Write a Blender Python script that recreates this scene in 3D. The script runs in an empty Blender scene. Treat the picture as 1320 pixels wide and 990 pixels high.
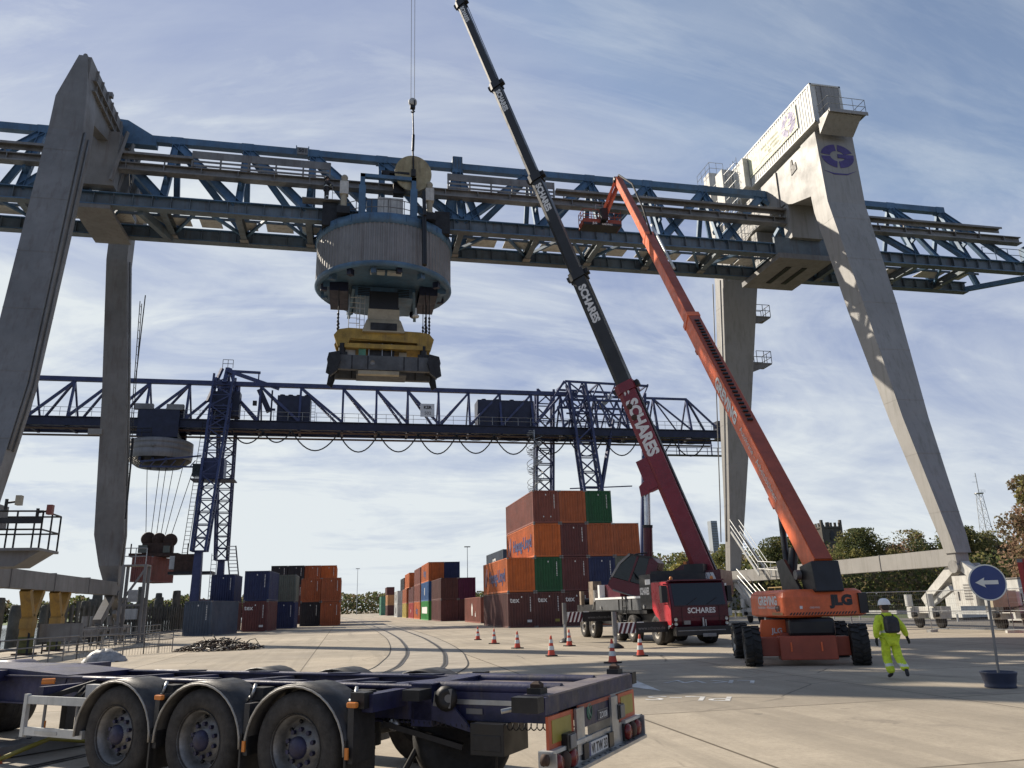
import bpy, math, random
from mathutils import Vector as V, Matrix, Euler
PI = math.pi
R = math.radians
sc = bpy.context.scene
col = sc.collection

# ------------------------------------------------------------------ camera
camd = bpy.data.cameras.new('camera')
cam = bpy.data.objects.new('camera', camd)
col.objects.link(cam)
_rows = ((0.97869699, -0.20374159, -0.02532911), (0.03274893, 0.27670951, -0.96039541), (0.2026813, 0.9391066, 0.27748709))
m = Matrix(((_rows[0][0], -_rows[1][0], -_rows[2][0], 0), (_rows[0][1], -_rows[1][1], -_rows[2][1], 0),
            (_rows[0][2], -_rows[1][2], -_rows[2][2], 1.78), (0, 0, 0, 1)))
cam.matrix_world = m
camd.sensor_width = 36
camd.lens = 36 * 991 / 1320
camd.clip_end = 6000
camd.clip_start = 0.1
sc.camera = cam

# ------------------------------------------------------------------ sun, sky, exposure
SUN_TO = V((-0.97, 1.02, 1.0)).normalized()       # towards the sun
sun_el = math.asin(SUN_TO.z)
sd = bpy.data.lights.new('sun', 'SUN')
sd.energy = 5.0
sd.angle = R(0.55)
sd.color = (1.0, 0.90, 0.76)
sun = bpy.data.objects.new('sun', sd)
sun.rotation_euler = SUN_TO.to_track_quat('Z', 'Y').to_euler()
col.objects.link(sun)

world = bpy.data.worlds.new('World')
sc.world = world
world.use_nodes = True
nt = world.node_tree
nt.nodes.clear()
def N(t, **k):
    n = nt.nodes.new(t)
    for a, b in k.items():
        setattr(n, a, b)
    return n
def lk(a, b):
    nt.links.new(a, b)
def math_node(op, a, b=None):
    n = N('ShaderNodeMath', operation=op)
    for i, s in enumerate((a, b)):
        if s is None: continue
        if isinstance(s, (int, float)): n.inputs[i].default_value = s
        else: lk(s, n.inputs[i])
    return n.outputs[0]
def ramp_node(fac, stops):
    n = N('ShaderNodeValToRGB')
    e = n.color_ramp.elements
    while len(e) < len(stops): e.new(0.5)
    for i, (p, c) in enumerate(stops):
        e[i].position = p
        e[i].color = c if len(c) == 4 else (*c, 1)
    lk(fac, n.inputs[0])
    return n
sky = N('ShaderNodeTexSky', sky_type='NISHITA')
sky.sun_disc = False
sky.sun_elevation = sun_el
sky.sun_rotation = math.atan2(SUN_TO.x, SUN_TO.y)
sky.altitude = 30
sky.air_density = 1.0
sky.dust_density = 0.5
sky.ozone_density = 3.0
tc = N('ShaderNodeTexCoord')
sep = N('ShaderNodeSeparateXYZ')
lk(tc.outputs['Generated'], sep.inputs[0])
zc = math_node('MAXIMUM', sep.outputs[2], 0.0)
den = math_node('ADD', zc, 0.30)
comb = N('ShaderNodeCombineXYZ')
lk(math_node('DIVIDE', sep.outputs[0], den), comb.inputs[0])
lk(math_node('DIVIDE', sep.outputs[1], den), comb.inputs[1])
def cloud(scale, rot, sx, sy, detail, rough, dist, lo, hi, off=(0, 0, 0)):
    mp = N('ShaderNodeMapping')
    mp.inputs['Location'].default_value = off
    mp.inputs['Rotation'].default_value = (0, 0, R(rot))
    mp.inputs['Scale'].default_value = (sx, sy, 1)
    lk(comb.outputs[0], mp.inputs[0])
    n = N('ShaderNodeTexNoise')
    n.inputs['Scale'].default_value = scale
    n.inputs['Detail'].default_value = detail
    n.inputs['Roughness'].default_value = rough
    n.inputs['Distortion'].default_value = dist
    lk(mp.outputs[0], n.inputs['Vector'])
    return ramp_node(n.outputs[0], [(lo, (0, 0, 0)), (hi, (1, 1, 1))]).outputs[0]
strat = cloud(1.25, 25, 0.85, 1.5, 11, 0.62, 0.9, 0.41, 0.63, (3.1, 0.7, 0))
band = cloud(0.8, 10, 0.7, 1.8, 4, 0.5, 0.2, 0.36, 0.60, (1.7, 5.1, 0))
wisp = cloud(1.5, 66, 0.5, 1.9, 12, 0.64, 2.4, 0.50, 0.74, (5.2, 2.4, 0))
wisp2 = cloud(2.2, 20, 0.45, 2.6, 10, 0.62, 1.2, 0.52, 0.80, (2.2, 7.4, 0))
puff = cloud(3.6, 30, 0.7, 1.5, 9, 0.62, 0.9, 0.45, 0.70, (8.2, 1.4, 0))
el = ramp_node(zc, [(0.0, (1, 1, 1)), (0.25, (1.0, 1.0, 1.0)), (0.42, (0.75,) * 3), (0.58, (0.26,) * 3), (0.75, (0.10,) * 3)]).outputs[0]
side = ramp_node(math_node('ADD', math_node('MULTIPLY', sep.outputs[0], -0.75), 0.5), [(0.0, (0.50,) * 3), (0.75, (1, 1, 1))]).outputs[0]
front = ramp_node(math_node('ADD', math_node('MULTIPLY', sep.outputs[1], 0.5), 0.5), [(0.1, (0.15,) * 3), (0.7, (1, 1, 1))]).outputs[0]
c1 = math_node('ADD', math_node('MULTIPLY', strat, 0.80), math_node('MULTIPLY', band, 0.30))
c1 = math_node('MULTIPLY', math_node('ADD', c1, math_node('MULTIPLY', puff, 0.30)), el)
c1 = math_node('MULTIPLY', c1, side)
c2 = math_node('MULTIPLY', math_node('ADD', math_node('MULTIPLY', wisp, 0.46), math_node('MULTIPLY', wisp2, 0.14)), side)
low = ramp_node(zc, [(0.0, (0.62,) * 3), (0.16, (0.24,) * 3), (0.42, (0.04,) * 3)]).outputs[0]
cc = math_node('ADD', math_node('ADD', c1, c2), low)
cc = math_node('MULTIPLY', math_node('MINIMUM', cc, 0.93), front)
lim = N('ShaderNodeMix', data_type='RGBA', blend_type='DARKEN')       # keeps the glow round the sun from burning out
lim.inputs[0].default_value = 0.85
hsv = N('ShaderNodeHueSaturation')
hsv.inputs['Saturation'].default_value = 0.86
lk(sky.outputs[0], hsv.inputs['Color'])
lk(hsv.outputs[0], lim.inputs[6])
lim.inputs[7].default_value = (1.72, 2.15, 3.6, 1)
mix = N('ShaderNodeMix', data_type='RGBA')
lk(cc, mix.inputs[0])
lk(lim.outputs[2], mix.inputs[6])
mix.inputs[7].default_value = (5.35, 5.7, 5.8, 1)
bg = N('ShaderNodeBackground')
bg.inputs[1].default_value = 0.11
lk(mix.outputs[2], bg.inputs[0])
out = N('ShaderNodeOutputWorld')
lk(bg.outputs[0], out.inputs[0])

sc.render.engine = 'CYCLES'
sc.view_settings.view_transform = 'Standard'
sc.view_settings.look = 'None'
sc.view_settings.exposure = 0.45
sc.view_settings.gamma = 1

# ------------------------------------------------------------------ materials
MATS = {}
def mat(name, c, rough=0.6, metal=0.0, var=0.12, scale=1.5, bump=0.0, bscale=None, streak=0.0, streak_col=None, spec=0.5, c2=None, trans=0.0, alpha=1.0):
    """painted or raw surface: base colour, large blotches, fine grain, vertical dirt streaks"""
    mt = bpy.data.materials.new(name)
    mt.use_nodes = True
    t = mt.node_tree
    b = t.nodes['Principled BSDF']
    b.inputs['Roughness'].default_value = rough
    b.inputs['Metallic'].default_value = metal
    b.inputs['Specular IOR Level'].default_value = spec
    if trans: b.inputs['Transmission Weight'].default_value = trans
    if alpha < 1: b.inputs['Alpha'].default_value = alpha
    tcn = t.nodes.new('ShaderNodeTexCoord')
    def noise(s, sc3=(1, 1, 1), det=5, rg=0.6, ds=0.0):
        mp = t.nodes.new('ShaderNodeMapping')
        mp.inputs['Scale'].default_value = sc3
        t.links.new(tcn.outputs['Object'], mp.inputs[0])
        n = t.nodes.new('ShaderNodeTexNoise')
        n.inputs['Scale'].default_value = s
        n.inputs['Detail'].default_value = det
        n.inputs['Roughness'].default_value = rg
        n.inputs['Distortion'].default_value = ds
        t.links.new(mp.outputs[0], n.inputs['Vector'])
        return n.outputs[0]
    def mr(src, a, bb, lo=0.0, hi=1.0):
        n = t.nodes.new('ShaderNodeMapRange')
        n.inputs[1].default_value = a; n.inputs[2].default_value = bb
        n.inputs[3].default_value = lo; n.inputs[4].default_value = hi
        t.links.new(src, n.inputs[0])
        return n.outputs[0]
    def mixc(f, a, bcol, mode='MIX'):
        n = t.nodes.new('ShaderNodeMix'); n.data_type = 'RGBA'; n.blend_type = mode
        for i, s in ((0, f), (6, a), (7, bcol)):
            if isinstance(s, float): n.inputs[i].default_value = s
            elif isinstance(s, tuple): n.inputs[i].default_value = (*s, 1) if len(s) == 3 else s
            else: t.links.new(s, n.inputs[i])
        return n.outputs[2]
    c = tuple(c)
    dk = c2 or tuple(x * (1 - 2.2 * var) for x in c)
    lt = tuple(min(1, x * (1 + 0.9 * var)) for x in c)
    f = mr(noise(scale, det=6, rg=0.65), 0.3, 0.7)
    colr = mixc(f, dk, lt)
    g = mr(noise(scale * 9, det=3), 0.3, 0.75, 1 - 0.5 * var, 1 + 0.25 * var)
    colr = mixc(1.0, colr, g, 'MULTIPLY') if var > 0 else colr
    if streak > 0:
        s = mr(noise(2.2, (1.6, 1.6, 0.12), 6, 0.7), 0.50, 0.72, 0, streak)
        colr = mixc(s, colr, streak_col or (0.09, 0.06, 0.045))
    t.links.new(colr, b.inputs['Base Color'])
    rr = mr(noise(scale * 3), 0.3, 0.7, max(0.05, rough - 0.1), min(1, rough + 0.12))
    t.links.new(rr, b.inputs['Roughness'])
    if bump > 0:
        bn = t.nodes.new('ShaderNodeBump')
        bn.inputs['Strength'].default_value = bump
        bn.inputs['Distance'].default_value = 0.02
        t.links.new(noise(bscale or scale * 12, det=6), bn.inputs['Height'])
        t.links.new(bn.outputs[0], b.inputs['Normal'])
    MATS[name] = mt
    return mt

mat('crane_blue', (0.085, 0.17, 0.275), 0.5, 0.1, 0.2, 0.5, streak=0.5, streak_col=(0.08, 0.075, 0.07))
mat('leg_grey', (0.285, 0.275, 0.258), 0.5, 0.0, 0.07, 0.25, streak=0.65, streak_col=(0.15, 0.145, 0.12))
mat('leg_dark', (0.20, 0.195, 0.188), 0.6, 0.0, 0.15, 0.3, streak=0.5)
mat('rail_grey', (0.24, 0.235, 0.225), 0.55, 0.3, 0.2, 0.5, streak=0.5)
mat('chord_grey', (0.14, 0.175, 0.20), 0.55, 0.2, 0.22, 0.4, streak=0.6, streak_col=(0.08, 0.05, 0.035))
mat('rust_steel', (0.075, 0.042, 0.028), 0.75, 0.2, 0.25, 2)
mat('drum_clad', (0.235, 0.225, 0.215), 0.5, 0.3, 0.1, 0.6, streak=0.4)
mat('clad_white', (0.60, 0.60, 0.56), 0.5, 0.0, 0.06, 0.6, streak=0.3)
mat('emblem_cream', (0.66, 0.66, 0.46), 0.6, 0, 0.05)
mat('logo_violet', (0.075, 0.055, 0.20), 0.55, 0, 0.15)
mat('navy_steel', (0.05, 0.062, 0.14), 0.5, 0.2, 0.2, 0.8)
mat('dark_navy', (0.014, 0.018, 0.045), 0.5, 0.1, 0.2, 0.8)
mat('dark_steel', (0.035, 0.034, 0.034), 0.5, 0.5, 0.25, 2)
mat('black_rubber', (0.016, 0.0155, 0.015), 0.75, 0, 0.25, 4, bump=0.2)
mat('tyre_dusty', (0.042, 0.038, 0.034), 0.82, 0, 0.3, 6, bump=0.3)
mat('rim_grey', (0.24, 0.235, 0.225), 0.5, 0.4, 0.25, 6)
mat('rim_cream', (0.62, 0.58, 0.50), 0.5, 0.1, 0.15, 6)
mat('hub_blue', (0.03, 0.03, 0.075), 0.5, 0.2, 0.3, 8)
mat('galv', (0.42, 0.43, 0.43), 0.4, 0.7, 0.15, 3)
mat('galv_white', (0.55, 0.56, 0.54), 0.45, 0.3, 0.1, 3, streak=0.3)
mat('spreader_yellow', (0.42, 0.27, 0.05), 0.55, 0.1, 0.25, 1, streak=0.6)
mat('spreader_grey', (0.10, 0.105, 0.11), 0.6, 0.2, 0.2, 1)
mat('cream_paint', (0.40, 0.35, 0.25), 0.55, 0, 0.15, 1)
mat('wood_disc', (0.36, 0.33, 0.22), 0.7, 0, 0.2, 0.9, c2=(0.22, 0.18, 0.10), streak=0.6)
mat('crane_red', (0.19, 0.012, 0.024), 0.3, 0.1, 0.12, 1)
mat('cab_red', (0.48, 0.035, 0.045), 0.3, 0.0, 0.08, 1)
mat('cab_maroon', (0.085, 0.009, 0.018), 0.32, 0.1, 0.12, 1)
mat('boom_black', (0.014, 0.0135, 0.013), 0.38, 0.1, 0.2, 0.5)
mat('black_paint', (0.014, 0.014, 0.015), 0.4, 0.1, 0.2, 1)
mat('white_paint', (0.78, 0.78, 0.76), 0.45, 0, 0.06)
mat('lettering_white', (0.70, 0.69, 0.66), 0.5, 0, 0.04)
mat('lettering_dark', (0.02, 0.02, 0.022), 0.5, 0, 0.04)
mat('lettering_navy', (0.02, 0.03, 0.12), 0.5, 0, 0.04)
mat('lift_orange', (0.80, 0.155, 0.045), 0.42, 0.0, 0.16, 1.4, bump=0.05, streak=0.5, streak_col=(0.36, 0.09, 0.04))
mat('lift_orange_plain', (0.80, 0.15, 0.03), 0.4, 0.0, 0.08, 0.8)  # orange without streaks, for the piece by the turntable
mat('lift_red', (0.34, 0.07, 0.035), 0.5, 0.0, 0.15, 0.8)
mat('cyl_chrome', (0.55, 0.56, 0.58), 0.18, 1.0, 0.1)
mat('glass_dark', (0.006, 0.012, 0.012), 0.06, 0.0, 0.0, spec=0.5)
mat('cone_orange', (0.62, 0.075, 0.035), 0.5, 0, 0.1)
mat('hivis', (0.66, 0.82, 0.05), 0.8, 0, 0.16, 9, bump=1.0, bscale=11)
mat('reflex', (0.62, 0.64, 0.60), 0.4, 0.2, 0.05)
mat('skin', (0.52, 0.30, 0.20), 0.6, 0, 0.08, 8)
mat('glove', (0.02, 0.02, 0.022), 0.7)
mat('helmet_white', (0.78, 0.78, 0.76), 0.35, 0, 0.03)
mat('bag_grey', (0.04, 0.04, 0.045), 0.8, 0, 0.2, 6)
mat('trailer_blue', (0.022, 0.024, 0.075), 0.5, 0.0, 0.3, 2.6, bump=0.15, streak=0.75, streak_col=(0.085, 0.07, 0.055))
mat('trailer_top', (0.17, 0.145, 0.13), 0.6, 0.1, 0.3, 2.0, c2=(0.07, 0.06, 0.09))
mat('fender_black', (0.022, 0.022, 0.024), 0.5, 0, 0.35, 3, bump=0.1, streak=0.5, streak_col=(0.10, 0.09, 0.075))
mat('fender_edge', (0.36, 0.34, 0.30), 0.5, 0.2, 0.2, 6)
mat('wood_plank', (0.27, 0.21, 0.15), 0.8, 0, 0.25, 3)
mat('amber', (0.62, 0.20, 0.03), 0.3, 0, 0.08)
mat('lamp_red', (0.17, 0.016, 0.012), 0.2, 0, 0.15)
mat('marker_orange', (0.48, 0.095, 0.035), 0.4, 0, 0.1)
mat('marker_yellow', (0.30, 0.25, 0.04), 0.4, 0, 0.1)
mat('plate_white', (0.62, 0.63, 0.62), 0.4, 0, 0.08)
mat('sign_blue', (0.02, 0.045, 0.17), 0.4, 0, 0.06)
mat('tub_navy', (0.025, 0.035, 0.07), 0.5, 0, 0.15)
mat('post_yellow', (0.36, 0.22, 0.05), 0.6, 0, 0.15, 1, streak=0.5)
mat('timber_grey', (0.12, 0.115, 0.095), 0.9, 0, 0.25, 1)
mat('moss_wood', (0.13, 0.14, 0.05), 0.9, 0, 0.3, 2)
mat('scrap', (0.05, 0.042, 0.036), 0.6, 0.5, 0.4, 1.5)
mat('tarp', (0.33, 0.335, 0.34), 0.5, 0, 0.25, 4)
mat('stone_dark', (0.11, 0.095, 0.08), 0.9, 0, 0.2, 0.2)
mat('grey_office', (0.30, 0.33, 0.36), 0.7, 0, 0.1, 0.05)
mat('bark', (0.07, 0.055, 0.04), 0.9, 0, 0.3, 2)
mat('weathered_white', (0.55, 0.54, 0.50), 0.6, 0, 0.12, 2, streak=0.5)
mat('light_glass', (0.7, 0.7, 0.62), 0.3)
CONT = {'maroon': (0.115, 0.035, 0.032), 'brown': (0.10, 0.036, 0.030), 'red_brown': (0.21, 0.065, 0.045), 'orange': (0.50, 0.125, 0.025),
        'rust_orange': (0.36, 0.10, 0.035), 'green': (0.012, 0.085, 0.030), 'bright_green': (0.03, 0.26, 0.05), 'navy': (0.018, 0.028, 0.085),
        'black': (0.018, 0.017, 0.022), 'blue': (0.025, 0.10, 0.26), 'grey_green': (0.13, 0.14, 0.11), 'slate': (0.06, 0.08, 0.11),
        'purple': (0.10, 0.012, 0.045), 'pale_green': (0.10, 0.26, 0.17), 'white': (0.50, 0.50, 0.48), 'yellow': (0.42, 0.32, 0.07), 'tan': (0.48, 0.24, 0.10), 'red': (0.34, 0.035, 0.03)}
for k, c in CONT.items():
    mat('cont_' + k, tuple(min(1, x * 1.18) for x in c), 0.6, 0.0, 0.17, 0.45, bump=0.25, bscale=1.2, streak=0.6, streak_col=tuple(x * 0.42 + 0.018 for x in c))

# ------------------------------------------------------------------ mesh builder
_txt = {}
def text_geo(s, bold=0.03):
    key = (s, bold)
    if key not in _txt:
        cu = bpy.data.curves.new('t', 'FONT')
        cu.body = s
        cu.size = 1
        cu.offset = bold
        cu.resolution_u = 3
        o = bpy.data.objects.new('t', cu)
        col.objects.link(o)
        dg = bpy.context.evaluated_depsgraph_get()
        me = bpy.data.meshes.new_from_object(o.evaluated_get(dg))
        vs = [v.co.copy() for v in me.vertices]
        fs = [tuple(p.vertices) for p in me.polygons]
        bpy.data.meshes.remove(me)
        bpy.data.objects.remove(o)
        bpy.data.curves.remove(cu)
        _txt[key] = (vs, fs)
    return _txt[key]

class MB:
    def __init__(s, M=None):
        s.v = []; s.f = []; s.fm = []; s.fs = []; s.mn = []; s.M = M
    def mi(s, m):
        if m not in s.mn: s.mn.append(m)
        return s.mn.index(m)
    def add(s, vs, fs, m, smooth=False):
        b = len(s.v)
        if s.M is not None: vs = [s.M @ V(v) for v in vs]
        s.v += [tuple(v) for v in vs]
        k = s.mi(m)
        for f in fs:
            s.f.append(tuple(b + i for i in f)); s.fm.append(k); s.fs.append(smooth)
        return s
    def box(s, c, d, m, rot=None):
        x, y, z = (k / 2 for k in d)
        vs = [V((i, j, k)) for i in (-x, x) for j in (-y, y) for k in (-z, z)]
        if rot is not None:
            e = Euler(rot) if not isinstance(rot, Matrix) else None
            Q = e.to_matrix() if e else rot
            vs = [Q @ v for v in vs]
        c = V(c)
        s.add([v + c for v in vs], [(0, 1, 3, 2), (4, 6, 7, 5), (0, 4, 5, 1), (2, 3, 7, 6), (0, 2, 6, 4), (1, 5, 7, 3)], m)
        return s
    def bb(s, x0, x1, y0, y1, z0, z1, m):
        return s.box(((x0 + x1) / 2, (y0 + y1) / 2, (z0 + z1) / 2), (abs(x1 - x0), abs(y1 - y0), abs(z1 - z0)), m)
    def frame(s, a, b, up=(0, 0, 1)):
        a, b = V(a), V(b)
        d = (b - a).normalized()
        u = V(up)
        if abs(d.dot(u)) > 0.98: u = V((0, 1, 0))
        r = d.cross(u).normalized()
        u = r.cross(d).normalized()
        return a, b, d, r, u
    def beam(s, a, b, w, h, m, up=(0, 0, 1), w2=None, h2=None):
        a, b, d, r, u = s.frame(a, b, up)
        w2 = w if w2 is None else w2; h2 = h if h2 is None else h2
        vs = []
        for p, ww, hh in ((a, w, h), (b, w2, h2)):
            for i, j in ((-1, -1), (1, -1), (1, 1), (-1, 1)):
                vs.append(p + r * i * ww / 2 + u * j * hh / 2)
        s.add(vs, [(3, 2, 1, 0), (4, 5, 6, 7), (0, 1, 5, 4), (1, 2, 6, 5), (2, 3, 7, 6), (3, 0, 4, 7)], m)
        return s
    def ibeam(s, a, b, w, h, m, tf=0.04, tw=0.03, up=(0, 0, 1), mf=None):
        a, b, d, r, u = s.frame(a, b, up)
        s.beam(a + u * (h / 2 - tf / 2), b + u * (h / 2 - tf / 2), w, tf, mf or m, up)
        s.beam(a - u * (h / 2 - tf / 2), b - u * (h / 2 - tf / 2), w, tf, mf or m, up)
        s.beam(a, b, tw, h - 2 * tf, m, up)
        return s
    def tube(s, a, b, r, m, n=8, r2=None, caps=True):
        a, b, d, x, u = s.frame(a, b)
        r2 = r if r2 is None else r2
        vs = []
        for p, rr in ((a, r), (b, r2)):
            for i in range(n):
                t = 2 * PI * i / n
                vs.append(p + x * math.cos(t) * rr + u * math.sin(t) * rr)
        fs = [(i, (i + 1) % n, n + (i + 1) % n, n + i) for i in range(n)]
        s.add(vs, fs, m, n > 6)
        if caps: s.add([vs[i] for i in range(2 * n)], [tuple(range(n - 1, -1, -1)), tuple(range(n, 2 * n))], m)
        return s
    def path(s, pts, r, m, n=6):
        pts = [V(p) for p in pts]
        vs = []
        prev = None
        for i, p in enumerate(pts):
            d = (pts[min(i + 1, len(pts) - 1)] - pts[max(i - 1, 0)]).normalized()
            if prev is None:
                u = V((0, 0, 1)) if abs(d.z) < 0.95 else V((0, 1, 0))
            else: u = prev
            x = d.cross(u).normalized(); u = x.cross(d).normalized(); prev = u
            for k in range(n):
                t = 2 * PI * k / n
                vs.append(p + x * math.cos(t) * r + u * math.sin(t) * r)
        fs = [(i * n + k, i * n + (k + 1) % n, (i + 1) * n + (k + 1) % n, (i + 1) * n + k) for i in range(len(pts) - 1) for k in range(n)]
        fs += [tuple(range(n - 1, -1, -1)), tuple(range((len(pts) - 1) * n, len(pts) * n))]
        return s.add(vs, fs, m, True)
    def lathe(s, prof, o, axis, m, n=24, smooth=True, a0=0, a1=2 * PI, ref=None):
        """prof: (radius, height along the axis)"""
        o = V(o); ax = V(axis).normalized()
        u = V(ref) if ref else (V((0, 0, 1)) if abs(ax.z) < 0.9 else V((1, 0, 0)))
        x = (u - ax * u.dot(ax)).normalized(); y = ax.cross(x)
        full = abs(a1 - a0 - 2 * PI) < 1e-6
        k = n if full else n + 1
        vs = []
        for r, h in prof:
            for i in range(k):
                t = a0 + (a1 - a0) * i / n
                vs.append(o + ax * h + (x * math.cos(t) + y * math.sin(t)) * r)
        fs = []
        for j in range(len(prof) - 1):
            for i in range(n):
                i2 = (i + 1) % k
                fs.append((j * k + i, j * k + i2, (j + 1) * k + i2, (j + 1) * k + i))
        return s.add(vs, fs, m, smooth)
    def prism(s, poly, o, ux, uy, depth, m, smooth=False):
        """flat outline poly in the plane (o, ux, uy), pushed out by depth along ux x uy"""
        o, ux, uy = V(o), V(ux).normalized(), V(uy).normalized()
        n = ux.cross(uy) * depth
        k = len(poly)
        a = [o + ux * p[0] + uy * p[1] for p in poly]
        vs = a + [p + n for p in a]
        fs = [tuple(range(k - 1, -1, -1)), tuple(range(k, 2 * k))]
        s.add(vs, fs, m)
        s.add(vs, [(i, (i + 1) % k, k + (i + 1) % k, k + i) for i in range(k)], m, smooth)
        return s
    def loft(s, rings, m, caps=True):
        k = len(rings[0])
        vs = [p for r in rings for p in r]
        fs = [(j * k + i, j * k + (i + 1) % k, (j + 1) * k + (i + 1) % k, (j + 1) * k + i) for j in range(len(rings) - 1) for i in range(k)]
        if caps: fs += [tuple(range(k - 1, -1, -1)), tuple(range((len(rings) - 1) * k, len(rings) * k))]
        return s.add(vs, fs, m)
    def text(s, t, o, xd, yd, size, m, center=True, bold=0.03, squeeze=1.0):
        vs, fs = text_geo(t, bold)
        xd, yd, o = V(xd).normalized(), V(yd).normalized(), V(o)
        mx = max(v.x for v in vs); mn = min(v.x for v in vs)
        cx = (mx + mn) / 2 if center else mn
        s.add([o + xd * (v.x - cx) * size * squeeze + yd * (v.y - 0.35) * size for v in vs], fs, m)
        return s
    def ball(s, c, r, m, n=10, sq=(1, 1, 1)):
        c = V(c)
        vs = []; fs = []
        for j in range(n + 1):
            p = PI * j / n
            for i in range(2 * n):
                t = PI * i / n
                vs.append(c + V((math.sin(p) * math.cos(t) * sq[0], math.sin(p) * math.sin(t) * sq[1], math.cos(p) * sq[2])) * r)
        for j in range(n):
            for i in range(2 * n):
                fs.append((j * 2 * n + i, (j + 1) * 2 * n + i, (j + 1) * 2 * n + (i + 1) % (2 * n), j * 2 * n + (i + 1) % (2 * n)))
        return s.add(vs, fs, m, True)
    def mesh(s, name):
        me = bpy.data.meshes.new(name)
        me.from_pydata(s.v, [], s.f)
        for k in s.mn: me.materials.append(MATS[k])
        me.polygons.foreach_set('material_index', s.fm)
        me.polygons.foreach_set('use_smooth', s.fs)
        me.update()
        return me
    def build(s, name, parent=None, loc=None, bevel=0):
        o = bpy.data.objects.new(name, s.mesh(name))
        col.objects.link(o)
        if parent is not None: o.parent = parent
        if loc is not None: o.location = loc
        if bevel:
            md = o.modifiers.new('bevel', 'BEVEL'); md.width = bevel; md.segments = 2; md.limit_method = 'ANGLE'; md.angle_limit = R(40)
        return o
def tag(o, label=None, cat=None, group=None, kind=None):
    if label: o['label'] = label
    if cat: o['category'] = cat
    if group: o['group'] = group
    if kind: o['kind'] = kind
    return o
def thing(name, label, cat, loc=(0, 0, 0), rz=0.0, group=None):
    o = bpy.data.objects.new(name, None)
    o.empty_display_size = 0.3
    col.objects.link(o)
    o.location = loc; o.rotation_euler = (0, 0, rz)
    return tag(o, label, cat, group)
def WM(loc):
    """world coordinates -> local of a thing at loc without rotation"""
    return Matrix.Translation(-V(loc))
def kids(o):
    return [c for c in bpy.data.objects if c.parent == o]
def copy_tree(o, parent=None, ch=None):
    c = o.copy(); col.objects.link(c)
    if parent is not None: c.parent = parent
    for k in kids(o): copy_tree(k, c)
    return c
def rail_line(mb, pts, h, m, r=0.025, bars=2, step=1.2, n=5):
    """a handrail with posts along pts (floor points)"""
    for a, b in zip(pts[:-1], pts[1:]):
        a, b = V(a), V(b)
        L = (b - a).length
        k = max(1, round(L / step))
        for i in range(k + 1):
            p = a.lerp(b, i / k)
            mb.tube(p, p + V((0, 0, h)), r, m, n)
        for j in range(1, bars + 1):
            z = V((0, 0, h * j / bars))
            mb.tube(a + z, b + z, r, m, n)
def ladder(mb, a, b, w, m, side=(1, 0, 0), r=0.025, step=0.35):
    a, b, sd_ = V(a), V(b), V(side).normalized() * w / 2
    mb.tube(a - sd_, b - sd_, r, m, 5); mb.tube(a + sd_, b + sd_, r, m, 5)
    k = int((b - a).length / step)
    for i in range(k):
        p = a.lerp(b, (i + 0.5) / k)
        mb.tube(p - sd_, p + sd_, r * 0.7, m, 4)
rnd = random.Random(7)
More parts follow.
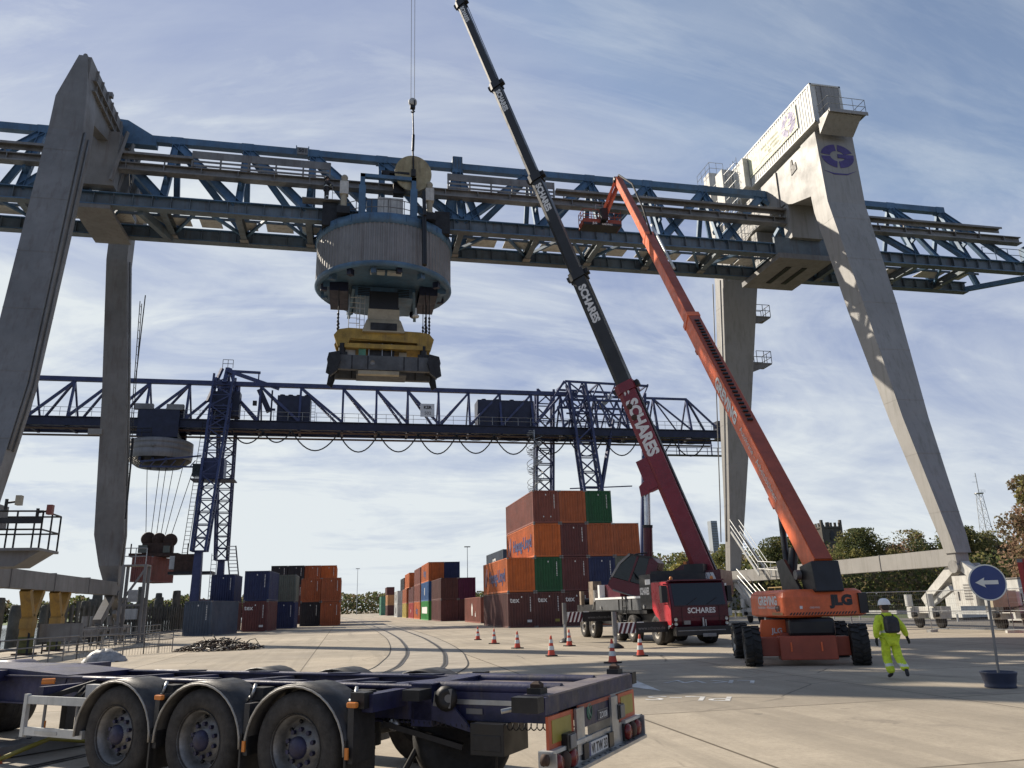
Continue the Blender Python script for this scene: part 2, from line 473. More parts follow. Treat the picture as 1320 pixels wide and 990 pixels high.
# ------------------------------------------------------------------ ground materials
def concrete_mat(name, base, slab=(6.0, 5.0), rot=0.0):
    mt = bpy.data.materials.new(name); mt.use_nodes = True
    t = mt.node_tree; b = t.nodes['Principled BSDF']
    def nn(ty, **k):
        n = t.nodes.new(ty)
        for a, v in k.items(): setattr(n, a, v)
        return n
    L = t.links.new
    tcn = nn('ShaderNodeTexCoord')
    def mapping(sc3, rz=0.0):
        mp = nn('ShaderNodeMapping'); mp.inputs['Scale'].default_value = sc3; mp.inputs['Rotation'].default_value = (0, 0, rz)
        L(tcn.outputs['Object'], mp.inputs[0]); return mp.outputs[0]
    def noise(s, sc3=(1, 1, 1), det=6, rg=0.6, ds=0.0, rz=0.0):
        n = nn('ShaderNodeTexNoise'); n.inputs['Scale'].default_value = s; n.inputs['Detail'].default_value = det
        n.inputs['Roughness'].default_value = rg; n.inputs['Distortion'].default_value = ds
        L(mapping(sc3, rz), n.inputs['Vector']); return n.outputs[0]
    def mr(src, a, c, lo, hi):
        n = nn('ShaderNodeMapRange'); n.inputs[1].default_value = a; n.inputs[2].default_value = c; n.inputs[3].default_value = lo; n.inputs[4].default_value = hi
        L(src, n.inputs[0]); return n.outputs[0]
    def mx(f, a, c, mode='MIX'):
        n = nn('ShaderNodeMix', data_type='RGBA', blend_type=mode)
        for i, s in ((0, f), (6, a), (7, c)):
            if isinstance(s, (float, int)): n.inputs[i].default_value = s
            elif isinstance(s, tuple): n.inputs[i].default_value = (*s, 1)
            else: L(s, n.inputs[i])
        return n.outputs[2]
    br = nn('ShaderNodeTexBrick'); br.offset = 0.0; br.squash = 1
    br.inputs['Scale'].default_value = 1; br.inputs['Mortar Size'].default_value = 0.028; br.inputs['Mortar Smooth'].default_value = 0.3
    br.inputs['Bias'].default_value = 0
    br.inputs['Brick Width'].default_value = slab[0]; br.inputs['Row Height'].default_value = slab[1]
    br.inputs['Color1'].default_value = (0.86, 0.86, 0.86, 1); br.inputs['Color2'].default_value = (1.1, 1.09, 1.07, 1); br.inputs['Mortar'].default_value = (0.30, 0.28, 0.25, 1)
    mp = nn('ShaderNodeMapping'); mp.inputs['Rotation'].default_value = (0, 0, rot); mp.inputs['Location'].default_value = (1.3, 2.0, 0)
    L(tcn.outputs['Object'], mp.inputs[0]); L(mp.outputs[0], br.inputs['Vector'])
    c = mx(mr(noise(0.12, det=7, rg=0.7), 0.35, 0.68, 0, 1), tuple(x * 0.80 for x in base), tuple(x * 1.10 for x in base))
    c = mx(1.0, c, mr(noise(1.4, det=8, rg=0.75), 0.3, 0.75, 0.84, 1.10), 'MULTIPLY')
    c = mx(1.0, c, mr(noise(14, det=5, rg=0.7), 0.3, 0.75, 0.86, 1.10), 'MULTIPLY')
    c = mx(1.0, c, br.outputs[0], 'MULTIPLY')
    # tyre tracks running along the yard, oil stains, patches
    tr = mr(noise(0.55, (1.0, 0.035, 1), 6, 0.65, 0.3, R(6)), 0.52, 0.64, 0, 0.5)
    c = mx(tr, c, tuple(x * 0.55 for x in base))
    tr2 = mr(noise(0.8, (1.0, 0.05, 1), 6, 0.65, 0.6, R(-48)), 0.55, 0.64, 0, 0.45)
    c = mx(tr2, c, tuple(x * 0.55 for x in base))
    st = mr(noise(0.42, det=6, rg=0.62, ds=0.8), 0.60, 0.70, 0, 0.5)
    c = mx(st, c, (0.11, 0.095, 0.08))
    sp = mr(noise(3.1, det=3, rg=0.4), 0.70, 0.76, 0, 0.5)
    c = mx(sp, c, (0.09, 0.08, 0.07))
    # hairline cracks and dark grit
    vo = nn('ShaderNodeTexVoronoi', feature='DISTANCE_TO_EDGE'); vo.inputs['Scale'].default_value = 0.22
    wv = nn('ShaderNodeMix', data_type='VECTOR'); wn = nn('ShaderNodeTexNoise'); wn.inputs['Scale'].default_value = 1.3; wn.inputs['Detail'].default_value = 6
    L(tcn.outputs['Object'], wn.inputs['Vector']); wv.inputs[0].default_value = 0.12; L(tcn.outputs['Object'], wv.inputs[4]); L(wn.outputs['Color'], wv.inputs[5]); L(wv.outputs[1], vo.inputs['Vector'])
    ck = mr(vo.outputs['Distance'], 0.0, 0.006, 1, 0)
    mk = mr(noise(0.15, det=3), 0.48, 0.56, 0, 0.75)
    mm_ = nn('ShaderNodeMath', operation='MULTIPLY'); L(ck, mm_.inputs[0]); L(mk, mm_.inputs[1])
    c = mx(mm_.outputs[0], c, (0.07, 0.06, 0.05))
    gr = mr(noise(60, det=2, rg=0.5), 0.66, 0.70, 0, 0.6)
    c = mx(gr, c, (0.12, 0.10, 0.08))
    L(c, b.inputs['Base Color'])
    L(mr(noise(0.5), 0.3, 0.7, 0.72, 0.95), b.inputs['Roughness'])
    b.inputs['Specular IOR Level'].default_value = 0.3
    bp = nn('ShaderNodeBump'); bp.inputs['Strength'].default_value = 0.35; bp.inputs['Distance'].default_value = 0.01
    L(noise(24, det=6, rg=0.7), bp.inputs['Height']); L(bp.outputs[0], b.inputs['Normal'])
    MATS[name] = mt
concrete_mat('concrete', (0.41, 0.355, 0.275))
concrete_mat('asphalt_pale', (0.20, 0.185, 0.165), (40, 40))
mat('grass', (0.10, 0.15, 0.035), 0.9, 0, 0.3, 0.05, bump=0.3)
mat('bank_grass', (0.075, 0.095, 0.03), 0.95, 0, 0.35, 0.8, bump=0.5)
mat('quay_stone', (0.20, 0.19, 0.17), 0.85, 0, 0.2, 0.5)
wm = mat('river_water', (0.05, 0.06, 0.06), 0.12, 0, 0.1, 0.3, bump=0.5, bscale=0.6)
mat('groove_dark', (0.025, 0.023, 0.02), 0.7, 0.2, 0.2)
mat('rail_steel', (0.07, 0.062, 0.056), 0.5, 0.4, 0.2, 3)
mat('rail_patch', (0.36, 0.315, 0.25), 0.8, 0, 0.15, 0.8)
mat('faded_paint', (0.62, 0.61, 0.58), 0.8, 0, 0.25, 3)

def sheet(name, x0, x1, y0, y1, z, m, kind='structure'):
    b = MB(); b.add([(x0, y0, z), (x1, y0, z), (x1, y1, z), (x0, y1, z)], [(0, 1, 2, 3)], m)
    return tag(b.build(name), kind=kind)
sheet('ground', -19, 2500, -60, 4000, 0.0, 'concrete')
sheet('water', -4000, -18.9, -400, 5000, -3.2, 'river_water')
b = MB(); b.add([(-4000, -400, -1.2), (-290, -400, -3.3), (-290, 5000, -3.3), (-4000, 5000, -1.2), (-330, -400, -1.4), (-330, 5000, -1.4)], [(1, 2, 5, 4), (4, 5, 3, 0)], 'grass')
tag(b.build('meadow'), kind='structure')
b = MB(); b.bb(-19.6, -19, -60, 900, -4, 0.12, 'quay_stone')
tag(b.build('quay_edge'), kind='structure')
# road and verge beyond the right-hand crane rail
sheet('road', 33.5, 45, 20, 600, 0.006, 'asphalt_pale')
b = MB(); b.add([(45, -20, 0.004), (800, -20, 0.004), (800, 900, 0.004), (45, 900, 0.004)], [(0, 1, 2, 3)], 'bank_grass')
tag(b.build('grass_verge'), kind='structure')

def catmull(P, k=8):
    P = [V((*p, 0)) for p in P]; out = []
    for i in range(len(P) - 1):
        p0 = P[max(i - 1, 0)]; p1 = P[i]; p2 = P[i + 1]; p3 = P[min(i + 2, len(P) - 1)]
        for j in range(k):
            t = j / k
            out.append(0.5 * ((2 * p1) + (p2 - p0) * t + (2 * p0 - 5 * p1 + 4 * p2 - p3) * t * t + (3 * p1 - p0 - 3 * p2 + p3) * t ** 3))
    out.append(P[-1]); return out
def ribbon(mb, pts, off, w, z, m):
    vs = []
    for i, p in enumerate(pts):
        d = (pts[min(i + 1, len(pts) - 1)] - pts[max(i - 1, 0)]).normalized(); n = V((-d.y, d.x, 0))
        vs += [p + n * (off - w / 2) + V((0, 0, z)), p + n * (off + w / 2) + V((0, 0, z))]
    mb.add(vs, [(2 * i, 2 * i + 1, 2 * i + 3, 2 * i + 2) for i in range(len(pts) - 1)], m)
track = catmull([(-11, 3), (-5, 11), (-1.4, 17.2), (1.0, 21.6), (2.25, 25.3), (2.9, 29.7), (3.42, 34.9), (3.86, 43.2), (4.17, 56), (4.1, 83), (3.3, 116), (0.5, 180), (-3, 260), (-8, 400)])
b = MB()
ribbon(b, track, 0, 3.0, 0.004, 'rail_patch')
for s_ in (-0.75, 0.75):
    ribbon(b, track, s_, 0.17, 0.008, 'groove_dark')
    ribbon(b, track, s_ - 0.045, 0.07, 0.012, 'rail_steel')
    ribbon(b, track, s_ + 0.075, 0.035, 0.012, 'rail_steel')
for s_ in (-1.5, 1.5): ribbon(b, track, s_, 0.05, 0.012, 'groove_dark')
tag(b.build('railway_track'), kind='structure')
for x in (31.9, -16.0):
    b = MB(); b.bb(x - 0.5, x + 0.5, -40, 500, 0.0, 0.010, 'rail_patch'); b.bb(x - 0.12, x + 0.12, -40, 500, 0.011, 0.014, 'groove_dark'); b.bb(x - 0.045, x + 0.045, -40, 500, 0.011, 0.035, 'rail_steel')
    tag(b.build('crane_rail'), kind='structure')
# painted writing on the yard, read from the far side, and an arrow
b = MB()
b.text('PL-S', (6.45, 14.75, 0.006), (-0.87, 0.5, 0), (-0.5, -0.87, 0), 0.95, 'faded_paint', bold=0.0)
b.text('LKW', (8.2, 17.5, 0.006), (-0.87, 0.5, 0), (-0.5, -0.87, 0), 0.95, 'faded_paint', bold=0.0)
b.add([(6.9, 19.0, 0.006), (6.1, 17.6, 0.006), (6.5, 16.2, 0.006)], [(0, 1, 2)], 'faded_paint')
b.add([(5.2, 18.8, 0.006), (5.0, 18.4, 0.006), (6.2, 17.5, 0.006), (6.6, 18.1, 0.006)], [(0, 1, 2, 3)], 'faded_paint')
tag(b.build('road_marking'), kind='structure')

# ------------------------------------------------------------------ trees
def leaf_mat(name, c, tr=0.48):
    mt = mat(name, c, 0.75, 0, 0.25, 0.8, spec=0.25)
    t = mt.node_tree; b = t.nodes['Principled BSDF']; o = t.nodes['Material Output']
    tl = t.nodes.new('ShaderNodeBsdfTranslucent'); mx = t.nodes.new('ShaderNodeMixShader'); mx.inputs[0].default_value = tr
    src = b.inputs['Base Color'].links[0].from_socket
    t.links.new(src, tl.inputs[0]); t.links.new(b.outputs[0], mx.inputs[1]); t.links.new(tl.outputs[0], mx.inputs[2]); t.links.new(mx.outputs[0], o.inputs[0])
for n_, c_ in {'leaf_dark': (0.105, 0.125, 0.055), 'leaf_green': (0.17, 0.195, 0.07), 'leaf_olive': (0.26, 0.24, 0.09), 'leaf_yellow': (0.44, 0.38, 0.11), 'leaf_rust': (0.40, 0.26, 0.17), 'leaf_brown': (0.24, 0.19, 0.115)}.items():
    leaf_mat(n_, c_)
def crown(mb, rg, h, w, mats, nl=26, per=150, leaf=0.34, base=0.25):
    lobes = []
    for i in range(nl):
        t = rg.uniform(base, 1.0)
        rad = w / 2 * math.sin(PI * min(1, max(0.08, (t - base * 0.6) / (1.06 - base * 0.6)))) ** 0.65
        a = rg.uniform(0, 2 * PI); q = rg.uniform(0.25, 0.95)
        c = V((math.cos(a) * rad * q, math.sin(a) * rad * q, h * t * 0.93))
        r = rg.uniform(0.10, 0.2) * w * rg.uniform(0.7, 1.15)
        lobes.append((c, r, rg.choice(mats)))
    for c, r, mm in lobes:
        for j in range(per):
            d = V((rg.gauss(0, 1), rg.gauss(0, 1), rg.gauss(0, 0.8))).normalized()
            p = c + d * r * (0.45 + 0.62 * rg.random() ** 0.5 + (0.25 if rg.random() < 0.07 else 0))
            if p.z > h: p.z = h - rg.random() * 0.2
            s_ = leaf * rg.uniform(0.5, 1.25)
            x = V((rg.gauss(0, 1), rg.gauss(0, 1), rg.gauss(0, 1))).normalized()
            y = x.cross(d + V((rg.gauss(0, .6), rg.gauss(0, .6), rg.gauss(0, .6)))).normalized()
            m_ = mm if rg.random() < 0.75 else rg.choice(mats)
            mb.add([p - x * s_ * .5, p - y * s_ * .32, p + x * s_ * .5, p + y * s_ * .32], [(0, 1, 2, 3)], m_)
    return lobes
def limbs(mb, rg, h, w, lobes, r0):
    mb.path([(0, 0, -0.1), (0.05 * w * .2, 0, h * .25), (-0.03 * w * .3, 0.03 * w * .3, h * .5), (0, 0, h * 0.8)], r0 * 0.7, 'bark', 7)
    mb.lathe([(r0 * 1.5, -0.1), (r0 * 1.05, 0.4), (r0 * .8, h * .3)], (0, 0, 0), (0, 0, 1), 'bark', 9)
    for c, r, _ in lobes[::2]:
        z0 = max(h * .18, c.z * 0.55)
        mb.path([(0, 0, z0), (c.x * .5, c.y * .5, z0 + (c.z - z0) * .6), c], r0 * 0.2, 'bark', 4)
TREES = []
for kd, (h, w, ms, nl, per) in enumerate([(10, 8.5, ['leaf_dark', 'leaf_green', 'leaf_olive'], 34, 210), (10, 7.5, ['leaf_green', 'leaf_olive', 'leaf_yellow'], 30, 210),
                                          (10, 9, ['leaf_brown', 'leaf_olive', 'leaf_dark', 'leaf_rust'], 34, 210), (12, 9, ['leaf_rust', 'leaf_brown', 'leaf_rust', 'leaf_olive'], 40, 260),
                                          (5, 6.5, ['leaf_dark', 'leaf_green', 'leaf_brown'], 20, 190)]):
    rg = random.Random(40 + kd)
    cb = MB(); lo = crown(cb, rg, h, w, ms, nl, per + 90, 0.34 if kd != 4 else 0.3, 0.22 if kd != 4 else 0.05)
    tb = MB(); limbs(tb, rg, h, w, lo, 0.28 if kd != 4 else 0.12)
    TREES.append((cb.mesh('crown'), tb.mesh('trunk')))
def tree(kd, x, y, s, rz, label, group='trees beyond the crane yard', name='leafy_tree', cat='tree', sz=1.0):
    r = thing(name, label, cat, (x, y, 0), rz, group)
    r.scale = (s, s, s * sz)
    for n_, me in (('crown', TREES[kd][0]), ('trunk', TREES[kd][1])):
        o = bpy.data.objects.new(n_, me); col.objects.link(o); o.parent = r
    return r
# ================================================================== near gantry crane
YC = 49.0; YN = 46.9; YF = 51.1; ZB = 26.25; ZT = 32.75
CL = (31.9, 49, 0)
crane = thing('gantry_crane', 'large nearer gantry crane with blue truss girder on four pale grey box legs', 'gantry crane', CL)
W = WM(CL)
def leg(st, leg_mat='leg_grey', bend=None):  # one grey for all faces of a leg
    b = MB(W)
    b.loft([[(x0, y0, z), (x1, y0, z), (x1, y1, z), (x0, y1, z)] for z, y0, y1, x0, x1 in st], leg_mat)
    z = st[0][0] + 2.2                       # weld seams and bolted plate joints
    while z < st[-1][0] - 4:
        for a, c in zip(st[:-1], st[1:]):
            if a[0] <= z < c[0]:
                t = (z - a[0]) / (c[0] - a[0]); y0, y1, x0, x1 = (a[i] + (c[i] - a[i]) * t for i in (1, 2, 3, 4))
                b.bb(x0 - 0.008, x1 + 0.008, y0 - 0.008, y1 + 0.008, z, z + 0.05, leg_mat)
        z += 3.4
    return b
nr = [(3.9, 35.75, 36.55, 31.4, 32.35), (4.8, 35.95, 36.75, 31.4, 32.45), (11.8, 37.95, 39.05, 31.4, 33.15), (19.7, 39.68, 41.25, 31.4, 33.85), (27.85, 41.55, 43.15, 31.4, 34.3), (33.5, 41.8, 43.6, 31.4, 34.4)]
fr = [(3.9, 61.0, 61.8, 31.4, 32.3), (6.5, 60.5, 61.35, 31.4, 32.6), (9.7, 59.9, 60.9, 31.4, 32.9), (18.3, 58.4, 59.9, 31.4, 33.7), (28.6, 56.9, 58.4, 31.4, 34.7), (33.5, 56.6, 58.2, 31.4, 34.7)]
nl = [(3.9, 35.75, 36.7, -16.5, -15.0), (9.0, 37.2, 38.3, -16.55, -14.87), (12.3, 38.1, 39.3, -16.6, -14.8), (21.6, 40.15, 41.6, -16.9, -15.1), (28.0, 41.5, 43.1, -17.05, -15.3), (30.2, 41.6, 43.3, -17.0, -15.4), (33.2, 41.8, 43.2, -16.2, -15.72)]
fl = [(3.9, 60.3, 61.3, -16.6, -15.7), (5.2, 59.6, 60.7, -16.9, -15.6), (7.3, 59.3, 60.3, -17.35, -15.45), (17, 57.7, 58.9, -17.5, -15.9), (27.0, 56.5, 57.9, -18.0, -16.6), (33.0, 56.4, 57.8, -18.0, -16.6)]
L1 = leg(nr)
# emblem: broken ring with a bar, on the near face of the top of the leg (face leans very slightly)
def emblem(b, o, ux, uy, rx, ry, m, off=0.0):
    """segmented oval ring with a cross bar"""
    def seg(a0, a1, r0, r1):
        k = 10; P = []
        for i in range(k + 1):
            a = R(a0 + (a1 - a0) * i / k); P.append((math.cos(a) * rx * r1, math.sin(a) * ry * r1))
        for i in range(k, -1, -1):
            a = R(a0 + (a1 - a0) * i / k); P.append((math.cos(a) * rx * r0, math.sin(a) * ry * r0))
        b.prism(P, o, ux, uy, 0.012, m)
    seg(22, 84, 0.45, 1.0); seg(95, 172, 0.45, 1.0); seg(184, 262, 0.45, 1.0); seg(273, 352, 0.45, 1.0)
    b.prism([(0.0, -0.16 * ry), (rx * 0.98, -0.16 * ry), (rx, 0.18 * ry), (0.0, 0.18 * ry)], V(o) + V(ux).cross(V(uy)) * 0.013, ux, uy, 0.012, m)
up_face = V((0, 41.8 - 41.55, 33.5 - 27.85)).normalized()
emblem(L1, V((32.85, 41.70, 31.6)), (1, 0, 0), up_face, 1.28, 0.95, 'logo_violet')
L1.prism([(-1.3, -1.25), (-0.5, -1.42), (0.5, -1.40), (1.3, -1.1), (0.5, -1.50), (-0.5, -1.54)], V((32.85, 41.70, 31.6)), (1, 0, 0), up_face, 0.01, 'logo_violet')
L1.build('leg', crane)
b = leg(fr); b.build('leg', crane)
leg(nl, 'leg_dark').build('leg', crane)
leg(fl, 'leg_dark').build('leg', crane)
# raised seams and conduit on the legs
b = MB(W)
def along(st, u, yoff, r, z0, z1, m, side='x0', xo=0.0):
    P = []
    for z, y0, y1, x0, x1 in st:
        if z0 <= z <= z1:
            P.append(((x0 if side == 'x0' else x1) + xo, y0 * (1 - u) + y1 * u + yoff, z))
    b.path(P, r, m, 6)
along(fr, -0.10, 0, 0.09, 5, 30, 'leg_grey', 'x0', -0.35); along(fr, 0.5, 0, 0.05, 5, 30, 'rail_grey', 'x0', -0.6)
b.build('conduit', crane)
b = MB(W); along(nl, 0.12, 0, 0.07, 5, 29, 'leg_dark', 'x1', 0.07); along(nl, 0.55, 0, 0.05, 5, 29, 'rail_grey', 'x1', 0.06)
b.build('conduit', crane)
b = MB(W); along(fl, 0.25, 0, 0.07, 4, 32, 'rail_grey', 'x1', 0.12); b.build('conduit', crane)
# sill beams between the leg feet
for x0, x1 in ((31.45, 32.3), (-16.45, -15.7)):
    b = MB(W)
    b.beam(((x0 + x1) / 2, 35.9, 3.70), ((x0 + x1) / 2, 61.2, 3.66), x1 - x0 - 0.06, 0.9, 'leg_grey' if x0 > 0 else 'leg_dark')
    for y in (42, 48, 54): b.beam(((x0 + x1) / 2, y, 3.69), ((x0 + x1) / 2, y + 0.05, 3.69), x1 - x0 + 0.02, 0.98, 'leg_grey' if x0 > 0 else 'leg_dark')
    b.build('sill_beam', crane)
# right portal: deep box cross beam above the girder, electrical house on top
b = MB(W)
b.loft([[(31.46, y, z0), (34.2, y, z0), (34.2, y, z1), (31.46, y, z1)] for y, z0, z1 in ((43.2, 29.2, 33.45), (45.6, 29.9, 33.45), (46.6, 30.4, 33.45), (51.4, 33.0 - 2.4, 33.45), (53, 30.1, 33.45), (56.9, 29.2, 33.45))], 'leg_grey')
b.bb(31.36, 31.46, 47.05, 47.35, 29.0, 33.4, 'rail_grey')
b.prism([(0, 0), (0.75, 0.15), (0.7, 0.75), (0.35, 0.65), (0.3, 1.2), (0.05, 1.1)], (31.44, 45.2, 32.0), (0, -1, 0), (0, 0, 1), 0.03, 'dark_steel')
b.build('cross_beam', crane)
b = MB(W)          # hanger frame that holds the girder
b.bb(31.5, 34.0, 46.2, 47.1, 27.5, 30.3, 'leg_grey'); b.bb(31.5, 34.0, 50.9, 51.8, 27.5, 30.3, 'leg_grey')
b.bb(30.2, 34.6, 46.2, 51.8, 25.75, 26.15, 'leg_dark'); b.bb(30.2, 34.6, 46.55, 46.75, 26.15, 27.6, 'chord_grey')
b.bb(31.6, 32.0, 47.6, 50.6, 25.70, 25.74, 'dark_steel'); b.bb(32.9, 33.3, 47.6, 50.6, 25.70, 25.74, 'black_paint')
b.build('girder_hanger', crane)
def corr(b, p0, p1, z0, z1, m, pitch=0.28, depth=0.036, out=None):
    """corrugated upright wall from p0 to p1 (xy)"""
    p0, p1 = V((*p0, 0)), V((*p1, 0)); d = (p1 - p0); Ln = d.length; d.normalize(); n = V((d.y, -d.x, 0))
    k = max(1, round(Ln / pitch)); q = Ln / k; P = []
    for i in range(k):
        s0 = i * q
        for t, h in ((0, 0), (0.25, 0), (0.5, 1), (0.75, 1)):
            P.append(p0 + d * (s0 + q * t) - n * depth * h)
    P.append(p1)
    vs = []
    for p in P: vs += [(p.x, p.y, z0), (p.x, p.y, z1)]
    b.add(vs, [(2 * i, 2 * i + 2, 2 * i + 3, 2 * i + 1) for i in range(len(P) - 1)], m)
b = MB(W)
hx0, hx1, hy0, hy1, hz0, hz1 = 31.2, 33.64, 41.3, 53.6, 33.95, 37.15
b.bb(hx0 + 0.06, hx1 - 0.06, hy0 + 0.08, hy1 - 0.06, hz0 + 0.1, hz1 - 0.05, 'clad_white')
corr(b, (hx0, hy1 - .1), (hx0, hy0 + .12), hz0 + 0.15, hz1 - 0.12, 'clad_white', 0.3, 0.04)
for y in (hy0, hy1 - 0.14):
    for x in (hx0 - 0.02, hx1 - 0.12): b.bb(x, x + 0.14, y, y + 0.14, hz0, hz1, 'clad_white')
for z in (hz0, hz1 - 0.12):
    b.bb(hx0 - .02, hx1 + .02, hy0, hy0 + 0.1, z, z + 0.12, 'clad_white'); b.bb(hx0 - 0.02, hx0 + 0.1, hy0, hy1, z, z + 0.12, 'clad_white')
b.bb(hx0 + 0.85, hx0 + 0.9, hy0 - 0.01, hy0 + 0.05, hz0 + 0.1, hz1 - 0.1, 'rail_grey')
b.bb(hx0 + 0.5, hx1 - .1, hy0 + 0.03, hy0 + 0.078, hz0 + 0.15, hz1 - 0.15, 'leg_grey')
house = b.build('electrical_house', crane)
b = MB(W)
fx = hx0 - 0.045
b.bb(fx - 0.01, fx, 43.2, 50.2, 34.75, 36.75, 'emblem_cream')
emblem(b, V((fx - 0.012, 44.3, 35.75)), (0, -1, 0), (0, 0, 1), 0.95, 0.9, 'logo_violet')
b.text('MANNHEIMER', (fx - 0.02, 47.0, 35.95), (0, -1, 0), (0, 0, 1), 0.5, 'rail_grey', bold=0.01) if False else None
for i, (zz, ww) in enumerate(((36.0, 2.6), (35.6, 2.2), (35.25, 1.6))):
    for j in range(int(ww / 0.16)):
        if rnd.random() < 0.82: b.bb(fx - 0.018, fx - 0.012, 45.7 + j * 0.16, 45.7 + j * 0.16 + 0.10, zz, zz + 0.16 + 0.08 * rnd.random(), 'cont_grey_green')
b.prism([(-3.4, -0.9), (-1, -0.55), (1, -0.75), (3.2, -0.35), (3.2, -0.28), (1, -0.66), (-1, -0.47), (-3.4, -0.82)], (fx - 0.012, 46.8, 35.75), (0, -1, 0), (0, 0, 1), 0.01, 'rail_grey')
b.build('sign_panel', house)
b = MB(W)          # platform at the end of the house
b.prism([(0, 0), (1.2, 0.9), (1.2, 1.05), (0, 1.05)], (hx0 + 0.2, 41.25, 32.95), (0, -1, 0), (0, 0, 1), -2.6, 'leg_grey')
b.bb(hx0 + 0.2, 34.4, 39.9, 41.25, 34.0, 34.06, 'rail_grey')
b.bb(hx0 + 0.2, 34.4, 39.88, 39.93, 33.85, 34.1, 'leg_grey')
rail_line(b, [(31.45, 41.2, 34.05), (31.45, 40.0, 34.05), (34.35, 40.0, 34.05), (34.35, 41.9, 34.05)], 1.1, 'galv', 0.022, 2, 1.0)
b.build('platform', crane)
# stair cage, cabinets and ladders at the far end of the portal
b = MB(W)
for x, y, z0, z1, wx, wy in ((30.7, 53.6, 33.9, 37.2, 0.9, 1.2), (30.6, 55.7, 30.5, 38.2, 0.8, 1.0), (30.9, 50.6, 34.0, 36.6, 0.5, 0.7)):
    b.bb(x - wx / 2, x + wx / 2, y - wy / 2, y + wy / 2, z0, z1, 'weathered_white')
for y0 in (51.4, 52.4, 53.2, 54.2):
    ladder(b, (30.6, y0, 27.5), (30.6, y0, 37.2), 0.55, 'galv', (0, 1, 0), 0.025, 0.4)
for z in [27.8 + 0.8 * i for i in range(12)]:
    b.tube((30.35, 51.1, z), (30.35, 54.8, z), 0.022, 'galv', 5); b.tube((30.35, 51.1, z), (31.3, 51.1, z), 0.022, 'galv', 5)
rail_line(b, [(29.9, 56.8, 37.6), (29.9, 54.4, 37.6), (31.2, 54.4, 37.6)], 1.1, 'galv', 0.022, 2, 0.8)
b.build('access_ladder', crane)
for z in (26.3 - 0.6, 21.6):          # small landings on the outer side of the far right leg
    b = MB(W)
    y = 57.6 if z > 24 else 58.3
    b.bb(33.9, 36.0, y, y + 1.5, z, z + 0.12, 'leg_dark'); b.prism([(0, 0), (2.0, 0), (0, -0.8)], (34.0, y + 0.1, z), (1, 0, 0), (0, 0, 1), 0.06, 'leg_dark')
    rail_line(b, [(34.6, y, z + .1), (36, y, z + .1), (36, y + 1.5, z + .1), (34.4, y + 1.5, z + .1)], 1.1, 'dark_steel', 0.03, 2, 0.7)
    b.build('landing', crane)
# left portal: slender ribbed cross beam
b = MB(W)
b.loft([[(-16.2, y, z0), (-15.55, y, z0), (-15.55, y, z1), (-16.2, y, z1)] for y, z0, z1 in ((41.9, 29.4, 33.2), (49, 31.2, 33.2), (56.6, 29.4, 33.2))], 'leg_dark')
for z in (32.1, 31.4):
    b.bb(-15.55, -15.35, 42.6, 56.4, z, z + 0.08, 'leg_dark')
for y in range(43, 57, 1): b.bb(-15.55, -15.42, y, y + 0.06, 31.3, 33.1, 'leg_dark')
b.tube((-15.9, 41.9, 33.3), (-15.9, 43.4, 33.3), 0.12, 'leg_dark'); b.box((-15.5, 45.5, 33.25), (0.3, 0.3, 0.3), 'leg_dark')
b.build('cross_beam', crane)
b = MB(W)
b.bb(-17.2, -14.9, 46.3, 47.1, 27.4, 31.2, 'leg_dark'); b.bb(-17.2, -14.9, 50.9, 51.7, 27.4, 31.2, 'leg_dark')
b.bb(-17.2, -15.0, 46.5, 51.5, 25.9, 26.15, 'leg_dark'); b.beam((-13.4, 47.1, 26.2), (-12.3, 50.6, 26.1), 0.35, 0.5, 'chord_grey')
for y in (46.0, 47.4, 49.0, 50.4): b.beam((-15.0, y, 27.6), (-14.6, y + 0.7, 31.5), 0.12, 0.2, 'leg_dark')
ladder(b, (-14.4, 48.4, 27.5), (-14.9, 48.4, 31.6), 0.5, 'dark_steel', (0, 1, 0))
b.build('girder_hanger', crane)
# ---- girder
XN = [-28.7, -24.3, -20.3, -16.6, -12.15, -7.6, -3.2, 1.5, 6.9, 12.25, 16.9, 21.5, 26.1, 31.0, 36.3, 42.6, 47.3]
b = MB(W)
b.beam((-27, YC, ZT - 0.24), (47.3, YC, ZT - 0.24), 0.5, 0.48, 'crane_blue')
for x in XN[2:]: b.box((x, YC, ZT - 0.26), (0.8, 0.54, 0.56), 'crane_blue')
b.box((6.9, YC, ZT - 0.2), (0.7, 0.8, 1.3), 'crane_blue')
for i in range(4): b.box((6.55 + 0.22 * i, YC - 0.41, ZT - 0.1), (0.06, 0.05, 0.9), 'chord_grey')
b.prism([(-1.2, 0), (-1.6, 0.0), (-1.0, 1.3), (-0.3, 1.25), (1.6, 0.1), (1.6, -0.5), (-1.2, -0.5)], (-15.0, YC - 0.3, ZT - 0.3), (1, 0, 0), (0, 0, 1), -0.6, 'crane_blue')
b.build('top_chord', crane)
b = MB(W)
b.bb(-4.32, -3.58, YC - 0.40, YC - 0.36, ZT - 0.52, ZT + 0.02, 'rail_grey')
b.text('501', (-3.95, YC - 0.405, ZT - 0.22), (1, 0, 0), (0, 0, 1), 0.40, 'lettering_dark', bold=0.04)
for x in (-4.36, -3.54): b.bb(x - 0.03, x + 0.03, YC - 0.44, YC - 0.33, ZT - 0.68, ZT + 0.12, 'crane_blue')
b.build('number_plate', crane)
XE = {YN: (-29.5, 52.3), YF: (-29.5, 50.5)}
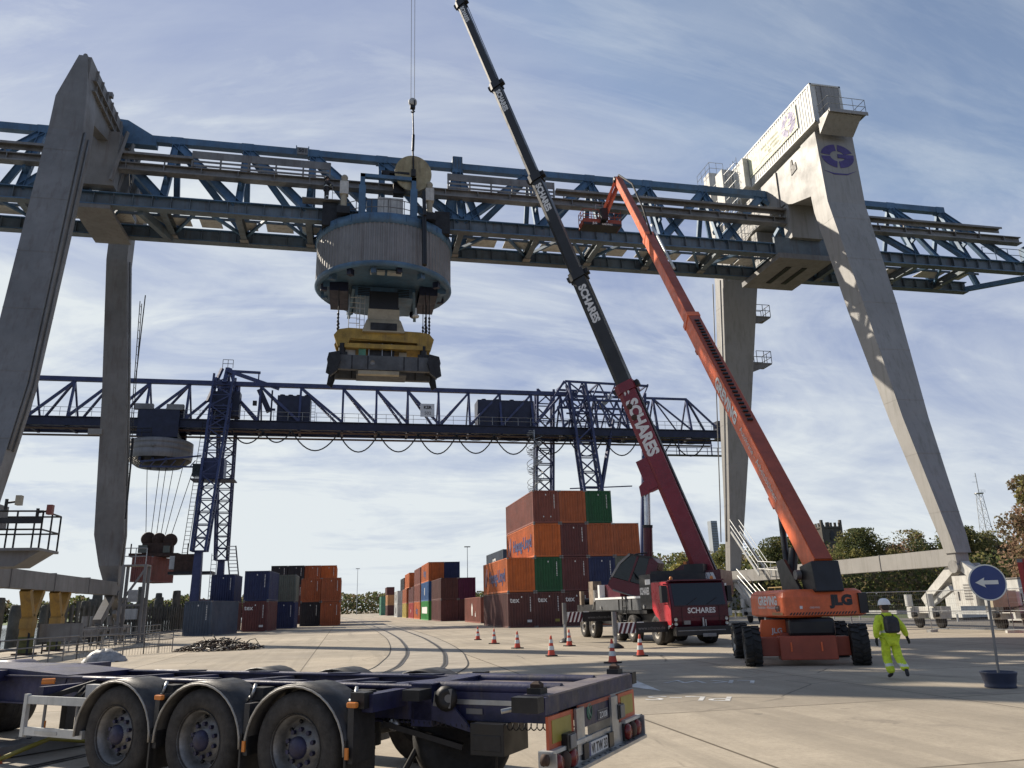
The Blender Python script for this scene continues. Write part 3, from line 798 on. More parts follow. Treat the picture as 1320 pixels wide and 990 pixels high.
for yy in (YN, YF):
    b = MB(W)
    x0, x1 = XE[yy]
    b.ibeam((x0, yy, ZB + 0.44), (x1 + (3 if yy == YN else 0), yy, ZB + 0.44), 0.56, 0.88, 'chord_grey', 0.06, 0.10, mf='crane_blue')
    b.bb(x0, x1, yy - 0.30, yy + 0.30, ZB - 0.045, ZB - 0.002, 'chord_grey')
    x = x0
    while x < x1:
        for s_ in (-0.28, 0.05): b.bb(x, x + 0.03, yy + s_, yy + s_ + 0.23, ZB + 0.07, ZB + 0.81, 'chord_grey')
        x += 1.12
    b.build('lower_chord', crane)
def tm(b, x0, z0, x1, z1, yy, w, h, m='crane_blue'):
    """truss member in the sloping side plane; z in 0..1 from lower chord to top chord"""
    def P(x, t): return (x, yy + (YC - yy) * t * 0.94, ZB + 0.8 + (ZT - 0.45 - ZB - 0.8) * t)
    b.ibeam(P(x0, z0), P(x1, z1), w, h, m, 0.035, 0.08, up=(1, 0, 0))
for yy, s_ in ((YN, 1), (YF, 0.85)):
    b = MB(W)
    for i, x in enumerate(XN[:-1]):
        n = XN[i + 1]
        if x < -16.7:                                   # left cantilever, members fall to the left
            tm(b, n, 1, x, 0, yy, 0.30 * s_, 0.50 * s_)
            tm(b, n, 1, n, 0, yy, 0.30 * s_, 0.44 * s_)
        elif x < 6.8:
            tm(b, x, 1, n - 0.1, 0, yy, 0.34 * s_, 0.56 * s_)
            tm(b, n, 1, n, 0, yy, 0.30 * s_, 0.44 * s_)
        elif x < 30.5:
            tm(b, n, 1, x + 0.1, 0, yy, 0.34 * s_, 0.56 * s_)
            if n < 30: tm(b, n, 1, n, 0, yy, 0.30 * s_, 0.40 * s_); tm(b, n, 1, n + 1.6, 0, yy, 0.2 * s_, 0.34 * s_)
        else:
            tm(b, x, 1, n, 0, yy, 0.32 * s_, 0.50 * s_)
            tm(b, n, 1, n, 0, yy, 0.28 * s_, 0.36 * s_)
            if yy == YN: tm(b, n, 1, n + 1.8, 0, yy, 0.26, 0.4)
    tm(b, 6.9, 1, 5.9, 0, yy, 0.4, 0.6); tm(b, 6.9, 1, 8.0, 0, yy, 0.34, 0.5)
    tm(b, 47.3, 1, 51.8, 0, yy, 0.32 * s_, 0.5 * s_)
    b.build('truss_side', crane)
b = MB(W)          # bracing and cross members between the lower chords
for i, x in enumerate(XN):
    b.ibeam((x, YN + 0.1, ZB + 0.35), (x, YF - 0.1, ZB + 0.35), 0.4, 0.62, 'chord_grey')
    b.box((x, YF - 0.55, ZB + 0.02), (0.55, 0.5, 0.05), 'rail_grey')
    if i < len(XN) - 1:
        n = XN[i + 1]; mx_ = (x + n) / 2
        b.beam((x, YF - 0.2, ZB + 0.5), (mx_, YN + 0.2, ZB + 0.5), 0.16, 0.2, 'crane_blue')
        b.beam((mx_, YN + 0.2, ZB + 0.5), (n, YF - 0.2, ZB + 0.5), 0.16, 0.2, 'crane_blue')
b.build('bottom_bracing', crane)
b = MB(W)          # grating walkway plates seen from below, with gaps
x = -28.5
while x < 49.5:
    k = rnd.choice((1.6, 2.0, 2.4))
    if not (-2.9 < x < 6): b.bb(x, x + k - 0.25, YF - 2.1, YF - 0.75, ZB + 0.75, ZB + 0.8, 'weathered_white')
    x += k + rnd.choice((0.0, 0.35, 0.7))
b.bb(-28, 50, YF - 2.15, YF - 2.07, ZB + 0.66, ZB + 0.82, 'chord_grey')
rail_line(b, [(-28, YF - 2.1, ZB + 1.0), (50, YF - 2.1, ZB + 1.0)], 1.0, 'rail_grey', 0.02, 2, 2.4, 4)
b.build('walkway', crane)
b = MB(W)          # runway beam on brackets in front of the truss
b.ibeam((-29, YN, 29.12), (52.4, YN, 29.12), 0.5, 0.50, 'rail_grey', 0.06, 0.08)
b.bb(-29, 52.4, YN - 0.30, YN + 0.30, 28.80, 28.86, 'rail_grey')
for i in range(36): b.bb(-28 + i * 2.25, -27.95 + i * 2.25, YN - 0.26, YN - 0.05, 28.9, 29.36, 'rail_grey')
for x in XN: b.beam((x, YN, 28.6), (x, YN + 1.0, 28.2), 0.16, 0.3, 'crane_blue'); b.beam((x, YN + 0.1, 29.1), (x, YN + 1.4, 29.6), 0.14, 0.22, 'crane_blue')
b.build('runway_beam', crane)
for x0, x1 in ((-29, -10.5), (13.6, 50.6)):
    b = MB(W)
    b.bb(x0, x1, YN - 0.42, YN - 0.02, 29.95, 30.02, 'rail_grey'); b.bb(x0, x1, YN - 0.08, YN - 0.02, 29.66, 29.95, 'rail_grey'); b.bb(x0, x1, YN - 0.42, YN - 0.38, 29.86, 29.95, 'rail_grey')
    x = x0 + 0.6
    while x < x1: b.bb(x, x + 0.08, YN - 0.06, YN + 0.02, 29.37, 29.66, 'rail_grey'); x += 2.3
    b.build('cable_trough', crane)
for x0, x1 in ((-10.6, -2.0), (5.9, 13.4)):
    b = MB(W)
    b.bb(x0, x1, YN - 0.30, YN - 0.24, 30.0, 30.52, 'rail_grey')
    b.bb(x0, x1, YN - 0.30, YN - 0.24, 29.72, 29.84, 'rail_grey'); b.bb(x0, x1, YN - 0.30, YN - 0.24, 29.42, 29.54, 'rail_grey')
    x = x0
    while x <= x1 + 0.01: b.bb(x, x + 0.10, YN - 0.33, YN - 0.20, 29.37, 30.5, 'rail_grey'); x += (x1 - x0) / 5.0
    b.build('screen', crane)
b = MB(W)          # railed end platform at the tip of the girder
rail_line(b, [(49.0, YN + 0.3, ZB + 1.2), (55.0, YN + 0.3, ZB + 1.2)], 1.05, 'crane_blue', 0.03, 2, 1.2)
b.bb(52.5, 53.0, YN - 0.3, YN + 0.3, ZB + 1.2, ZB + 2.3, 'crane_blue')
b.beam((50.4, YF, ZB + 0.3), (55.3, YN, ZB + 0.3), 0.3, 0.4, 'crane_blue')
b.build('end_platform', crane)
# bogies: equaliser beams, struts and wheels
def bogie(xc, yc, m, mw):
    b = MB(W)
    for s_ in (-1, 1):
        yo = yc + s_ * 2.9
        b.beam((xc, yc + s_ * 0.25, 3.25), (xc, yo, 1.45), 0.5, 0.5, m, h2=0.42)
        b.beam((xc, yc + s_ * 0.9, 2.1), (xc, yo, 1.15), 0.24, 0.3, mw)
        b.beam((xc, yo - 1.35, 1.0), (xc, yo + 1.35, 1.0), 0.62, 0.34, m)
        for k in (-0.85, 0.85):
            b.box((xc, yo + k, 0.75), (0.70, 0.85, 0.42), m)
            b.box((xc - 0.47, yo + k, 0.85), (0.26, 0.3, 0.5), mw); b.tube((xc - 0.40, yo + k - .3, 0.75), (xc - 0.62, yo + k - .3, 0.75), 0.13, 'dark_steel', 10); b.tube((xc - 0.5, yo + k, 1.2), (xc - 0.5, yo + k, 1.85), 0.20, mw, 10)
    b.tube((xc - 0.45, yc, 3.2), (xc + 0.45, yc, 3.2), 0.34, 'rail_grey', 14)
    o = b.build('bogie', crane)
    for s_ in (-1, 1):
        for k in (-0.85, 0.85):
            wb = MB(W); wb.lathe([(0.0, -0.1), (0.3, -0.1), (0.38, -0.06), (0.38, 0.06), (0.3, 0.1), (0.0, 0.1)], (xc, yc + s_ * 2.9 + k, 0.40), (1, 0, 0), 'dark_steel', 16)
            wb.build('wheel', o)
    return o
bogie(31.9, 36.2, 'weathered_white', 'galv_white'); bogie(31.9, 61.4, 'weathered_white', 'galv_white')
bogie(-16.1, 36.2, 'leg_dark', 'rail_grey'); bogie(-16.1, 60.8, 'leg_dark', 'rail_grey')
b = MB(W)          # cabinets by the near right bogie
b.bb(31.0, 31.5, 34.5, 35.9, 1.2, 2.7, 'weathered_white')
for i in range(6): b.bb(30.985, 31.0, 34.7, 35.2, 1.5 + i * 0.14, 1.57 + i * 0.14, 'rail_grey')
b.text('1', (30.985, 35.6, 1.7), (0, -1, 0), (0, 0, 1), 0.6, 'lettering_dark')
b.build('drive_cabinet', crane)
b = MB(W); b.bb(30.7, 31.9, 32.6, 32.9, 0.9, 1.75, 'dark_steel'); b.bb(29.9, 31.3, 32.3, 32.6, 1.15, 1.9, 'cream_paint'); b.build('control_box', crane); b = MB(W); b.lathe([(0.75, 0), (0.8, 0.1), (0.8, 1.5), (0.7, 1.7)], (33.3, 37.4, 1.7), (0, 0, 1), 'leg_grey', 18)
b.build('cable_reel', crane)
b = MB(W)          # stair beside the far right leg
for s_ in (0, 0.8):
    b.beam((30.9 + s_, 59.2, 7.2), (30.9 + s_, 55.4, 3.6), 0.06, 0.22, 'galv_white'); b.beam((30.9 + s_, 58.9, 3.2), (30.9 + s_, 55.0, 0.6), 0.06, 0.22, 'galv_white')
    for h in (0.5, 1.0): b.tube((30.9 + s_, 59.2, 7.2 + h), (30.9 + s_, 55.4, 3.6 + h), 0.03, 'galv_white', 5); b.tube((30.9 + s_, 58.9, 3.2 + h), (30.9 + s_, 55.0, 0.6 + h), 0.03, 'galv_white', 5)
for i in range(14):
    b.bb(30.93, 31.67, 55.5 + i * 0.27, 55.7 + i * 0.27, 3.65 + i * 0.26, 3.68 + i * 0.26, 'galv'); b.bb(30.93, 31.67, 55.1 + i * 0.28, 55.3 + i * 0.28, 0.6 + i * 0.19, 0.63 + i * 0.19, 'galv')
rail_line(b, [(30.9, 55.4, 3.5), (30.9, 51.8, 3.2), (31.6, 51.8, 3.2)], 1.1, 'galv_white', 0.03, 2, 1.0)
rail_line(b, [(30.6, 53.8, 1.4), (30.6, 51.0, 1.4)], 1.2, 'post_yellow', 0.035, 2, 0.9)
b.build('stair', crane)
# service platform with beacons by the near left leg
b = MB(W)
b.bb(-16.4, -11.15, 31.9, 34.0, 4.2, 4.3, 'leg_dark'); b.prism([(0, 0), (5.0, 0), (4.2, -0.55), (0, -0.55)], (-16.2, 32.2, 4.2), (1, 0, 0), (0, 0, 1), -1.5, 'leg_dark')
b.bb(-16.4, -13.0, 32.3, 33.6, 5.1, 6.0, 'leg_dark'); b.bb(-16.4, -13.5, 32.2, 33.6, 6.0, 6.35, 'leg_dark')
for z in (5.35, 5.7): b.bb(-16.4, -12.98, 32.28, 32.3, z, z + 0.03, 'rail_grey')
rail_line(b, [(-15.5, 32.0, 4.3), (-11.2, 32.0, 4.3), (-11.2, 33.9, 4.3), (-14, 33.9, 4.3)], 1.35, 'dark_steel', 0.035, 2, 0.9)
b.beam((-12.9, 32.0, 5.3), (-11.2, 32.0, 5.3), 0.14, 0.2, 'dark_steel')
b.bb(-16.2, -15.4, 34.0, 36.0, 3.8, 4.3, 'leg_dark')
o = b.build('service_platform', crane)
for x, z in ((-12.25, 5.95), (-11.15, 5.6)):
    b = MB(W); b.tube((x - 0.25, 32.0, z - 0.25), (x - 0.25, 32.0, z + 0.15), 0.06, 'dark_steel'); b.tube((x - 0.25, 32.0, z), (x + 0.05, 32.0, z + .05), 0.04, 'dark_steel')
    b.box((x + 0.17, 32.0, z + 0.1), (0.19, 0.24, 0.36), 'cont_red_brown' if x > -12 else 'cream_paint'); b.build('beacon', o)
# floodlight and mast on the far left leg
b = MB(W); b.bb(-18.2, -17.3, 58.0, 58.3, 14.2, 14.6, 'leg_grey'); b.tube((-17.3, 58.2, 14.4), (-16.9, 58.2, 14.4), 0.05, 'leg_dark'); b.build('floodlight', crane)
b = MB(W); ladder(b, (-15.2, 58.0, 10.5), (-15.5, 57.2, 24), 0.5, 'dark_steel', (0, 1, 0), 0.03, 0.6); b.tube((-15.2, 58.4, 8.3), (-15.2, 58.1, 14), 0.06, 'dark_steel'); b.tube((-15.2, 57, 18), (-15.2, 57, 24.5), 0.04, 'dark_steel'); b.build('access_ladder', crane)
b = MB(W)          # stair tower at the far left leg foot
rail_line(b, [(-15.0, 58.5, 5.2), (-13.6, 58.5, 5.2)], 1.1, 'galv', 0.03, 2, 0.7)
b.bb(-15.1, -13.5, 58.5, 59.8, 5.1, 5.2, 'leg_dark')
for x in (-15.0, -13.6): b.beam((x, 58.6, 0), (x, 58.6, 5.1), 0.18, 0.18, 'leg_dark'); b.beam((x, 59.7, 0), (x, 59.7, 5.1), 0.18, 0.18, 'leg_dark')
b.beam((-15.0, 58.6, 2.6), (-13.6, 58.6, 4.9), 0.1, 0.14, 'leg_dark'); b.beam((-15.0, 58.6, 2.5), (-13.6, 58.6, 2.5), 0.1, 0.14, 'leg_dark'); b.bb(-14.5, -13.9, 58.4, 58.6, 2.7, 3.5, 'galv')
b.build('stair', crane)

# ================================================================== crane trolley (round slewing housing)
TC = (1.85, 49.0, 22.75)
tro = thing('crane_trolley', 'round grey clad slewing trolley hanging under the blue girder of the nearer crane', 'crane trolley', TC)
W = WM(TC)
b = MB(W)
Rd = 4.52; n_ = 96
P = []
for i in range(n_):
    for t, d in ((0, 0), (0.35, 0), (0.5, -0.05), (0.85, -0.05)):
        a = 2 * PI * (i + t) / n_; P.append((TC[0] + (Rd + d) * math.cos(a), TC[1] + (Rd + d) * math.sin(a)))
vs = []
for x, y in P: vs += [(x, y, 22.6), (x, y, 25.35)]
k = len(P)
b.add(vs, [(2 * i, 2 * ((i + 1) % k), 2 * ((i + 1) % k) + 1, 2 * i + 1) for i in range(k)], 'drum_clad')
b.build('cladding', tro)
b = MB(W)
b.lathe([(Rd - 0.1, 25.30), (Rd + 0.08, 25.34), (Rd + 0.08, 25.95), (Rd - 0.02, 26.02), (Rd - 0.9, 26.02)], (TC[0], TC[1], 0), (0, 0, 1), 'crane_blue', 64)
for i in range(24):
    a = 2 * PI * i / 24; b.box((TC[0] + (Rd + 0.09) * math.cos(a), TC[1] + (Rd + 0.09) * math.sin(a), 25.7), (0.1, 0.06, 0.44), 'crane_blue', rot=(0, 0, a))
b.build('top_ring', tro)
b = MB(W)
b.lathe([(Rd + 0.03, 22.68), (Rd + 0.05, 22.5), (Rd - 0.12, 22.35), (Rd - 0.5, 22.55), (1.5, 22.75), (0, 22.75)], (TC[0], TC[1], 0), (0, 0, 1), 'crane_blue', 64)
b.build('floor_plate', tro)
b = MB(W)
X, Y = TC[0], TC[1]
b.bb(X - 1.9, X + 1.95, Y - 0.2, Y + 3.2, 22.0, 22.7, 'crane_blue')
for s_ in (-1, 1):
    b.bb(X + s_ * 2.95 - 0.6, X + s_ * 2.95 + 0.6, Y - 0.9, Y + 2.6, 22.0, 22.6, 'dark_navy')
    b.bb(X + s_ * 3.75 - 0.2, X + s_ * 3.75 + 0.2, Y - 1.0, Y + 1.6, 22.2, 22.6, 'crane_blue')
    for j in range(5): b.bb(X + s_ * 1.3 - 0.4, X + s_ * 1.3 + 0.4, Y - 0.25, Y - 0.2, 22.06 + j * 0.12, 22.11 + j * 0.12, 'dark_steel')
    b.beam((X + s_ * 2.0, Y - 0.4, 22.5), (X + s_ * 2.3, Y + 2.6, 21.5), 0.2, 0.3, 'crane_blue')
b.build('underframe', tro)
for i in range(16):
    b = MB(W); a = 2 * PI * (i + .5) / 16; b.box((X + 4.0 * math.cos(a), Y + 4.0 * math.sin(a), 22.35 - 0.08 * (i % 3)), (0.4, 0.3, 0.4), 'crane_blue' if i % 2 else 'dark_navy', rot=(0, 0, a)); b.build('ring_bracket', tro)
b = MB(W); b.bb(X - 0.95, X + 0.95, Y - 0.9, Y + 0.9, 21.0, 22.1, 'black_paint'); b.build('column_head', tro)
for x0, x1 in ((X - 1.0, X - 0.08), (X + 0.08, X + 1.0)): b = MB(W); b.bb(x0, x1, Y - 3.4, Y - 2.9, 22.38, 22.52, 'galv_white'); b.build('floodlight', tro)
b = MB(W)          # lifting portal frame in front of the girder
for x in (0.2, 3.5):
    b.bb(x - 0.22, x + 0.22, 44.9, 45.4, 25.9, 28.1, 'crane_blue'); b.bb(x - 0.15, x + 0.15, 45.0, 45.3, 28.1, 29.0, 'crane_blue')
b.bb(0.05, 3.65, 45.0, 45.3, 28.75, 29.0, 'crane_blue')
b.bb(1.4, 3.2, 45.1, 45.6, 29.25, 29.4, 'dark_steel'); b.bb(1.5, 1.9, 45.1, 45.5, 29.0, 29.25, 'dark_steel'); b.bb(2.2, 2.9, 45.6, 46.2, 28.1, 29.0, 'dark_steel')
b.build('portal_frame', tro)
b = MB(W)
b.bb(1.2, 2.85, 45.6, 46.3, 26.05, 27.7, 'weathered_white'); b.bb(0.5, 1.2, 45.7, 46.4, 26.05, 27.6, 'crane_blue')
for x in (1.6, 2.02, 2.45): b.bb(x - 0.015, x + 0.015, 45.58, 45.6, 26.1, 27.65, 'rail_grey')
b.build('control_cabinet', tro)
b = MB(W)
pts = [(TC[0] + (Rd - 0.25) * math.cos(a), TC[1] + (Rd - 0.25) * math.sin(a), 26.0) for a in [R(200 + i * 14) for i in range(11)]]
rail_line(b, pts, 1.1, 'rail_grey', 0.028, 2, 1.3)
b.build('railing', tro)
for x in (-0.95, 4.55):
    b = MB(W); b.tube((x, 45.3, 26.3), (x, 45.3, 28.6), 0.2, 'cream_paint', 12); b.box((x, 45.3, 27.9), (0.55, 0.5, 0.9), 'weathered_white'); b.box((x, 45.3, 26.3), (0.8, 0.6, 0.5), 'dark_steel'); b.ball((x, 45.3, 28.7), 0.22, 'cream_paint'); b.build('hoist_motor', tro)
for x in (-1.8, 5.5):          # wheels and suspension reaching the lower chord
    for yy in (YN, YF): b = MB(W); b.bb(x - 0.5, x + 0.5, yy - 0.75, yy - 0.4, 25.7, 27.3, 'dark_steel'); b.bb(x - 0.5, x + 0.5, yy - 0.5, yy + 0.5, 25.7, 26.1, 'dark_steel'); b.build('travel_gear', tro)
b = MB(W); b.tube((4.15, 44.85, 26.2), (4.15, 44.2, 22.4), 0.16, 'black_paint'); b.tube((4.1, 44.6, 27.8), (4.15, 44.3, 25.9), 0.12, 'black_paint'); b.build('cable_duct', tro)
b = MB(W)          # guide column with cream cabin-like casing
b.bb(X - 0.9, X + 1.0, 48.1, 49.9, 20.75, 21.0, 'black_paint')
b.loft([[(X + a * s_, 49 + c * s_, z) for a, c in ((-1, -1), (1, -1), (1, 1), (-1, 1))] for z, s_ in ((20.8, 1.02), (20.1, 1.02), (19.95, 1.12), (19.2, 1.35), (19.1, 1.35))], 'cream_paint')
b.bb(X - 0.85, X + 0.85, 47.62, 47.66, 19.2, 19.7, 'dark_steel')
b.build('guide_column', tro)
b = MB(W); ladder(b, (-0.05, 48.2, 18.9), (-0.05, 48.2, 21.8), 0.7, 'galv', (1, 0, 0), 0.03, 0.36); ladder(b, (0.35, 48.2, 19.1), (0.35, 48.2, 21.8), 0.5, 'galv', (1, 0, 0), 0.02, 0.36); b.build('access_ladder', tro)
b = MB(W); b.tube((3.9, 47.5, 22), (3.9, 47.5, 20.7), 0.03, 'dark_steel'); b.lathe([(0.06, 0.6), (0.08, 0.2), (0.24, 0.05), (0.2, -0.05), (0, -0.06)], (3.9, 47.5, 20.2), (0, 0, 1), 'weathered_white', 12); b.build('horn_loudspeaker', tro)
# ---- spreader hanging below
SP = (1.85, 49, 17.0)
spr = thing('container_spreader', 'yellow and grey container spreader hanging on ropes below the round trolley', 'spreader', SP)
W = WM(SP)
b = MB(W)
poly = [(-3.15, 0.1), (-2.85, 0.5), (-2.2, 0.62), (2.4, 0.52), (3.0, 0.42), (3.3, 0.05), (3.1, -0.7), (2.4, -0.75), (2.2, -0.25), (-2.1, -0.1), (-2.3, -0.55), (-2.9, -0.65)]
for y0 in (47.9, 49.8): b.prism(poly, (1.85, y0, 18.75), (1, 0, 0), (0, 0, 1), -0.3, 'spreader_yellow')
b.bb(-1.2, 4.95, 48.0, 50.0, 18.55, 18.8, 'spreader_yellow'); b.bb(-0.6, 4.4, 47.8, 50.1, 18.0, 18.3, 'spreader_yellow')
b.build('head_beam', spr)
b = MB(W)
for y0 in (47.9, 50.1):
    b.box((1.95, y0, 17.0), (6.3, 0.35, 0.95), 'spreader_grey')
    for x in (-0.1, 0.9, 3.2, 4.1): b.bb(x - 0.04, x + 0.04, y0 - 0.19, y0 - 0.17, 16.55, 17.45, 'dark_steel')
b.lathe([(0.0, 0.0), (0.17, 0.0), (0.17, 0.03)], (1.2, 47.72, 16.98), (0, -1, 0), 'rail_grey', 14)
b.bb(0.2, 3.4, 48.2, 49.8, 16.35, 16.7, 'spreader_grey'); b.bb(0.3, 2.9, 47.8, 48.2, 16.25, 16.5, 'cream_paint')
b.build('telescopic_frame', spr)
for s_ in (-1, 1):
    b = MB(W)
    xx = 1.95 + s_ * 3.2
    b.prism([(-0.35, 0.7), (0.3, 0.55), (0.4, 0.1), (0.15, -0.95), (-0.25, -0.6), (-0.45, 0.1)], (xx, 47.5, 16.95), (s_, 0, 0), (0, 0, 1), 0.35 * -s_, 'dark_steel')
    b.bb(xx - 0.25, xx + 0.25, 47.7, 50.3, 16.9, 17.35, 'dark_steel')
    for y in (47.6, 50.4): b.prism([(-0.3, 0.3), (0.3, 0.3), (0.45, -0.8), (0.1, -1.0)], (xx, y, 17.0), (s_, 0, 0), (0, 0, 1), 0.08, 'dark_steel')
    b.build('end_flipper', spr)
b = MB(W)
b.bb(0.9, 2.6, 48.2, 49.6, 17.45, 18.45, 'dark_steel'); b.bb(-0.6, 0.1, 48.3, 49, 17.5, 18.0, 'weathered_white'); b.bb(0.3, 0.75, 48.0, 48.6, 17.5, 18.2, 'cont_pale_green'); b.bb(2.9, 3.4, 48.3, 49, 17.5, 17.95, 'cream_paint')
for x in (0.95, 1.8, 2.4): b.tube((x, 48.0, 17.5), (x, 48.0, 18.4), 0.03, 'galv')
b.build('hydraulic_unit', spr)
for x in (-0.75, 4.45):
    for y in (48.05, 49.95): b = MB(W); b.tube((x, y, 17.4), (x, y, 18.3), 0.22, 'dark_steel', 10); b.box((x, y, 17.6), (0.7, 0.35, 0.25), 'dark_steel'); b.build('link', spr)
for x, dx in ((-1.08, 0), (4.6, 0.0), (4.85, 0.0)):
    for y in (48.1, 49.9):
        b = MB(W); b.tube((x, y, 19.2), (x, y, 22.2), 0.03, 'dark_steel', 5)
        for z in (19.35, 19.6, 19.85, 20.1, 20.35): b.lathe([(0.04, -0.12), (0.09, 0), (0.04, 0.12)], (x, y, z), (0, 0, 1), 'dark_steel', 8)
        b.build('hoist_rope', spr)
# ---- round timber disc lifted by the mobile crane
D0 = (3.45, 45.2, 29.4)
disc = thing('cable_drum', 'round wooden-faced cable drum hanging from the mobile crane hook in front of the blue girder', 'cable drum', D0)
W = WM(D0)
b = MB(W)
b.lathe([(0, -0.08), (1.22, -0.08), (1.22, 0.05), (0, 0.05)], D0, (0.05, -1, -0.15), 'wood_disc', 40, smooth=False)
b.build('flange', disc)
b = MB(W); b.lathe([(1.1, -1.0), (1.1, -0.1)], D0, (0.05, -1, -0.15), 'cream_paint', 32)
for i in range(9): b.lathe([(1.13, -0.1 * i - 0.18), (1.17, -0.1 * i - 0.14), (1.13, -0.1 * i - 0.1)], D0, (0.05, -1, -0.15), 'rail_grey', 28)
b.build('drum_core', disc)
b = MB(W); b.lathe([(1.18, -1.1), (1.18, -1.02), (0, -1.02)], D0, (0.05, -1, -0.15), 'wood_disc', 40, smooth=False); b.build('flange', disc)
b = MB(W); b.box((3.46, 45.05, 29.35), (0.3, 0.14, 0.5), 'dark_steel'); b.tube((3.46, 45.0, 29.4), (3.4, 45.0, 31.0), 0.06, 'dark_steel'); b.tube((3.4, 45.0, 31.0), (3.45, 45.3, 32.4), 0.09, 'dark_steel'); b.tube((3.45, 45.3, 32.4), (3.38, 45.3, 34.3), 0.05, 'dark_steel'); b.build('sling', disc)
# ================================================================== far lattice gantry crane (dark blue)
F0 = (-16, 103, 0)
fc = thing('gantry_crane', 'dark blue lattice gantry crane standing farther back behind the container stacks', 'gantry crane', F0)
W = WM(F0)
YFN, YFF = 101.0, 105.0
NS = 'navy_steel'
fx = [-52.5, -47.5, -43.0, -38.6, -34.2, -29.8, -25.4, -20.6, -16.2, -11.8, -6.7, -1.2, 3.2, 7.4, 11.6, 15.8, 20.2, 24.7, 29.0, 34.0, 38.5, 43.0, 48.2]
b = MB(W)
b.beam((-53, 102.0, 30.65), (31.5, 102.0, 30.65), 0.6, 0.55, NS); b.beam((31.5, 102, 30.45), (48.3, 102, 30.45), 0.3, 0.3, NS)
b.build('top_chord', fc)
for yy in (YFN, YFF):
    b = MB(W); b.ibeam((-53, yy, 25.0), (53, yy, 25.0), 0.5, 1.15, 'dark_navy', 0.1, 0.12); b.bb(-53, 53, yy - 0.45, yy + 0.45, 24.05, 24.13, 'rust_steel'); b.build('lower_chord', fc)
    b = MB(W)
    def q(x, t): return (x, yy + (102.0 - yy) * t, 25.6 + (30.4 - 25.6) * t)
    s_ = 0.28 if yy == YFN else 0.2
    for i, x in enumerate(fx[:-1]):
        n = fx[i + 1]
        b.beam(q(n, 0), q(n, 1), s_, s_, NS)
        if -16.3 < x < 11: b.beam(q(x, 1), q(n, 0), s_ * 1.25, s_ * 1.25, NS)
        elif x < -16: b.beam(q(n, 1), q(x, 0), s_ * 1.2, s_ * 1.2, NS)
        elif x < 30: b.beam(q(n, 1), q(x, 0), s_, s_, NS)
        else: b.beam(q(x, 1), q(n, 0), s_ * 0.8, s_ * 0.8, NS)
    b.beam(q(48.3, 1), q(52.6, 0), 0.26, 0.26, NS); b.build('truss_side', fc)
b = MB(W)
for i in range(len(fx)): b.beam((fx[i], YFN, 24.5), (fx[i], YFF, 24.5), 0.3, 0.4, 'dark_navy')
for i in range(len(fx) - 1): b.beam((fx[i], YFN, 24.6), (fx[i + 1], YFF, 24.6), 0.2, 0.2, 'dark_navy')
b.build('bottom_bracing', fc)
b = MB(W); rail_line(b, [(-53, YFN - .3, 25.6), (53, YFN - .3, 25.6)], 1.1, 'galv', 0.03, 2, 1.8, 4); b.build('railing', fc)
b = MB(W)
rail_line(b, [(44, YFN, 21.9), (53.5, YFN, 21.9)], 1.1, NS, 0.05, 2, 1.5, 4); b.bb(44, 53.5, YFN - .5, YFN + .5, 21.8, 21.9, 'dark_navy'); b.beam((46, YFN, 22), (46, YFN, 24.2), 0.15, 0.15, NS); b.beam((51, YFN, 22), (51, YFN, 24.2), 0.15, 0.15, NS)
b.bb(52.2, 53.4, 100.8, 102.2, 24.5, 27, 'dark_navy')
b.build('end_platform', fc)
def lattice(b, p0, p1, w0, w1, n, r, m, rb=None):
    """four-chord lattice mast from p0 to p1"""
    p0, p1 = V(p0), V(p1); rb = rb or r * 0.55
    C4 = [(-1, -1), (1, -1), (1, 1), (-1, 1)]
    def c(t, k): w = w0 + (w1 - w0) * t; p = p0.lerp(p1, t); return p + V((C4[k][0] * w[0] / 2, C4[k][1] * w[1] / 2, 0)) if isinstance(w, V) else p
    for k in range(4): b.beam(c(0, k), c(1, k), r * 2, r * 2, m)
    for i in range(n):
        for k in range(4):
            a, d = (k, (k + 1) % 4) if i % 2 == 0 else ((k + 1) % 4, k)
            b.beam(c(i / n, a), c((i + 1) / n, d), rb * 2, rb * 2, m)
            b.beam(c(i / n, k), c(i / n, (k + 1) % 4), rb * 1.6, rb * 1.6, m)
def tower(xc, ya, yb, base_z):
    for y0, y1 in ((93.6, 101.3), (110.2, 105.2)):
        b = MB(W)
        lattice(b, (xc, y0, base_z), (xc, y1, 31.5), V((1.5, 1.5, 0)), V((2.4, 1.8, 0)), 15, 0.13, NS)
        b.build('leg', fc)
    b = MB(W); b.beam((xc, 93.0, 3.0), (xc, 110.6, 3.0), 0.8, 0.9, NS); b.build('sill_beam', fc)
    for y in (93.5, 110.2):
        b = MB(W); b.beam((xc, y, 0.8), (xc, y, base_z), 1.1, 1.1, NS, h2=0.8, w2=0.8); b.bb(xc - 0.5, xc + 0.5, y - 2.2, y + 2.2, 0.35, 1.1, NS)
        for k in (-1.5, 0, 1.5): b.lathe([(0, -0.15), (0.4, -0.15), (0.4, 0.15), (0, 0.15)], (xc, y + k, 0.4), (1, 0, 0), 'dark_steel', 12)
        b.build('bogie', fc)
tower(-16.3, 0, 0, 8.6)
b = MB(W)          # left portal top: pylon head, working platforms
b.beam((-16.3, 101.3, 30.5), (-16.3, 103, 33.0), 0.5, 0.5, NS); b.beam((-16.3, 104.8, 30.5), (-16.3, 103, 33.0), 0.5, 0.5, NS); b.beam((-18.2, 101.3, 28), (-17.0, 103, 33), 0.35, 0.35, NS); b.beam((-14.2, 101.3, 28), (-16, 103, 33), 0.35, 0.35, NS)
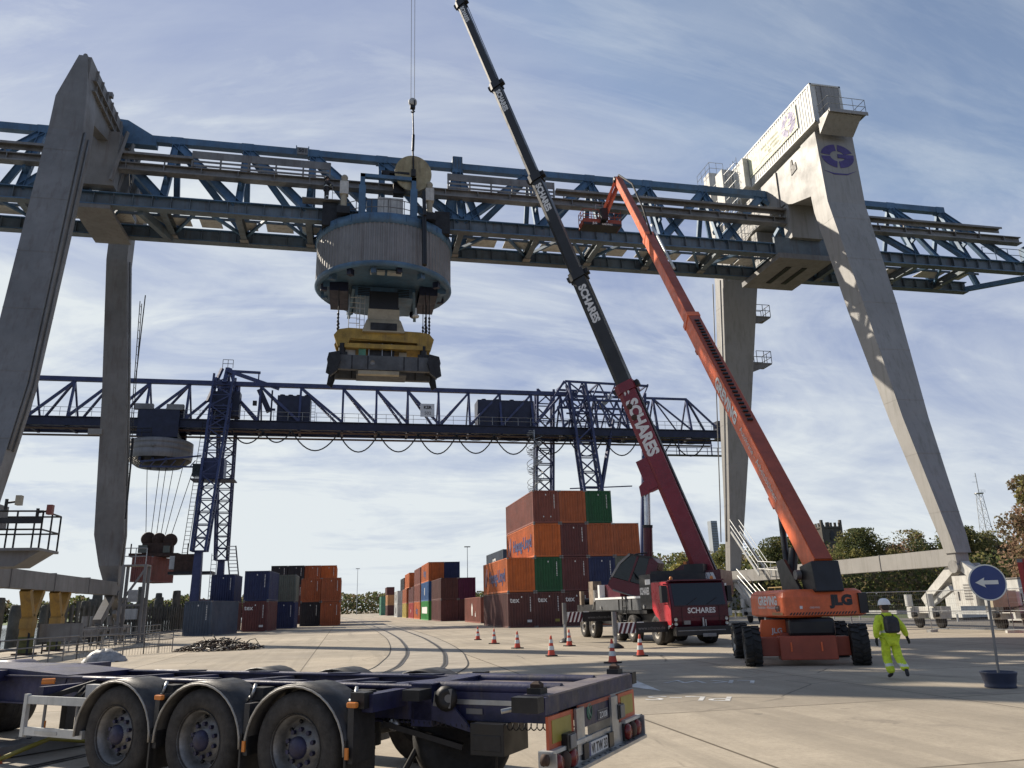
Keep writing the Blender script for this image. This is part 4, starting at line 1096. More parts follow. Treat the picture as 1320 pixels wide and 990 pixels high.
b.beam((-16.3, 102, 32.4), (-12.0, 102, 32.3), 0.3, 0.3, NS); b.beam((-16, 102, 32.4), (-9.5, 102, 30.2), 0.4, 0.45, NS); b.beam((-12.2, 102, 32.3), (-12.2, 102, 30.6), 0.15, 0.15, NS)
b.bb(-17.6, -14.2, 100.8, 102.4, 26.0, 29.3, 'dark_navy'); rail_line(b, [(-16.9, 102.5, 33.0), (-15.6, 102.5, 33.0)], 1.1, 'dark_steel', 0.04, 2, .7)
b.beam((-12.0, 102, 30.0), (-10.6, 102, 27.0), 0.5, 0.7, 'dark_navy'); b.beam((-10.3, 101.5, 29.8), (-10.3, 101.5, 25.6), 0.2, 0.2, 'dark_navy'); b.beam((-11.0, 101.5, 27.2), (-9.8, 101.5, 27.2), 0.15, 0.3, 'dark_navy')
b.box((-12.4, 101.5, 28.0), (0.5, 0.4, 0.6), 'dark_steel')
b.build('portal_head', fc)
for x0, x1, z1 in ((-9.6, -5.4, 29.2), (17.0, 25.0, 29.4)):
    b = MB(W); b.bb(x0, x1, 101.6, 104.4, 25.7, z1, 'dark_navy')
    for i in range(4): b.tube((x0 + (i + .5) * (x1 - x0) / 4, 102.5, z1), (x0 + (i + .5) * (x1 - x0) / 4, 102.5, z1 + 0.3), 0.35, 'dark_navy')
    ladder(b, (x1 + 0.4, 101.6, 25.7), (x1 + 0.4, 101.6, 28.5), 0.5, 'galv', (1, 0, 0), 0.03)
    b.build('machine_house', fc)
b = MB(W); b.bb(9.0, 10.9, 100.5, 100.56, 26.5, 28.3, 'plate_white'); b.text('KSR', (10.0, 100.49, 27.8), (1, 0, 0), (0, 0, 1), 0.62, 'lettering_dark', bold=0.04); b.text('502', (10.0, 100.49, 27.0), (1, 0, 0), (0, 0, 1), 0.6, 'rail_grey', bold=0.02)
b.build('number_plate', fc)
b = MB(W)          # operator cabin halfway up the left leg and its platform
b.bb(-17.6, -14.9, 97.0, 99.2, 17.4, 19.9, NS); b.bb(-18.5, -17.6, 97.2, 98.2, 17.7, 19.2, 'glass_dark'); b.bb(-18.6, -13.6, 96.8, 99.6, 17.25, 17.37, 'dark_navy')
b.beam((-25.0, 99.5, 19.8), (-18.0, 99.5, 20.6), 0.12, 0.2, NS); b.beam((-25.0, 99.5, 19.2), (-18.0, 99.5, 19.2), 0.12, 0.2, NS)
for i in range(6): b.beam((-25.0 + i * 1.15, 99.5, 19.2), (-24.4 + i * 1.15, 99.5, 20.0), 0.08, 0.1, NS)
b.build('operator_cabin', fc)
b = MB(W); ladder(b, (-18.6, 97.6, 8), (-17.9, 99.6, 25), 0.6, 'dark_steel', (1, 0, 0), 0.04, 0.5); ladder(b, (-15.2, 97.0, 1), (-15.2, 97.3, 8.6), 0.6, 'galv', (1, 0, 0), 0.04, 0.5)
b.build('access_ladder', fc)
b = MB(W)          # orange-brown box hung on the leg and the stair flight
b.bb(-19.6, -17.2, 97.6, 99.8, 6.6, 8.6, 'rust_steel'); b.bb(-20.2, -19.6, 97.8, 99.6, 6.9, 8.4, 'weathered_white'); b.bb(-20.2, -15.4, 97.4, 100, 6.3, 6.6, 'dark_steel')
b.build('equipment_box', fc)
b = MB(W)
for s_ in (0, 1.0): b.beam((-13.8 + s_, 96.5, 9.4), (-12.4 + s_, 96.5, 0.6), 0.12, 0.3, 'dark_steel')
for i in range(22): b.bb(-13.75 + i * 0.064, -12.75 + i * 0.064, 96.3, 96.7, 0.9 + (21 - i) * 0.4, 0.97 + (21 - i) * 0.4, 'galv')
b.build('stair', fc)
# right portal: lattice head frame above the girder, two lattice legs and raking struts
for y0, y1, xb in ((98.5, 101.3, 32.0), (108.5, 105.0, 27.0)):
    b = MB(W); lattice(b, (xb + 1.3 * (1 if xb > 30 else 0), y0, 2.0), (31.2 if xb > 30 else 27.5, y1, 32.0), V((2.6, 1.3, 0)), V((2.4, 1.4, 0)), 14, 0.16, NS); b.build('leg', fc)
for p_, q_ in (((37.6, 98.0, 3.0), (41.6, 101.5, 31.0)), ((31.0, 98.0, 8.0), (36.5, 101.5, 27.0))): b = MB(W); b.beam(p_, q_, 0.42, 0.42, NS); b.build('raking_strut', fc)
b = MB(W)
for yy in (101.0, 105.5):
    b.beam((29.5, yy, 32.3), (42.0, yy, 32.0), 0.28, 0.28, NS); b.beam((29.5, yy, 29.6), (42.0, yy, 29.6), 0.28, 0.28, NS); b.beam((29.5, yy, 27.6), (42, yy, 27.6), 0.2, 0.2, NS)
    for i in range(5):
        x = 29.5 + 2.5 * i; b.beam((x, yy, 32.2), (x + 1.25, yy, 29.6), 0.18, 0.18, NS); b.beam((x + 1.25, yy, 29.6), (x + 2.5, yy, 32.1), 0.18, 0.18, NS)
        b.beam((x, yy, 29.6), (x + 1.25, yy, 25.8), 0.22, 0.22, NS); b.beam((x + 1.25, yy, 25.8), (x + 2.5, yy, 29.6), 0.22, 0.22, NS)
b.beam((25.2, 101, 26), (29.4, 101, 32.3), 0.3, 0.3, NS); b.beam((26.6, 101, 26), (30.4, 101, 31), 0.25, 0.25, NS)
for x in (29.5, 34.5, 42): b.beam((x, 101, 32.2), (x, 105.5, 32.2), 0.2, 0.2, NS); b.beam((x, 101, 29.6), (x, 105.5, 29.6), 0.2, 0.2, NS)
b.beam((35.0, 102, 29.0), (36.6, 102, 30.6), 0.7, 0.7, 'galv_white')
b.build('portal_head', fc)
b = MB(W); b.beam((31.0, 98.0, 3), (31.0, 109, 3), 0.8, 0.9, NS); b.beam((29.5, 101, 17.0), (38.5, 101, 17.4), 0.15, 0.15, NS); b.build('sill_beam', fc)
b = MB(W)          # spiral stair
for i in range(70):
    a = i * 0.42; z = 13.0 + i * 0.17
    b.box((24.6 + 0.55 * math.cos(a), 100.5 + 0.55 * math.sin(a), z), (0.95, 0.28, 0.05), 'galv', rot=(0, 0, a))
b.path([(24.6 + 1.1 * math.cos(i * .42), 100.5 + 1.1 * math.sin(i * .42), 14.0 + i * 0.17) for i in range(66)], 0.04, 'galv', 4)
b.path([(24.6 + 1.1 * math.cos(i * .42), 100.5 + 1.1 * math.sin(i * .42), 13.4 + i * 0.17) for i in range(66)], 0.03, 'galv', 4)
b.tube((24.6, 100.5, 0.2), (24.6, 100.5, 25), 0.1, 'galv'); b.build('spiral_stair', fc)
fest = [(-14.8, -11.0, 3.2 * .5), (-11.0, -7.6, 1.4), (-7.4, -1.6, 2.4)] + [(-1.6 + 5.15 * i, -1.6 + 5.15 * (i + 1), (2.5, 2.4, 2.6, 2.45)[i % 4]) for i in range(11)]
for i, (x0, x1, d) in enumerate(fest):
    if x1 > 54: continue
    b = MB(W)
    P = [(x0 + (x1 - x0) * t / 12, 100.3, 24.0 - d * (1 - (2 * t / 12 - 1) ** 2)) for t in range(13)]
    b.path(P, 0.09, 'black_rubber', 5); b.box((x1, 100.3, 24.05), (0.3, 0.3, 0.25), 'dark_steel')
    if i > 4: b.path([(x0 + (x1 - x0) * t / 12, 100.1, 24.0 - d * 0.3 * (1 - (2 * t / 12 - 1) ** 2)) for t in range(13)], 0.035, 'black_rubber', 4)
    b.build('festoon_cable', fc)
# trolley and load
T2 = (-23.6, 103, 19.8)
t2 = thing('crane_trolley', 'round banded grey trolley under the far dark blue crane, left of its tower', 'crane trolley', T2)
W = WM(T2)
b = MB(W)
b.lathe([(3.75, 20.5), (3.85, 20.9), (3.85, 21.5), (3.80, 21.55), (3.85, 21.6), (3.85, 22.2), (3.8, 22.25), (3.85, 22.3), (3.85, 22.75), (3.6, 22.9), (0, 22.9)], (T2[0], 103, 0), (0, 0, 1), 'drum_clad', 48)
b.lathe([(0.0, 0.1), (0.25, 0.1), (0.25, 0)], (T2[0], 103 - 3.85, 21.8), (0, -1, 0), 'rail_grey', 12)
b.build('housing', t2)
b = MB(W); b.lathe([(3.75, 20.5), (2.6, 19.7), (0, 19.6)], (T2[0], 103, 0), (0, 0, 1), 'dark_steel', 32)
for s_ in (-1, 0, 1): b.beam((T2[0] + s_ * 1.5, 99.5, 20.2), (T2[0] + s_ * 1.0, 103, 19.6), 0.3, 0.4, 'dark_navy')
b.build('underframe', t2)
b = MB(W); b.bb(-26.3, -20.9, 101.2, 105.4, 25.5, 26.9, 'dark_navy'); b.bb(-26.0, -21.2, 100.4, 101.2, 23.1, 26.6, 'dark_navy'); b.bb(-26, -21.2, 105.4, 106, 23.1, 26.6, 'dark_navy'); b.bb(-26.6, -24.4, 100.3, 101, 26.6, 27.3, 'rail_grey'); b.bb(-22.8, -20.8, 100.3, 101, 26.6, 27.3, 'rail_grey')
b.bb(-25.6, -21.6, 101.2, 104.8, 22.9, 24, 'dark_steel'); rail_line(b, [(-27.3, 99.6, 22.9), (-24.0, 99.2, 22.9)], 1.0, 'dark_steel', 0.05, 2, 1)
b.build('winch_frame', t2)
K0 = (-22.6, 100, 5.55)
sp2 = thing('container_spreader', 'spreader with three brown sheaves clamped on the hanging red-brown container', 'spreader', (-22.6, 101.0, 8.5))
W = WM((-22.6, 101.0, 8.5))
for i, x in enumerate((-23.6, -22.4, -21.1)):
    b = MB(W); b.lathe([(0, -0.3), (0.75, -0.3), (0.82, -0.18), (0.66, 0), (0.82, 0.18), (0.75, 0.3), (0, 0.3)], (x, 101.5, 10.7 - 0.1 * i), (0.3, -1, 0), 'rust_steel', 20); b.build('sheave', sp2)
b = MB(W)
b.bb(-24.1, -20.7, 101.0, 102.1, 9.0, 10.2, 'rust_steel'); b.bb(-25.4, -19.9, 100.6, 103.3, 8.55, 8.95, 'rust_steel'); b.bb(-24.4, -23.4, 100.5, 101.0, 9.0, 9.9, 'cont_grey_green'); b.bb(-21.6, -20.9, 100.5, 101, 9.0, 9.8, 'cont_grey_green')
for x in (-25.3, -18.9): b.tube((x, 101, 8.6), (x, 101, 10.1), 0.08, 'dark_steel')
b.bb(-20.6, -18.6, 100.9, 102.9, 8.6, 8.8, 'dark_steel')
b.build('frame', sp2)
for x0, x1 in ((-23.9, -24.4), (-23.3, -23.2), (-22.7, -22.6), (-22.2, -21.9), (-21.7, -21.0), (-21.0, -19.9)):
    b = MB(W); b.tube((x0, 101.4, 11.2), (x1 + (x1 + 23.0) * 0.25, 102, 20), 0.04, 'dark_steel', 4); b.build('hoist_rope', sp2)
# ================================================================== cargo containers
CW, CH, CG = 2.44, 2.9, 2.94
_cm = {}
def cont_meshes(L):
    if L in _cm: return _cm[L]
    ms = {}
    b = MB()
    for x in (-CW / 2, CW / 2 - 0.16):
        for y in (0, L - 0.16): b.bb(x, x + 0.16, y, y + 0.16, 0.0, CH, 'cont_maroon')
    for y in (0.01, L - 0.11):
        b.bb(-CW / 2 + 0.16, CW / 2 - 0.16, y, y + 0.1, 0.0, 0.16, 'cont_maroon'); b.bb(-CW / 2 + 0.16, CW / 2 - 0.16, y, y + 0.1, CH - 0.12, CH - 0.005, 'cont_maroon')
    for x in (-CW / 2 + 0.005, CW / 2 - 0.085):
        b.bb(x, x + 0.08, 0.16, L - 0.16, 0.0, 0.15, 'cont_maroon'); b.bb(x, x + 0.08, 0.16, L - 0.16, CH - 0.08, CH - 0.005, 'cont_maroon')
    b.bb(-CW / 2 + 0.1, CW / 2 - 0.1, 0.1, L - 0.1, 0.10, 0.14, 'cont_maroon')
    ms['frame'] = [b.mesh('frame')]
    b = MB()
    for x in (-CW / 2 - 0.004, CW / 2 - 0.166):
        for y in (-0.004, L - 0.174):
            for z in (-0.003, CH - 0.115): b.bb(x, x + 0.17, y, y + 0.178, z, z + 0.118, 'rail_grey')
    ms['corner_castings'] = [b.mesh('corner_castings')]
    b = MB(); corr(b, (-CW / 2 + 0.015, L - 0.16), (-CW / 2 + 0.015, 0.16), 0.15, CH - 0.08, 'cont_maroon', 0.28, 0.05)
    c = MB(); corr(c, (CW / 2 - 0.015, 0.16), (CW / 2 - 0.015, L - 0.16), 0.15, CH - 0.08, 'cont_maroon', 0.28, 0.036)
    ms['side_wall'] = [b.mesh('side_wall'), c.mesh('side_wall')]
    b = MB(); corr(b, (-CW / 2 + 0.16, 0.02), (CW / 2 - 0.16, 0.02), 0.16, CH - 0.12, 'cont_maroon', 0.235, 0.055); ms['end_wall'] = [b.mesh('end_wall')]
    b = MB(); b.add([(-CW / 2 + .08, .1, CH - .03), (CW / 2 - .08, .1, CH - .03), (CW / 2 - .08, L - .1, CH - .03), (-CW / 2 + .08, L - .1, CH - .03)], [(0, 1, 2, 3)], 'cont_maroon'); ms['roof'] = [b.mesh('roof')]
    ds = []
    for s_ in (-1, 1):
        b = MB(); b.bb(min(0.01 * s_, s_ * (CW / 2 - 0.165)), max(0.01 * s_, s_ * (CW / 2 - 0.165)), L - 0.07, L - 0.02, 0.17, CH - 0.13, 'cont_maroon')
        for q_ in (0.28, 0.75): b.tube((s_ * q_, L, 0.12), (s_ * q_, L, CH - 0.1), 0.02, 'galv', 6)
        ds.append(b.mesh('door'))
    ms['door'] = ds
    _cm[L] = ms
    return ms
CN = {'maroon': 'dark maroon', 'brown': 'brown', 'red_brown': 'red-brown', 'orange': 'bright orange', 'rust_orange': 'rusty orange', 'green': 'dark green', 'bright_green': 'bright green', 'navy': 'navy blue', 'black': 'near black', 'blue': 'mid blue', 'grey_green': 'grey-green', 'slate': 'slate grey', 'purple': 'dark purple', 'pale_green': 'pale green', 'white': 'white', 'yellow': 'yellow', 'tan': 'tan', 'red': 'red'}
def container(x, y, lvl, colr, label, group, L=12.19, rz=0.0, flip=False, z=None, marks=None, stripe=True):
    """x = centre of the end facing the yard, y = that end; rz turns it about this point"""
    r = thing('shipping_container', label, 'container', (x, y, lvl * CG if z is None else z), rz, group)
    for n_, ml in cont_meshes(L).items():
        for me in ml:
            o = bpy.data.objects.new(n_, me); col.objects.link(o); o.parent = r
            if n_ != 'corner_castings':
                for i, s_ in enumerate(o.material_slots):
                    if s_.material.name.startswith('cont_'): s_.link = 'OBJECT'; s_.material = MATS['cont_' + colr]
    lb = MB()
    if stripe:
        for i in range(9):
            lb.bb(0.72, 0.80, -0.005, 0.0, 1.3 + i * 0.14, 1.3 + i * 0.14 + rnd.choice((0.08, 0.1)), 'lettering_white')
        lb.bb(-0.05, 0.05, -0.005, 0.0, 2.45, 2.58, 'lettering_white')
    if marks: marks(lb, L)
    if lb.v: lb.build('lettering', r)
    return r
def m_tex(lb, L): lb.text('tex', (-0.62, -0.012, 2.28), (1, 0, 0), (0, 0, 1), 0.62, 'lettering_white', bold=0.02); lb.bb(0.45, 0.85, -0.012, -0.004, 0.42, 0.62, 'plate_white')
def m_tex_y(lb, L): lb.text('tex', (-0.62, -0.012, 2.28), (1, 0, 0), (0, 0, 1), 0.62, 'lettering_white', bold=0.02); lb.bb(0.45, 0.85, -0.012, -0.004, 0.42, 0.64, 'marker_yellow')
def m_hapag(lb, L):
    x = -CW / 2 - 0.012
    lb.text('Hapag-Lloyd', (x, L * 0.40, 1.5), (0, -1, 0), (0, 0, 1), 1.5, 'lettering_navy', bold=0.03, squeeze=1.05)
    y0 = L * 0.86; lb.prism([(-0.65, -0.8), (0.1, -0.8), (0.65, 0.0), (0.65, 0.9), (0.15, 0.9), (-0.65, 0.05)], (x, y0, 1.5), (0, -1, 0), (0, 0, 1), 0.006, 'lettering_navy')
    lb.prism([(-0.3, -0.8), (-0.12, -0.8), (0.35, 0.1), (0.35, 0.9), (0.22, 0.9), (-0.3, 0.0)], (x - 0.008, y0, 1.5), (0, -1, 0), (0, 0, 1), 0.005, 'cont_orange')
def m_side(col_, t, sz=1.0, yq=0.5):
    def f(lb, L): lb.text(t, (-CW / 2 - 0.012, L * yq, 1.5), (0, -1, 0), (0, 0, 1), sz, col_, bold=0.03)
    return f
def m_two(lb, L): lb.bb(-0.3, -0.2, -0.008, 0, 0.5, 0.62, 'plate_white'); lb.bb(0.35, 0.45, -0.008, 0, 0.5, 0.62, 'plate_white')
g = 'containers of the big stack beside the mobile crane'
X0 = 14.83; S = 2.47; YS = 67.08
sd_ = 'of the big stack left of the mobile crane'
container(X0, YS, 0, 'brown', 'brown lettered container at the bottom left corner of the big stack', g, marks=m_tex)
container(X0 + S, YS, 0, 'brown', 'brown lettered container with a yellow plate, second in the bottom row of the big stack', g, marks=m_tex_y)
container(X0 + 2 * S, YS, 0, 'brown', 'brown lettered container in the bottom row, partly behind the mobile crane outrigger', g, marks=m_tex)
container(X0 + 3 * S, YS, 0, 'rust_orange', 'rusty orange container at ground level, mostly hidden behind the mobile crane truck', g)
container(X0 + 4 * S, YS, 0, 'maroon', 'maroon container at ground level behind the mobile crane cab', g)
container(X0, YS, 1, 'orange', 'orange container with navy writing, left end of the second row of the big stack', g, marks=m_hapag, stripe=False)
container(X0 + S, YS, 1, 'green', 'dark green container in the second row beside the lettered orange one', g)
container(X0 + 2 * S, YS, 1, 'maroon', 'dark maroon container in the second row between green and navy ones', g)
container(X0 + 3 * S, YS, 1, 'navy', 'navy blue container in the second row behind the tilted crane cab', g)
container(X0 + 4 * S, YS, 1, 'grey_green', 'grey-green container at the right end of the second row, behind the crane cab roof', g)
container(X0 + S, YS, 2, 'orange', 'orange container with navy writing, left end of the third row of the big stack', g, marks=m_hapag, stripe=False)
container(X0 + 2 * S, YS, 2, 'maroon', 'dark maroon container in the third row between two orange ones', g)
container(X0 + 3 * S, YS, 2, 'rust_orange', 'plain orange container in the third row right of the maroon one', g, stripe=False)
container(X0 + 4 * S, YS, 2, 'rust_orange', 'plain orange container at the right end of the third row, touching the sky', g, stripe=False)
container(X0 + S, YS, 3, 'red_brown', 'red-brown container at the top left corner ' + sd_, g, marks=m_two)
container(X0 + 2 * S, YS, 3, 'rust_orange', 'rusty orange container in the top row between red-brown and dark green', g, stripe=False)
container(X0 + 3 * S, YS, 3, 'green', 'dark green container at the right end of the big stack top row', g)
# left rows
g = 'containers of the left-hand rows'
A = 'in the left-hand rows'
container(-12.5, 73.6, 0, 'slate', 'slate blue container alone on the ground, nearest ' + A, g, L=6.06, rz=R(-14))
container(-8.75, 83.0, 0, 'maroon', 'dark maroon lettered container on the ground under the big navy one', g, marks=m_tex, L=6.06, rz=R(-4))
container(-12.9, 89.5, 1, 'navy', 'navy container in the upper row behind the steel crane stair', g, L=6.06)
container(-12.6, 88.4, 0, 'maroon', 'maroon container on the ground between the slate blue one and the lettered one', g, L=6.06)
container(-8.75, 83.1, 1, 'navy', 'navy container on top of the dark maroon lettered one', g, L=6.06, rz=R(-4))
container(-6.75, 93, 0, 'navy', 'navy container at ground level below the grey-green one', g, L=6.06)
container(-6.75, 93, 1, 'grey_green', 'grey-green open-top container above a navy one', g, L=6.06, stripe=False)
container(-10.3, 128.5, 2, 'black', 'near black container high behind the big navy one', g, L=6.06)
container(-10.3, 128.5, 1, 'brown', 'brown container behind the big navy one, second tier', g, L=6.06)
container(-10.3, 128.5, 0, 'brown', 'brown container behind the lettered maroon one, on the ground', g, L=6.06)
container(-7.75, 128.5, 2, 'black', 'near black container high behind the grey-green one', g, L=6.06)
container(-7.75, 128.5, 1, 'brown', 'brown container behind the grey-green one, second tier', g, L=6.06)
container(-7.75, 128.5, 0, 'brown', 'brown container behind the low navy one, on the ground', g, L=6.06)
container(-4.33, 104, 0, 'black', 'near black container at ground level below the rusty door end', g)
container(-4.33, 104, 1, 'rust_orange', 'orange container with rusty door end, middle tier of the right-hand pair', g)
container(-5.25, 129, 2, 'rust_orange', 'orange container on the top tier over the rusty door end', g)
container(-5.25, 129, 1, 'rust_orange', 'orange container hidden low behind the rusty door end, second tier', g)
container(-5.25, 129, 0, 'brown', 'brown container behind the near black one, on the ground', g)
container(-1.83, 103.4, 0, 'rust_orange', 'orange-brown container at the right foot of the left-hand rows', g)
container(-1.83, 103.4, 1, 'rust_orange', 'orange-brown container, middle tier at the right edge of the left-hand rows', g)
container(-2.75, 129.3, 2, 'orange', 'bright orange container at the top right of the left-hand rows', g)
container(-2.75, 129.3, 1, 'orange', 'orange container under the bright orange top right one', g)
container(-2.75, 129.3, 0, 'brown', 'brown container at the back, under the top right orange ones', g)
# middle rows
g = 'containers of the middle row along the rails'
def mc(x, y, l, c, lab, L=6.06, marks=None, stripe=False): container(x, y, l, c, lab, g, L=L, marks=marks, stripe=stripe)
mc(16.2, 89.5, 0, 'red_brown', 'red-brown container with a white emblem, alone in front of the middle stack', 12.19, lambda lb, L: (lb.prism([(-0.3, -0.7), (0.3, -0.7), (0.5, 0.2), (0.0, 0.8), (-0.5, 0.2)], (-CW / 2 - 0.012, L * .5, 1.5), (0, -1, 0), (0, 0, 1), 0.006, 'lettering_white'), lb.text('al', (-CW / 2 - 0.012, L * .3, 1.0), (0, -1, 0), (0, 0, 1), 0.8, 'lettering_white')))
mc(14.2, 111, 0, 'maroon', 'maroon container at ground level right of the bright green one', 12.19)
mc(14.2, 111, 1, 'brown', 'brown container on the second tier left of the purple one', 12.19)
mc(16.7, 111, 1, 'purple', 'dark purple container on the second tier of the middle stack', 12.19)
mc(16.7, 111, 0, 'maroon', 'maroon container below the dark purple one', 12.19)
mc(13.8, 124, 0, 'bright_green', 'bright green container with a white panel at the foot of the middle stack', 12.19, lambda lb, L: (lb.bb(-CW / 2 - 0.012, -CW / 2 - 0.004, L * .15, L * .85, 1.0, 2.0, 'lettering_white'),))
mc(13.8, 124, 1, 'blue', 'mid blue container with a white mark above the bright green one', 12.19, m_side('lettering_white', '8', 1.6))
mc(13.8, 124, 2, 'orange', 'orange container with dark writing on top of the mid blue one', 12.19, m_side('lettering_navy', 'Hapag', 1.6))
mc(16.3, 124, 2, 'navy', 'navy container on the top tier beside the orange one over the mid blue', 12.19)
mc(12.95 + .9, 139, 0, 'orange', 'orange container with dark writing on the ground behind the bright green one', 12.19, m_side('lettering_navy', 'Hapag', 1.6))
mc(12.95 + .9, 139, 1, 'red_brown', 'red-brown container on the second tier left of the mid blue one', 12.19)
mc(12.95 + .9, 139, 2, 'red_brown', 'red-brown container on the third tier behind the orange top one', 12.19)
mc(13.9, 153, 0, 'red', 'red container on the ground behind the lettered orange one', 12.19, m_side('lettering_white', 'o', 1.2))
mc(13.9, 153, 1, 'maroon', 'maroon container on the second tier above the red one', 12.19)
mc(13.6, 167, 0, 'yellow', 'yellow container at ground level far along the middle row', 12.19)
mc(13.6, 167, 1, 'rust_orange', 'rust coloured container above the yellow one', 12.19)
mc(13.6, 160, 2, 'orange', 'orange container topping the far part of the middle row', 12.19)
mc(12.9, 185, 0, 'white', 'white container with dark blocks at ground level far along the row', 12.19, m_side('lettering_dark', 'CM', 1.8))
mc(12.9, 185, 1, 'white', 'white container with dark blocks on the second tier far along the row', 12.19, m_side('lettering_dark', 'CM', 1.8))
mc(14.4, 186, 2, 'black', 'near black container on top of the two white ones', 12.19)
mc(13.2, 235, 0, 'brown', 'dark red container at ground level in the farthest stack', 12.19)
mc(13.2, 235, 1, 'tan', 'tan container on the second tier of the farthest stack', 12.19)
mc(16, 235, 1, 'rust_orange', 'rusty container right of the tan one in the farthest stack', 12.19)
mc(12.5, 262, 0, 'pale_green', 'pale green container at ground level in the farthest stack', 12.19)
mc(12.5, 262, 1, 'pale_green', 'pale green container on the second tier in the farthest stack', 12.19)
mc(14.3, 262, 2, 'maroon', 'maroon container on top of the farthest stack', 12.19)
# stack seen between the middle row and the big stack
g = 'containers between the middle row and the big stack'
container(20.3, 96, 0, 'maroon', 'maroon container on the ground under the black one', g, stripe=False)
container(20.3, 96, 1, 'black', 'near black container under the slate one with white letters', g, stripe=False)
container(20.6, 98, 2, 'slate', 'slate grey container with white letters, behind the big stack on its left', g, marks=m_side('lettering_white', 'SCI', 1.6), stripe=False)
# hanging one and red one by the fence
container(-23.5, 99.3, 0, 'red_brown', 'red-brown container hanging from the far crane above the quay', 'containers on cranes or by the fence', L=6.06, rz=R(-12), z=5.6, stripe=False)
container(23.3, 22.05, 0, 'red', 'weathered red container cut by the right edge of the view', 'containers on cranes or by the fence', rz=R(-58), stripe=False)
# ================================================================== mobile telescopic crane
def wheel(parent, c, ax, rad, w, rim_m='rim_grey', name='wheel', tyre='tyre_dusty', hub='dark_steel', lugs=0, side=1, bolts=10):
    """wheel > tyre, rim; ax points out of the visible side"""
    ax = V(ax).normalized(); h = w / 2
    t = MB()
    t.lathe([(rad * .56, -h), (rad * .9, -h), (rad * .985, -h * .82), (rad, -h * .5), (rad, h * .5), (rad * .985, h * .82), (rad * .9, h), (rad * .72, h * 1.02), (rad * .58, h * .9), (rad * .56, h * .6)], c, ax, tyre, 40)
    for q_ in (-0.45, -0.15, 0.15, 0.45): t.lathe([(rad * 1.001, h * q_ - 0.012), (rad * 1.012, h * q_), (rad * 1.001, h * q_ + 0.012)], c, ax, tyre, 40)
    if lugs:
        u = V((0, 0, 1)); x = ax.cross(u).normalized()
        for i in range(lugs):
            a = 2 * PI * i / lugs
            for s_ in (-1, 1):
                a2 = a + (PI / lugs if s_ > 0 else 0)
                rr = u * math.cos(a2) + x * math.sin(a2); tt = x * math.cos(a2) - u * math.sin(a2)
                Q = Matrix((tt, ax, rr)).transposed()
                t.box(V(c) + rr * (rad + 0.012) + ax * s_ * h * .52, (rad * 0.16, h * .95, 0.05), tyre, rot=Q @ Euler((0, 0, 0.35 * s_)).to_matrix())
    o = t.build('tyre'); 
    r = MB()
    r.lathe([(rad * .60, h * .98), (rad * .60, h * .88), (rad * .55, h * .80), (rad * .52, h * .3), (rad * .50, -h * .1), (rad * .42, h * .05), (rad * .36, h * .42), (rad * .22, h * .46), (rad * .2, h * .7), (rad * .1, h * .8), (0, h * .8)], c, ax, rim_m, 36)
    r.lathe([(rad * .56, -h), (0.01, -h * .8)], c, ax, 'dark_steel', 20)
    u = V((0, 0, 1)); x = ax.cross(u).normalized()
    for i in range(bolts):
        a = 2 * PI * i / bolts; p = V(c) + (u * math.cos(a) + x * math.sin(a)) * rad * .31
        r.tube(p + ax * h * .4, p + ax * (h * .4 + 0.045), 0.022, hub, 6)
        p2 = V(c) + (u * math.cos(a + .3) + x * math.sin(a + .3)) * rad * .45
        r.ball(p2 + ax * h * .14, 0.022, 'dark_steel', 4)
    r.lathe([(rad * .205, h * .46), (rad * .2, h * .82), (rad * .13, h * .95), (0, h * .97)], c, ax, hub, 24)
    k = bpy.data.objects.new(name, None); col.objects.link(k)
    ro = r.build('rim'); k.parent = parent; o.parent = k; ro.parent = k
    return k
MC = (14.55, 38, 0)
mc_ = thing('mobile_crane', 'maroon telescopic mobile crane truck with black boom raised high, cab facing the camera', 'mobile crane', MC)
W = WM(MC)
xl, xr = 13.28, 15.86
b = MB(W)
b.bb(xl + 0.35, xr - 0.35, 31.5, 45.6, 0.75, 1.35, 'black_paint')
b.bb(xl + 0.03, xr - 0.03, 34.8, 41.6, 1.45, 1.98, 'spreader_grey'); b.bb(xl, xr, 34.0, 41.6, 1.98, 2.08, 'white_paint')
b.bb(xl + 0.05, xr - .05, 34.2, 44.8, 1.3, 1.47, 'dark_steel')
for y in (36.0, 37.8): b.bb(xl - 0.015, xl + 0.02, y, y + 0.03, 1.46, 1.97, 'dark_steel')
b.bb(xl + .1, xr - .1, 41.7, 45.4, 1.35, 1.75, 'black_paint'); b.bb(xl + .3, xl + .8, 42.8, 43.6, 1.75, 3.0, 'wood_plank'); b.bb(xl + 0.0, xl + 0.2, 44.2, 44.5, 1.75, 2.5, 'wood_plank'); b.bb(xl + 1.2, xr - .2, 41.9, 43.6, 1.75, 2.7, 'black_paint'); b.tube((xl + .1, 42.3, 1.5), (xl + .1, 41.8, 2.4), .05, 'galv'); b.tube((xl + .3, 45, 1.9), (xr - .3, 45, 1.9), .2, 'dark_steel')
b.bb(xl + 0.05, xl + 0.35, 40.9, 41.2, 1.9, 2.75, 'white_paint'); b.bb(xl + .4, xr - .4, 38.6, 41.2, 2.08, 2.75, 'cab_maroon'); b.bb(xl + .05, xl + .2, 41.8, 42.0, 1.9, 2.5, 'rail_grey')
ladder(b, (xl - 0.03, 36.9, 0.8), (xl - 0.03, 36.9, 2.1), 0.5, 'dark_steel', (0, 1, 0), 0.03, 0.3)
for y in (34.3, 40.6): b.tube((xl - 0.02, y, 1.6), (xl - 0.05, y, 1.6), 0.09, 'galv', 10)
b.build('carrier', mc_)
b = MB(W)          # tool box with name behind the cab
